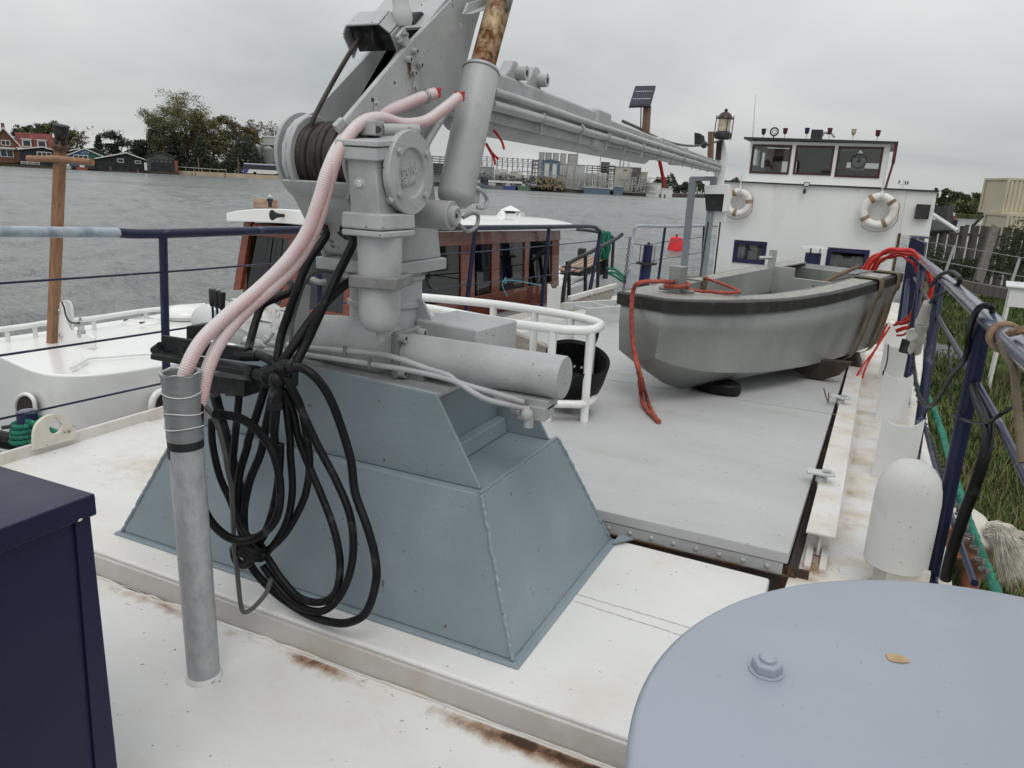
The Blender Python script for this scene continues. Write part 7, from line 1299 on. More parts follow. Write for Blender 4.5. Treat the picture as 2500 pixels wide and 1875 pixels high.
for dx_, dy_ in ((.08,.05),(.95,-.02),(1.0,.55),(.14,.6)): MB().cyl(t0+V((dx_,dy_,-.03)), (t0.x+dx_-.02,t0.y+dy_,bank_z(t0.x+dx_,t0.y+dy_)-.02), .018, n=8).build('leg', 'yacht_white', TBL)
def leafball(name, c, rad, nleaf, sz, m, lab, cat='bush', group=None, seed=1):
    r_ = random.Random(seed); g = MB(); c = V(c)
    for k in range(nleaf):
        a, b = r_.uniform(0,6.283), math.acos(r_.uniform(-.5,1)); q = r_.random()**.4; p_ = c+V((rad[0]*q*math.sin(b)*math.cos(a), rad[1]*q*math.sin(b)*math.sin(a), rad[2]*q*math.cos(b)))
        u_ = V((r_.gauss(0,1),r_.gauss(0,1),r_.gauss(0,1))).normalized()*sz*r_.uniform(.6,1.3); w_ = V((r_.gauss(0,1),r_.gauss(0,1),r_.gauss(0,1))).normalized()*sz*.6; g.add([p_-u_,p_-w_*.5,p_+u_,p_+w_*.5], [(0,1,2,3)])
    return g.build(name, m, loc=c, smooth=0, label=lab, cat=cat, group=group)
for i, (fx, fy_, D_) in enumerate(((0,0,0),)*0): pass
for i, q in enumerate(((1.5372,21.8856,0.1677), (2.1031,20.9844,0.0933), (2.738,20.1978,0.303), (3.1205,20.492,0.7133))):
    leafball('shrub', (q[0],q[1],q[2]-.1), ((.5,.4,.5),(.55,.4,.4),(.6,.4,.5),(.5,.4,.8))[i], 1500, .05, 'bush', ('dark shrub at the far left foot of the board fence','dark shrub at the fence between wire post and leaning timber','dark shrub right of the leaning timber','tall dark shrub climbing the fence at the right edge')[i], group='shrubs along the board fence', seed=40+i)
# dark moored boat house beyond the wheelhouse
SH = thing('dark_shed', (2.0056,30.2033,0.6628), 'dark tarred shed with a sloping awning right of the wheelhouse', 'shed')
MB().prism(((1.3361,31.2755,1.483),(2.3409,31.7535,1.5528),(2.4024,31.6061,0.9534),(1.7309,31.1994,0.6083),(1.4751,31.079,0.5949)), (.3,1.5,0)).build('wall', 'shed_dark', SH); MB().prism(((1.6069,29.5624,1.036),(2.2488,29.8503,1.0208),(2.428,27.0261,0.8051),(1.5089,27.1518,0.722)), (0,0,.06)).build('awning', 'shed_dark', SH); MB().prism(((1.8845,31.2116,1.1883),(2.2338,31.346,1.1041),(2.2576,31.3123,0.9515),(1.9111,31.1741,1.0188)), (0,.03,0)).build('window', 'bright_grey', SH); MB().cyl((1.6023,27.9374,1.3187), (2.3308,26.4261,0.8488), .06, n=10).build('strut', 'bright_grey', SH)

# ================================================================== far banks
def spot(b):
    c = V(b[:3]); d = V((c.x,c.y,0)).normalized(); return c, V((d.y,-d.x,0)), d, b[3], b[4]
class Loc:
    """local frame of a far building: u along the shore, v away from the water, h up"""
    def __init__(s, b): s.c, s.r, s.d, s.w, s.h = spot(b)
    def p(s, u, v, h): return s.c+s.r*u+s.d*v+V((0,0,h))
    def box(s, u0, u1, v0, v1, h0, h1, g=None):
        g = g or MB(); return g.hexa([s.p(u0,v0,h0),s.p(u1,v0,h0),s.p(u1,v1,h0),s.p(u0,v1,h0),s.p(u0,v0,h1),s.p(u1,v0,h1),s.p(u1,v1,h1),s.p(u0,v1,h1)])
    def cyl(s, u, v, h0, h1, r, n=18): return MB().cyl(s.p(u,v,h0), s.p(u,v,h1), r, n=n)
def far_land(name, pts, z, m):
    g = MB(); n = len(pts); g.add([(x,y,z) for x, y in pts]+[(x,y,-2.) for x, y in pts], [tuple(range(n))]+[(i,(i+1)%n,(i+1)%n+n,i+n) for i in range(n)]); return g.build(name, m, smooth=0, kind='structure')
LB = ((-314.2167,154.102),(-277.2925,170.9687),(-256.8169,175.6245),(-230.051,192.4349),(-220.6844,196.8437),(-209.8578,201.4906),(-186.9024,212.0132),(-159.9799,235.6957))
far_land('far_bank', list(LB)+[(LB[-1][0]-40,LB[-1][1]+260),(LB[0][0]-60,LB[0][1]+260)], -.15, 'soil')
SBK = ((-217.6486,193.1762),(-212.2348,195.7244),(-200.204,201.3872),(-182.1578,209.8813),(-168.1218,216.4879))
far_land('sand_quay', list(SBK)+[(x-9,y+14) for x, y in SBK[::-1]], .25, 'sand')
CB_ = ((-179.613,257.9297),(-142.9743,275.175),(-109.9995,290.6959),(-78.4903,305.5269))
far_land('plant_quay', list(CB_)+[(CB_[-1][0],CB_[-1][1]+160),(CB_[0][0]-60,CB_[0][1]+160)], .5, 'quay_dark')
FB_ = ((-158.9123,518.8188),(-114.4574,539.7432),(-57.3011,566.646),(-0.1447,593.5488))
far_land('far_shore', list(FB_)+[(FB_[-1][0]+40,FB_[-1][1]+120),(FB_[0][0],FB_[0][1]+120)], .2, 'soil')
RB_ = ((6.8615,172.5372),(21.0757,179.2277),(34.5956,174.3041))
far_land('east_shore', list(RB_)+[(RB_[-1][0]+20,RB_[-1][1]+60),(RB_[0][0],RB_[0][1]+60)], -.1, 'soil')
# ---- brick house
b = Loc((-275.1684,172.1865,0.1493,9.9133,11.4904)); H = thing('brick_house', b.p(0,2,0), 'steep-gabled brick house with a red tiled wing at the far left', 'house')
w2, e = b.w/2, b.h*.42
MB().prism([b.p(-w2,0,0),b.p(w2,0,0),b.p(w2,0,e),b.p(0,0,b.h-.3),b.p(-w2,0,e)], b.d*9).build('gable_wall', 'brick', H)
for s in (-1,1):
    MB().hexa([b.p(s*(w2+.5),-.6,e-.6),b.p(0,-.6,b.h),b.p(0,9.4,b.h),b.p(s*(w2+.5),9.4,e-.6),b.p(s*(w2+.5),-.6,e-.3),b.p(0,-.6,b.h+.3),b.p(0,9.4,b.h+.3),b.p(s*(w2+.5),9.4,e-.3)]).build('roof', 'roof_red', H)
    MB().hexa([b.p(s*(w2+.5),-.8,e-.75),b.p(0,-.8,b.h-.15),b.p(0,-.62,b.h-.15),b.p(s*(w2+.5),-.62,e-.75),b.p(s*(w2+.5),-.8,e-.15),b.p(0,-.8,b.h+.4),b.p(0,-.62,b.h+.4),b.p(s*(w2+.5),-.62,e-.15)]).build('bargeboard', 'trim_white', H)
b.box(-.5,.5,.3,1.3,b.h-.2,b.h+1.6).build('chimney', 'brick', H)
def fwin(b, u0, u1, h0, h1, par, v=-.05, m='glass_dark'):
    f = b.box(u0,u1,v-.08,v,h0,h1).build('window', 'trim_white', par); t = min(.22,(u1-u0)*.1); k = max(1, round((u1-u0)/1.6)); wd = (u1-u0-t)/k
    for i in range(k): b.box(u0+t+i*wd,u0+i*wd+wd,v-.12,v-.082,h0+t,h1-t).build('pane', m, f)
fwin(b,-1.1,1.6,e+.9,e+2.7,H); fwin(b,-1.7,2.2,1.9,4.5,H); b.box(-2.6,2.9,-.9,-.05,4.6,5.1).build('sun_blind', 'trim_white', H)
wgl = Loc((-270.0665,179.1941,0.614,10.9796,10.0647)); w2 = wgl.w/2; e = wgl.h*.48
wgl.box(-w2,w2,0,8,0,e).build('wing_wall', 'brick', H); MB().prism([wgl.p(-w2,-.5,e-.2),wgl.p(-w2,4,wgl.h),wgl.p(-w2,8.5,e-.2)], wgl.r*(wgl.w+.4)).build('wing_roof', 'roof_red', H); wgl.box(-w2,w2,-.7,-.51,e-.4,e).build('gutter', 'trim_white', H)
for u in (-w2*.62,w2*.2):
    d_ = wgl.box(u-.2,u+2.6,-.1,3,e+.4,e+2.8).build('dormer', 'trim_white', H); wgl.box(u-.4,u+2.9,-.4,3.2,e+2.8,e+3.1).build('dormer_roof', 'trim_white', d_); wgl.box(u+.2,u+2.2,-.16,-.11,e+.7,e+2.4).build('dormer_pane', 'glass_dark', d_)
# ---- houseboats
def houseboat(bx, wallm, roofm, lab, fasc=True, depth=9, apex=.5, wins=(), eave=.62, doors=(), half=None, m2=None):
    b = Loc(bx); t = thing('houseboat', b.p(0,1,0), lab, 'houseboat', 'houseboats on the far bank'); w2 = b.w/2; e = b.h*eave; ua = -w2+b.w*apex
    if half is not None:
        uh = -w2+b.w*half; hz_ = e+(b.h-e)*min(1, max(0,(uh+w2)/(ua+w2) if uh < ua else (w2-uh)/(w2-ua)))
        MB().prism([b.p(-w2,0,0),b.p(uh,0,0),b.p(uh,0,hz_),b.p(ua,0,b.h),b.p(-w2,0,e)] if uh > ua else [b.p(-w2,0,0),b.p(uh,0,0),b.p(uh,0,hz_),b.p(-w2,0,e)], b.d*depth).build('wall', wallm, t)
        MB().prism([b.p(uh+.01,0,0),b.p(w2,0,0),b.p(w2,0,e),b.p(uh+.01,0,hz_)], b.d*depth).build('wall', m2, t)
    else: MB().prism([b.p(-w2,0,0),b.p(w2,0,0),b.p(w2,0,e),b.p(ua,0,b.h),b.p(-w2,0,e)], b.d*depth).build('wall', wallm, t)
    for u0 in (-w2-.5,w2+.5):
        MB().hexa([b.p(u0,-.5,e-.1),b.p(ua,-.5,b.h+.1),b.p(ua,depth+.5,b.h+.1),b.p(u0,depth+.5,e-.1),b.p(u0,-.5,e+.15),b.p(ua,-.5,b.h+.35),b.p(ua,depth+.5,b.h+.35),b.p(u0,depth+.5,e+.15)]).build('roof', roofm, t)
        if fasc: MB().hexa([b.p(u0,-.62,e-.12),b.p(ua,-.62,b.h+.06),b.p(ua,-.51,b.h+.06),b.p(u0,-.51,e-.12),b.p(u0,-.62,e+.22),b.p(ua,-.62,b.h+.42),b.p(ua,-.51,b.h+.42),b.p(u0,-.51,e+.22)]).build('fascia', 'trim_white', t)
    for u0, u1, h0, h1 in wins: fwin(b, -w2+b.w*u0, -w2+b.w*u1, b.h*h0, b.h*h1, t)
    for u0, u1, h1 in doors: b.box(-w2+b.w*u0,-w2+b.w*u1,-.1,-.02,.1,b.h*h1).build('door', 'wood_black', t)
    b.box(-w2-1,w2+1,-2.0,-.02,-.9,-.05).build('pontoon', 'quay_dark', t); return b, t
houseboat((-260.7241,174.158,-0.0481,10.8713,5.7684), 'wood_black', 'roof_grey', 'dark houseboat with white eaves below the brick house', wins=((.45,.85,.50,.76),(.0,.5,.02,.16)), apex=.62, eave=.82)
b, t = houseboat((-244.1125,179.5502,0.2997,11.2273,5.5036), 'wood_blue', 'roof_grey', 'blue and green houseboat with a white gable ornament', wins=((.16,.55,.42,.66),), doors=((.70,.80,.52),), apex=.47, eave=.55, half=.54, m2='wood_green')
for k in range(3): b.box(-1.2+.8*k,-.7+.8*k,-.12,-.02,b.h*.78+(.25 if k == 1 else 0),b.h*.84+(.25 if k == 1 else 0)).build('gable_ornament', 'trim_white', t)
houseboat((-256.5626,182.8917,0.0068,6.8107,5.7891), 'wood_black', 'roof_grey', 'dark houseboat half hidden behind the blue one', apex=.85, eave=.7)
b, t = houseboat((-230.89,182.9822,-0.7771,15.508,5.8537), 'wood_black', 'roof_grey', 'black houseboat with white-framed window and grey felt roof', wins=((.40,.52,.48,.70),(.74,.86,.46,.64)), doors=((.62,.66,.7),), apex=.58, eave=.62)
b, t = houseboat((-217.5168,186.9803,-0.1537,8.4514,6.1544), 'boathouse_grey', 'boathouse_grey', 'grey-green boathouse with a wide black sliding door', fasc=False, apex=.52, eave=.74)
w2 = b.w/2; b.box(-w2*.75,w2*.9,-.15,-.02,.2,b.h*.62).build('sliding_door', 'wood_black', t)
for k in range(5): b.box(-w2*.7+k*w2*.32,-w2*.48+k*w2*.32,-.2,-.16,b.h*.46,b.h*.58).build('door_light', 'plant_dark', t)
b.box(w2+.02,w2+.8,-.3,5,.2,b.h*.6).build('side_panel', 'plant_red', t); b.box(-w2-.9,-w2-.1,-.3,.0,.1,b.h*.42).build('hatch_board', 'trim_white', t)
# floating jetty, piles
for i, (x, bx) in enumerate(((0, (-250.6616,171.6509,-0.9603,18.6365,0.5634)), (1, (-237.8431,175.1164,-1.2937,17.1987,0.516)), (2, (-222.3711,179.9566,-1.0586,14.5019,0.5118)))):
    b = Loc(bx); b.box(-b.w/2,b.w/2,0,2.5,-.3,.45).build('jetty', 'quay_dark', loc=b.c, label=('low dark jetty below the leftmost houseboat','low dark jetty below the blue and green houseboat','low dark jetty below the black houseboat')[i], cat='jetty', group='floating jetties')
for i, bx in enumerate(((-238.724,173.7242,-0.7946,3.426,0.5139), (-242.9364,171.839,-0.6817,1.9271,0.9421))):
    b = Loc(bx); t = thing('moored_boat', b.c, ('small red and white boat by the blue houseboat','small pale boat left of the red boat')[i], 'boat'); MB().prism([b.p(-b.w/2,0,-.2),b.p(b.w/2*.8,0,-.2),b.p(b.w/2,0,.7),b.p(-b.w/2,0,.7)], b.d*2).build('hull', ('plant_red','plant_grey')[i], t); b.box(-b.w*.2,b.w*.2,.3,1.7,.71,1.4).build('cover', 'trim_white', t)
for i, bx in enumerate(((-228.2702,176.1774,-0.9074,0.5947,1.4868), (-220.2461,179.9543,-0.4875,0.3398,0.8496), (-211.2794,193.9452,-1.6024,0.3082,1.541), (-210.3045,194.404,-1.5514,0.2642,1.541), (-201.139,198.6554,-1.286,0.3963,1.7611), (-214.4606,199.9015,0.3884,0.2253,4.7314), (-201.829,205.7187,0.6109,0.2704,4.5061))):
    b = Loc(bx); MB().cyl(b.p(0,0,-.8), b.p(0,0,b.h), max(.18,b.w/2), n=8).build('mooring_pile', 'post_wood', loc=b.c, label=('thick pile with white cap before the black houseboat','thin pile at the right end of the black houseboat','left pile of the pair on the sand quay','right pile of the pair on the sand quay','lone pile in the middle of the sand quay edge','tall thin pole behind the left of the sand quay','tall thin pole left of the parked coach')[i], cat='pile', group='piles along the far bank')
t = thing('quay_railing', (-211.928,199.0516,1.3147), 'pale handrail along the sand quay', 'railing')
ra, rb = V((-219.7079,195.5807,1.5603)), V((-204.3839,202.4752,1.2744)); MB().cyl(ra, rb, .12, n=6).build('rail', 'tank_pale', t)
for k in range(7): q = ra.lerp(rb,k/6); MB().cyl((q.x,q.y,.2), q, .08, n=6).build('post', 'tank_pale', t)
# coach
b = Loc((-190.8058,210.6249,0.2231,19.8266,3.695)); t = thing('parked_coach', b.p(0,1,0), 'blue and white coach parked on the sand quay', 'coach'); w2, h = b.w/2, b.h
MB().prism([b.p(-w2,0,.4),b.p(w2,0,.4),b.p(w2,0,h*.92),b.p(-w2+.4,0,h*.92),b.p(-w2+.05,0,h*.45)], b.d*2.5).build('body', 'bus_blue', t); MB().prism([b.p(-w2+1.2,-.02,.42),b.p(w2*.02,-.02,.42),b.p(w2*.42,-.02,h*.46),b.p(-w2+2.0,-.02,h*.46)], b.d*-.02).build('livery_swoosh', 'bus_white', t); b.box(-w2+.3,w2,-.04,-.02,h*.5,h*.86).build('window_band', 'glass_dark', t); b.box(-w2+.4,w2,.0,2.5,h*.921,h*1.0).build('roof', 'bus_white', t); b.box(-w2-.1,-w2+1.0,.05,2.4,.4,h*.38).build('nose', 'bus_white', t)
for u in (-w2*.62,w2*.5): MB().cyl(b.p(u,-.06,.5), b.p(u,.3,.5), .52, n=16).build('wheel', 'rubber_black', t)
# silos left
t = thing('grey_silos', (-211.264,228.5138,3.8193), 'group of grey steel silos with a roof box behind the coach', 'silos')
for bx in ((-213.405,227.3666,3.2303,3.9213,7.1074), (-209.5509,229.1806,3.432,4.0193,6.3721), (-207.3188,232.5317,3.6386,3.9488,6.17)): 
    b = Loc(bx); b.cyl(0,b.w/2,-.5,b.h,b.w/2).build('silo', 'tank_grey', t); MB().lathe(b.p(0,b.w/2,b.h), (0,0,1), [(b.w/2,0),(b.w*.15,.8),(.1,1.0)], 18).build('silo_top', 'tank_grey', t)
b = Loc((-211.7608,232.7174,11.1872,5.1828,2.8629)); b.box(-b.w/2,b.w/2,0,4,0,b.h).build('roof_box', 'tank_pale', t); b.box(-b.w/2-.2,b.w/2+.2,-.2,4.2,b.h,b.h+.5).build('roof_lid', 'trim_white', t)
for u in (-b.w*.45,b.w*.45): MB().bar(b.p(u,0,-5), b.p(u,0,0), .25, .25).build('frame_leg', 'tank_pale', t)
for u in (b.w*.3,b.w*.75): MB().bar(b.p(u,1,0), b.p(u,1,b.h+5), .2, .2).build('mast', 'trim_white', t)
b = Loc((-215.1625,235.3433,13.7975,2.9926,2.4938)); b.cyl(0,2,0,b.h,b.w/2).build('silo', 'tank_grey', t)
# ---- chemical works in the middle
def bblock(name, bx, m, lab, cat='building', dep=12, parts=()):
    b = Loc(bx); t = thing(name, b.p(0,1,0), lab, cat); b.box(-b.w/2,b.w/2,0,dep,-1,b.h).build('wall', m, t); b.box(-b.w/2-.15,b.w/2+.15,-.15,dep+.15,b.h,b.h+.35).build('parapet', 'plant_grey', t)
    for u0,u1,h0,h1 in parts: fwin(b,-b.w/2+b.w*u0,-b.w/2+b.w*u1,b.h*h0,b.h*h1,t)
    return b, t
t = thing('tall_silos', (-128.9971,318.921,9.8888), 'row of five pale tall silos above the blue-framed building', 'silos')
for bx in ((-133.997,313.6477,-0.3532,2.4527,15.3848), (-131.3371,314.8997,-0.214,2.8094,15.2511), (-128.4554,316.256,-0.0632,2.6756,15.0727), (-125.5738,317.6124,0.0875,2.5418,14.8943), (-121.7652,319.405,0.2868,4.5486,14.6267)): b = Loc(bx); b.cyl(0,b.w/2,-1,b.h,b.w/2).build('silo', 'tank_pale', t); MB().torus(b.p(0,b.w/2,b.h), (0,0,1), b.w/2, .15, 20, 6).build('rim', 'plant_grey', t)
b = Loc((-121.8047,294.8643,1.9725,7.2836,8.9485)); t = thing('blue_frame_hall', b.p(0,1,0), 'white hall with blue steel frame in the chemical works', 'building'); w2, h = b.w/2, b.h
b.box(-w2,w2,.2,14,-1,h*.96).build('wall', 'trim_white', t)
for u in (-w2,-.5,w2-1.0): b.box(u,u+1.2,-.2,.19,0,h).build('column', 'plant_blue', t)
for z0, z1 in ((h*.93,h*1.0),(h*.17,h*.22)): b.box(-w2,w2+.2,-.15,.18,z0,z1).build('beam', 'plant_blue', t)
MB().prism([b.p(-w2-.2,-.3,h),b.p(w2+.3,-.3,h),b.p(0,-.3,h*1.09)], b.d*14).build('roof', 'plant_blue', t); b.box(-w2+1.3,w2-1.2,.05,.19,h*.05,h*.14).build('lower_window', 'tank_pale', t)
b, t = bblock('glass_hall', (-118.4391,300.7824,1.4158,3.4572,8.6431), 'tank_pale', 'pale glazed hall right of the blue-framed hall'); 
for k in range(3): b.box(-b.w/2+k*b.w/3+.2,-b.w/2+(k+1)*b.w/3-.2,-.12,-.02,b.h*.5,b.h*.95).build('glazing', 'trim_white', t)
bblock('grey_tower', (-113.2334,295.9643,0.1642,2.7705,9.7174), 'plant_grey', 'narrow grey building left of the tall grey block'); bblock('grey_block', (-109.1022,295.5675,0.1512,3.7794,9.5306), 'plant_grey', 'plain grey block left of the four round silos')
t = thing('round_silos', (-102.6802,296.5403,1.2534), 'four pale domed silos in a row by the quay', 'silos')
for bx in ((-105.2004,295.2379,0.7244,2.8567,6.5296), (-102.803,296.3663,0.8499,2.0405,6.448), (-101.0695,297.1823,0.9406,1.9589,6.3664), (-99.4467,297.9461,1.0255,1.7956,6.2031)):
    b = Loc(bx); r_ = b.w/2; MB().lathe(b.p(0,r_,0), (0,0,1), [(r_,-1),(r_,b.h*.93),(r_*.75,b.h*.985),(r_*.3,b.h),(.05,b.h)], 20).build('silo', 'tank_pale', t)
b, t = bblock('cream_works', (-94.1053,304.9088,0.964,6.5747,8.8904), 'plant_cream', 'cream factory block with a row of small dark windows')
for k in range(4): b.box(-b.w*.2+k*b.w*.14,-b.w*.2+k*b.w*.14+b.w*.09,-.1,-.02,b.h*.42,b.h*.47).build('window', 'glass_dark', t)
for k in range(2): b.box(.0+k*b.w*.13,b.w*.09+k*b.w*.13,-.1,-.02,b.h*.85,b.h*.91).build('window', 'glass_dark', t)
bblock('dark_tower', (-88.6818,304.8284,0.0205,3.5329,9.7771), 'plant_dark', 'dark brown tower right of the cream factory block'); bblock('cream_tower', (-87.1537,310.7002,2.1658,2.9135,6.035), 'plant_cream', 'small cream tower behind the outside stairs')
t = thing('outside_stairs', (-85.4675,304.1774,0.5657), 'grey outside stair tower beside the dark tower', 'stairs'); b = Loc((-85.3137,304.1336,0.1766,2.6527,5.3053))
for u in (-b.w/2,0,b.w/2): MB().bar(b.p(u,0,0), b.p(u,0,b.h), .3, .3).build('post', 'plant_steel', t)
for k in range(5): b.box(-b.w/2,b.w/2,-.2,2,b.h*k/4-.15,b.h*k/4+.15).build('landing', 'plant_steel', t)
bblock('blue_shed', (-99.838,290.4342,-0.7217,10.2798,1.88), 'plant_blue', 'low blue shed below the four round silos'); bblock('blue_store', (-92.5037,295.0263,-0.3281,3.6121,2.4081), 'plant_blue', 'small blue store in front of the cream block'); bblock('white_store', (-80.6755,303.9213,0.0047,5.6756,3.9729), 'trim_white', 'long low white store at the right end of the works'); bblock('white_shed', (-75.839,306.0246,-0.3339,4.3378,2.6351), 'trim_white', 'small white shed standing last on the quay')
b, t = bblock('grey_plant', (-157.8065,281.8326,-2.0802,30.3562,9.4863), 'tank_grey', 'grey process building behind the luffing cylinder'); bblock('brick_plant', (-145.4195,279.8493,-0.9331,2.4729,6.1823), 'plant_dark', 'small brown process building left of the tanks')
t = thing('dome_tanks', (-137.1965,288.0936,2.7871), 'row of pale domed tanks behind the moored barge', 'tanks')
for bx in ((-140.5473,288.0909,0.2203,5.4458,6.912), (-135.0576,290.6749,0.5076,5.0269,6.912), (-139.0336,281.947,0.1839,3.081,5.7512), (-130.9585,285.7479,0.6064,3.2864,5.3404)): b = Loc(bx); r_ = b.w/2; MB().lathe(b.p(0,r_,0), (0,0,1), [(r_,-1),(r_,b.h*.8),(r_*.6,b.h*.95),(.1,b.h)], 20).build('tank', 'tank_pale', t)
b = Loc((-132.2532,281.4909,3.6175,6.9728,1.5)); b.box(-b.w/2,b.w/2,0,4,0,b.h).build('cream_trailer', 'plant_cream', loc=b.c, label='long cream tank container before the domed tanks', cat='container')
for k in (0,): pass
t = thing('pipe_rack', (-139.9963,296.3664,8.2155), 'long steel pipe rack above the tanks of the works', 'pipe rack')
b = Loc((-138.4624,293.8848,1.2323,25.459,10.3957))
for k in range(5): MB().bar(b.p(-b.w/2,0,b.h*(.68+.08*k)), b.p(b.w/2,0,b.h*(.68+.07*k)), .22, .2).build('pipe', ('plant_steel','plant_grey','plant_steel','tank_pale','plant_steel')[k], t)
for k in range(13): u = -b.w/2+b.w*k/12; MB().bar(b.p(u,0,0), b.p(u,0,b.h), .3, .3).build('column', 'plant_steel', t); MB().bar(b.p(u,0,b.h*.68), b.p(u+b.w/12,0,b.h*.98), .15, .15).build('brace', 'plant_steel', t)
for i, bx in enumerate(((-127.9552,293.1129,1.6726,2.5054,9.1863), (-99.6508,305.7221,0.7158,3.3405,9.6039), (-106.8918,313.8079,4.6446,11.6025,5.5864), (-163.2259,276.9363,5.1658,6.3566,5.4485))):
    b = Loc(bx); t = thing('process_tower', b.c, ('open steel frame tower left of the blue-framed hall','open steel frame tower left of the cream block','long open steel frame behind the four round silos','open steel frame tower seen between gearbox and cylinder')[i], 'tower'); nu = max(2,int(b.w/2.2)); nh = 6
    for k in range(nu+1): u = -b.w/2+b.w*k/nu; MB().bar(b.p(u,0,-1), b.p(u,0,b.h), .28, .28).build('column', 'plant_steel', t); MB().bar(b.p(u,5,-1), b.p(u,5,b.h), .28, .28).build('column', 'plant_steel', t)
    for k in range(nh+1): b.box(-b.w/2,b.w/2,-.2,5.2,b.h*k/nh-.14,b.h*k/nh+.14).build('deck', 'plant_steel', t)
for i, (bx, m_) in enumerate((((-117.2847,312.8066,9.6252,0.6919,9.5133),'tank_pale'), ((-108.3741,317.0007,10.0915,0.2595,4.5405),'plant_steel'), ((-100.6294,320.523,10.076,0.6486,4.7567),'tank_pale'), ((-99.3201,321.1392,10.1445,0.5189,4.108),'tank_pale'), ((-97.418,321.9114,9.8233,0.4324,3.6756),'tank_pale'))): b = Loc(bx); b.cyl(0,0,-20,b.h,b.w/2,8).build('chimney_stack', m_, loc=b.p(0,0,-20), label=('tallest pale chimney behind the silo row','thin mast left of the dark roof tank','left pale chimney over the cream block','middle pale chimney over the cream block','right pale chimney over the cream block')[i], cat='chimney', group='chimneys of the works')
b = Loc((-106.3288,317.9388,10.1144,3.8053,2.0324)); b.cyl(0,3,-14,b.h,b.w/2).build('roof_tank', 'plant_dark', loc=b.p(0,3,-14), label='dark round tank on top of the works', cat='tank')
bg_ = Loc((-127.9122,278.7828,-0.736,34.1142,3.8128)); g = MB(); rr = random.Random(77)
for k in range(260):
    u = rr.uniform(-bg_.w/2,bg_.w/2); h0 = rr.uniform(0,5); s = rr.uniform(.2,1.6); bg_.box(u,u+s,rr.uniform(.5,4),rr.uniform(4.2,6),h0,h0+rr.uniform(.15,1.1),g)
g.build('quay_pipework', 'plant_steel', kind='stuff', smooth=0, label='jumble of grey pipework along the works quay', cat='pipework')
g = MB(); bg_ = Loc((-116.9328,281.6111,-0.3847,10.7633,2.3918))
for k in range(90): u = rr.uniform(-bg_.w/2,bg_.w/2); h0 = rr.uniform(0,4.5); s = rr.uniform(.2,.9); bg_.box(u,u+s,rr.uniform(.5,2),rr.uniform(2.2,3),h0,h0+rr.uniform(.2,1.2),g)
g.build('yellow_pipework', 'plant_yellow', kind='stuff', smooth=0, label='yellow and rusty pipework stacked on the works quay', cat='pipework')
for i, (bx, m_, lab) in enumerate((((-139.8453,267.6276,-0.8578,3.354,3.1567),'plant_blue','bright blue stern of a ship behind the cylinder'), ((-133.9288,267.9612,-1.1535,7.8377,2.5472),'plant_steel','grey barge moored at the works'), ((-129.0597,271.3944,-0.884,5.5053,2.1628),'bus_blue','dark blue barge moored at the works'), ((-123.7288,273.9036,-0.6051,4.7188,2.2414),'plant_green','green barge moored at the works'))):
    b = Loc(bx); t = thing('moored_barge', b.c, lab, 'barge', 'barges moored at the works'); w2 = b.w/2; MB().prism([b.p(-w2,0,-1.2),b.p(w2*.92,0,-1.2),b.p(w2,0,b.h*.6),b.p(-w2,0,b.h*.6)], b.d*5).build('hull', m_, t); b.box(-w2*.5,w2*.2,1,4,b.h*.6,b.h*.95).build('deckhouse', 'plant_grey', t)
b = Loc((-130.6008,271.3967,1.5225,13.1734,0.9831)); b.box(-b.w/2,b.w/2,0,3,0,b.h*.8).build('cargo_cover', 'trim_white', loc=b.c, label='long white cover lying along the moored barges', cat='cover')
for i, bx in enumerate(((-74.2394,289.3626,-1.4762,0.6547,1.7331), (-72.6208,290.1244,-1.3915,0.6162,1.5405))): b = Loc(bx); b.cyl(0,0,-1,b.h,b.w/2,8).build('mooring_pile', 'quay_dark', loc=b.c, label=('left dark pile off the end of the works quay','right dark pile off the end of the works quay')[i], cat='pile', group='piles along the far bank')
b = Loc((-90.425,264.8832,-1.6557,0.9121,0.9121)); t = thing('small_boat', b.c, 'tiny white sailing boat on the water before the works', 'boat'); MB().prism([b.p(-b.w/2,0,-.2),b.p(b.w/2,0,-.2),b.p(b.w*.6,0,.5),b.p(-b.w*.6,0,.5)], b.d*1.2).build('hull', 'trim_white', t); MB().prism([b.p(-.1,.6,.5),b.p(b.w*.4,.6,.6),b.p(-.1,.6,b.h)], b.d*.05).build('sail', 'tank_pale', t)
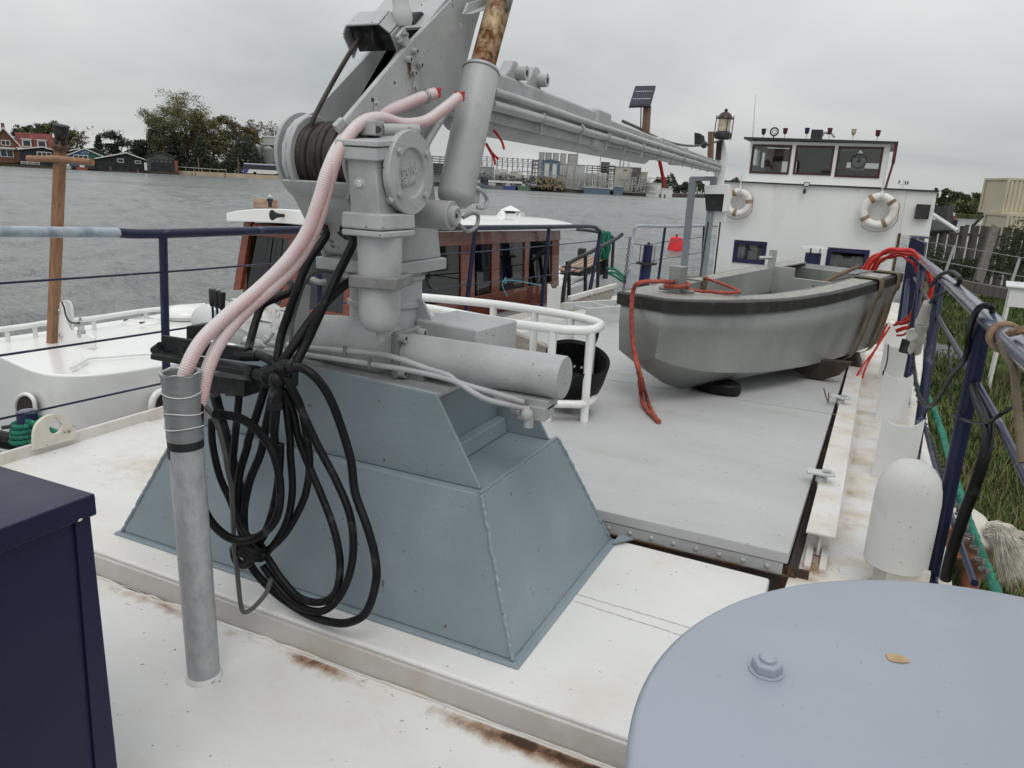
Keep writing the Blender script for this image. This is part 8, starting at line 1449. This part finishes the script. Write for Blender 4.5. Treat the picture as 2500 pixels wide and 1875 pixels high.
# ---- trees
def tree(name, bx, leafm, lab, nleaf=2600, leaf=.30, shape='round', seed=1, group='trees on the far bank', bare=.0, dep=.8, low=.12):
    b = Loc(bx); r_ = random.Random(seed); base = b.p(0,b.w*.3,0); t = thing(name, base, lab, 'tree', group); H_ = b.h; W_ = b.w/2
    g = MB(); tr = max(.12,H_*.018)
    lean = V((r_.uniform(-.04,.04)*H_, 0, 0)); top = base+V((0,0,H_*.8))+lean
    g.tube([base-V((0,0,.6)), base.lerp(top,.35)+V((r_.uniform(-.3,.3),0,0)), base.lerp(top,.7), top], tr, 7, 3, rf=lambda q: 1.1-.95*q)
    tips = []
    nb = 26 if shape != 'poplar' else 18
    for k in range(nb):
        f = r_.uniform(.22,.92); p0 = base.lerp(top,f); a = r_.uniform(0,6.283)
        prof = {'round': math.sqrt(max(.05,1-((f-.52)/.52)**2)), 'pine': .35+.65*math.sqrt(max(.02,1-((f-.78)/.30)**2)) if f > .45 else .25, 'conifer': 1.05-f, 'poplar': .55+.45*math.sin(f*3.0), 'vase': .35+.75*f if f < .8 else .9}[shape]
        L_ = W_*prof*r_.uniform(.65,1.05); rise = {'round':.35,'pine':.1,'conifer':-.05,'poplar':1.6,'vase':.8}[shape]
        e_ = p0+V((math.cos(a)*b.r.x-math.sin(a)*b.d.x*dep, math.cos(a)*b.r.y-math.sin(a)*b.d.y*dep, 0))*L_+V((0,0,L_*rise*r_.uniform(.5,1.2)))
        if e_.z > base.z+H_: e_.z = base.z+H_*r_.uniform(.9,1.0)
        m_ = p0.lerp(e_,.5)+V((0,0,L_*.08)); g.tube([p0,m_,e_], tr*.38*(1.1-f*.6), 5, 3, rf=lambda q: 1.05-.8*q)
        tips += [(m_,.6),(e_,1.),(p0.lerp(e_,.75),.9)]
        for j in range(4):
            q0 = p0.lerp(e_,r_.uniform(.3,1)); q1 = q0+V((r_.gauss(0,1),r_.gauss(0,1),r_.uniform(.0,1.6 if bare else 1.)))*L_*.24
            if q1.z > base.z+H_: q1.z = base.z+H_
            g.tube([q0,q1], tr*.12, 4, 1, rf=lambda q: 1.1-.8*q); tips.append((q1,.9))
            if bare:
                for jj in range(3): q2 = q1+V((r_.gauss(0,.5),r_.gauss(0,.5),r_.uniform(.3,1.2)))*L_*.16; g.tube([q1,q2], tr*.06, 3, 1); tips.append((q2,.5))
    g.build('trunk', 'bark', t)
    g = MB(); cs = W_*.22
    for k in range(nleaf):
        c, s = r_.choice(tips); q = c+V((max(-1.4,min(1.4,r_.gauss(0,1))),max(-1.4,min(1.4,r_.gauss(0,1))),max(-1.1,min(.7,r_.gauss(0,.75)))))*cs*s*r_.uniform(.4,1.0)
        if q.z < base.z+H_*low: q.z = base.z+H_*(low+r_.random()*.2)
        u = V((r_.gauss(0,1),r_.gauss(0,1),r_.gauss(0,1))).normalized()*leaf*r_.uniform(.5,1.3); w_ = V((r_.gauss(0,1),r_.gauss(0,1),r_.gauss(0,1))).normalized()*leaf*.7; g.add([q-u,q-w_,q+u,q+w_], [(0,1,2,3)])
    g.build('crown', leafm, t, smooth=0); return t
TS = [('evergreen_tree',(-295.9146,189.7862,3.2053,5.1467,12.2541),'leaf_dark','dark evergreen behind the red roof, left one','conifer',2200,.4,0),('evergreen_tree',(-294.0432,192.9763,3.4232,6.0219,12.9324),'leaf_mid','dark green tree behind the red roof, right one','round',2400,.4,0),
 ('leafy_tree',(-278.2459,191.7811,1.9557,9.3905,15.9879),'leaf_green','tall green tree behind the wooden mast','round',6500,.42,0),('leafy_tree',(-269.1229,191.4645,2.22,5.9335,13.2911),'leaf_olive','olive green tree right of the mast cap','round',2600,.4,0),('bare_tree',(-278.2664,203.2982,2.4873,5.7358,12.469),'leaf_bare','thin bare tree behind the houseboats','vase',700,.3,1),
 ('pine_tree',(-263.158,198.7457,2.2766,4.5748,11.6538),'leaf_dark','narrow dark conifer left of the pine','conifer',2400,.4,0),('pine_tree',(-255.8046,199.7664,2.093,9.3234,13.4831),'leaf_dark','dark flat-topped pine above the black houseboat','pine',3400,.42,0),('pine_tree',(-248.251,205.351,1.6509,10.1128,10.3536),'leaf_dark','low dark spreading pine behind the boathouse','pine',3200,.42,0),
 ('large_tree',(-231.6904,201.3743,1.148,12.5378,21.3608),'leaf_green','broad open tree left of the tallest crown','vase',12000,.29,0),('large_tree',(-229.546,209.2821,1.5196,15.6646,25.2532),'leaf_olive','tallest tree of the far bank with a loose crown','vase',14000,.29,0),('leafy_tree',(-225.879,217.9065,1.9709,10.9126,23.0376),'leaf_olive','green-yellow tree right of the tallest crown','round',11000,.31,0),
 ('bare_tree',(-223.9701,225.7034,2.3301,6.6868,20.3082),'leaf_bare','half-bare tree in the gap right of the green-yellow tree','vase',2600,.3,1),('leafy_tree',(-221.0178,229.3925,2.5711,8.2296,18.9529),'leaf_rust','rust-tinted autumn tree left of the grey silos','round',5000,.36,0),('bare_tree',(-224.0153,239.7727,3.8507,7.7394,18.5746),'leaf_bare','bare tree behind the grey silos, left one','vase',2400,.3,1),('bare_tree',(-218.9368,244.4645,4.2096,8.8298,17.6596),'leaf_bare','bare tree behind the grey silos, right one','vase',2400,.3,1)]
for i, (nm, bx, lm, lab, shp, nl, lf, br) in enumerate(TS): tree(nm, (*bx[:3], bx[3]*(1.22 if i > 7 else 1.1), bx[4]), lm, lab, nl, lf, shp, 100+i, bare=br, low=.02)
g = MB(); rr = random.Random(9)
for k in range(26000):
    x, y = random.Random(k*7+1).choice(LB[1:7]); i = rr.randrange(1,6); t_ = rr.random(); x = LB[i][0]+(LB[i+1][0]-LB[i][0])*t_; y = LB[i][1]+(LB[i+1][1]-LB[i][1])*t_; d = V((x,y,0)).normalized(); o_ = rr.uniform(12,24); hmax = (3.4+2.0*math.sin(t_*9+i*2))*(2.6 if i >= 3 else 1.2)
    q = V((x,y,0))+d*o_+V((0,0,rr.random()**.8*hmax)); u = V((rr.gauss(0,1),rr.gauss(0,1),rr.gauss(0,1))).normalized()*.5; w_ = V((rr.gauss(0,1),rr.gauss(0,1),rr.gauss(0,1))).normalized()*.4; g.add([q-u,q-w_,q+u,q+w_], [(0,1,2,3)])
g.build('undergrowth', 'leaf_dark', smooth=0, kind='stuff', label='dark undergrowth behind houseboats and sand quay', cat='undergrowth')
def leaf_mass(name, line, lo, hi, hfun, count, size, m, lab, seed):
    r_ = random.Random(seed); g = MB(); P = [V((x,y,0)) for x, y in line]
    for k in range(count):
        i = r_.randrange(0,len(P)-1); t_ = r_.random(); q = P[i].lerp(P[i+1],t_); d = q.normalized(); q = q+d*r_.uniform(lo,hi)+V((0,0,r_.random()**.75*hfun(i+t_))); u = V((r_.gauss(0,1),r_.gauss(0,1),r_.gauss(0,1))).normalized()*size*r_.uniform(.5,1.2); w_ = V((r_.gauss(0,1),r_.gauss(0,1),r_.gauss(0,1))).normalized()*size*.7; g.add([q-u,q-w_,q+u,q+w_], [(0,1,2,3)])
    return g.build(name, m, smooth=0, kind='stuff', label=lab, cat='wood')
leaf_mass('back_wood', LB[3:8], 34, 52, lambda t: 12.5+2.5*math.sin(t*5)+1.5*math.sin(t*13), 15000, .5, 'leaf_olive', 'olive wood behind the tall trees of the far bank', 61)
leaf_mass('low_wood', LB[1:5], 40, 60, lambda t: 8+2*math.sin(t*7)+1.2*math.sin(t*17), 9000, .55, 'leaf_dark', 'low dark wood behind the houseboats', 62)
bg_ = Loc((-113.4366,287.879,0.0509,69.0919,9.4951)); g = MB(); r9 = random.Random(5)
for k in range(420):
    u = r9.uniform(-bg_.w/2,bg_.w/2); v_ = r9.uniform(1,3); h0 = r9.uniform(0,6.5)
    if r9.random() < .5: bg_.box(u,u+.16,v_,v_+.16,h0*.3,h0*.3+r9.uniform(2,6),g)
    else: bg_.box(u,u+r9.uniform(2,7),v_,v_+.16,h0,h0+.16,g)
g.build('thin_pipework', 'tank_pale', kind='stuff', smooth=0, label='thin pale pipework and ladders across the chemical works', cat='pipework')
g = MB(); Fd = [V((x,y,0)) for x, y in FB_]
for k in range(6000):
    i = rr.randrange(0,3); t_ = rr.random(); q = Fd[i].lerp(Fd[i+1],t_); d = q.normalized(); hm = 9+3*math.sin(t_*13+i*3)+2*math.sin(t_*31); q = q+d*rr.uniform(5,25)+V((0,0,rr.random()**.7*hm)); u = V((rr.gauss(0,1),rr.gauss(0,1),rr.gauss(0,1))).normalized()*1.1; w_ = V((rr.gauss(0,1),rr.gauss(0,1),rr.gauss(0,1))).normalized()*.9; g.add([q-u,q-w_,q+u,q+w_], [(0,1,2,3)])
g.build('distant_wood', 'leaf_dark', smooth=0, kind='stuff', label='distant dark wood along the far shore', cat='wood')
RT = [('poplar_tree',(10.7877,199.4737,-1.8781,1.1271,7.4843),'leaf_mid','short poplar just above the wheelhouse roof corner','poplar',1400,.3),('poplar_tree',(11.7659,191.838,-2.2937,1.4057,8.6502),'leaf_mid','left of the three tall poplars','poplar',2000,.3),('poplar_tree',(12.9749,195.7943,-2.3124,1.4312,8.8075),'leaf_mid','middle of the three tall poplars','poplar',2000,.3),('poplar_tree',(13.5401,191.544,-2.1735,1.6121,8.4903),'leaf_mid','right of the three tall poplars','poplar',2200,.3),
 ('willow_tree',(16.1415,190.4498,-2.1894,5.3081,7.5375),'leaf_mid','round grey-green tree right of the poplars','round',4200,.32),('willow_tree',(20.1117,190.0611,-1.9244,5.662,7.1718),'leaf_mid','round grey-green tree beside the containers','round',4200,.32),('willow_tree',(17.33,184.1787,-2.1545,6.1338,5.1115),'leaf_green','low bushy tree between the two round trees','round',3200,.3)]
for i, (nm, bx, lm, lab, shp, nl, lf) in enumerate(RT): tree(nm, bx, lm, lab, nl, lf, shp, 300+i, group='trees on the east shore', low=.06)
# ---- containers, small boats at right
def container(bx, lab, dep=6.06):
    b = Loc(bx); t = thing('shipping_container', b.c, lab, 'container', 'beige shipping containers'); w2, h = b.w/2, b.h; ang = .55; cx_, sx_ = math.cos(ang), math.sin(ang); ex = (b.r*cx_+b.d*sx_); ey = (-b.r*sx_+b.d*cx_); o = b.p(-w2,0,0)
    P = lambda u, v, hh: o+ex*u+ey*v+V((0,0,hh)); LN_, WD = 6.06, 2.44
    o2 = o+ey*WD*0
    g = MB(); g.hexa([P(.06,.06,.1),P(LN_-.06,.06,.1),P(LN_-.06,WD-.06,.1),P(.06,WD-.06,.1),P(.06,.06,h-.02),P(LN_-.06,.06,h-.02),P(LN_-.06,WD-.06,h-.02),P(.06,WD-.06,h-.02)]); g.build('shell', 'container_beige', t)
    for k in range(22): u = .15+k*.265; MB().hexa([P(u,.0,.15),P(u+.13,.0,.15),P(u+.16,.06,.15),P(u-.03,.06,.15),P(u,.0,h-.12),P(u+.13,.0,h-.12),P(u+.16,.06,h-.12),P(u-.03,.06,h-.12)]).build('corrugation', 'container_beige', t)
    for z0, z1 in ((0,.14),(h-.12,h)):
        for a, c_ in (((0,-.02),(LN_,.08)),((0,WD-.08),(LN_,WD+.02)),((-.02,0),(.08,WD)),((LN_-.08,0),(LN_+.02,WD))): MB().hexa([P(a[0],a[1],z0),P(c_[0],a[1],z0),P(c_[0],c_[1],z0),P(a[0],c_[1],z0),P(a[0],a[1],z1),P(c_[0],a[1],z1),P(c_[0],c_[1],z1),P(a[0],c_[1],z1)]).build('rail', 'container_beige', t)
    for u, v in ((0,0),(LN_,0),(0,WD),(LN_,WD)): MB().cyl(P(u,v,0), P(u,v,h), .08, n=8).build('corner_post', 'container_beige', t)
    return t
container((8.2755,53.6901,1.2233,2.8834,2.0472), 'upper beige corrugated container of the stack'); container((8.4937,52.787,-0.6485,2.8572,1.8743), 'lower beige container mostly hidden by the board fence')
for i, (bx, m_, lab) in enumerate((((5.7888,70.4701,0.2631,0.4718,0.4718),'plant_red','small boat with a red cabin behind the board fence'), ((6.5022,59.4217,0.2549,0.5898,0.5243),'trim_white','white work boat beside the containers'), ((11.1932,141.1489,0.2376,0.7077,0.2831),'trim_white','distant white boat on the water by the trees'))):
    b = Loc(bx); t = thing('moored_boat', b.c, lab, 'boat'); w2 = b.w/2; MB().prism([b.p(-w2,0,-.6),b.p(w2,0,-.6),b.p(w2*1.3,0,b.h*.35),b.p(-w2*1.2,0,b.h*.35)], b.d*2).build('hull', 'wood_black' if i == 0 else 'trim_white', t); b.box(-w2*.7,w2*.5,.3,1.7,b.h*.35,b.h).build('cabin', m_, t)
MB().bar((5.4916,54.4372,0.3369), (6.0135,54.8802,1.0388), .12, .12).build('derrick', 'wood_black', loc=(5.4916,54.4372,0.3369), label='dark slanting derrick left of the containers', cat='derrick')
t = thing('signal_mast', (1.7177,69.3271,2.6929), 'white radar mast with crosstree seen above the wheelhouse roof', 'mast'); MB().cyl((1.83,69.1344,1.8596), (1.6955,69.5055,3.3372), .06, n=8).build('pole', 'trim_white', t); MB().cyl((1.3678,69.2569,2.9973), (2.0813,69.57,2.9572), .04, n=6).build('crosstree', 'trim_white', t)
for p in ((1.4048,69.2837,3.0315),(1.8705,69.484,2.9913),(2.0354,69.5559,2.9806)): MB().cyl(p, V(p)+V((0,0,.25)), .05, n=6).build('lamp', 'trim_black', t)
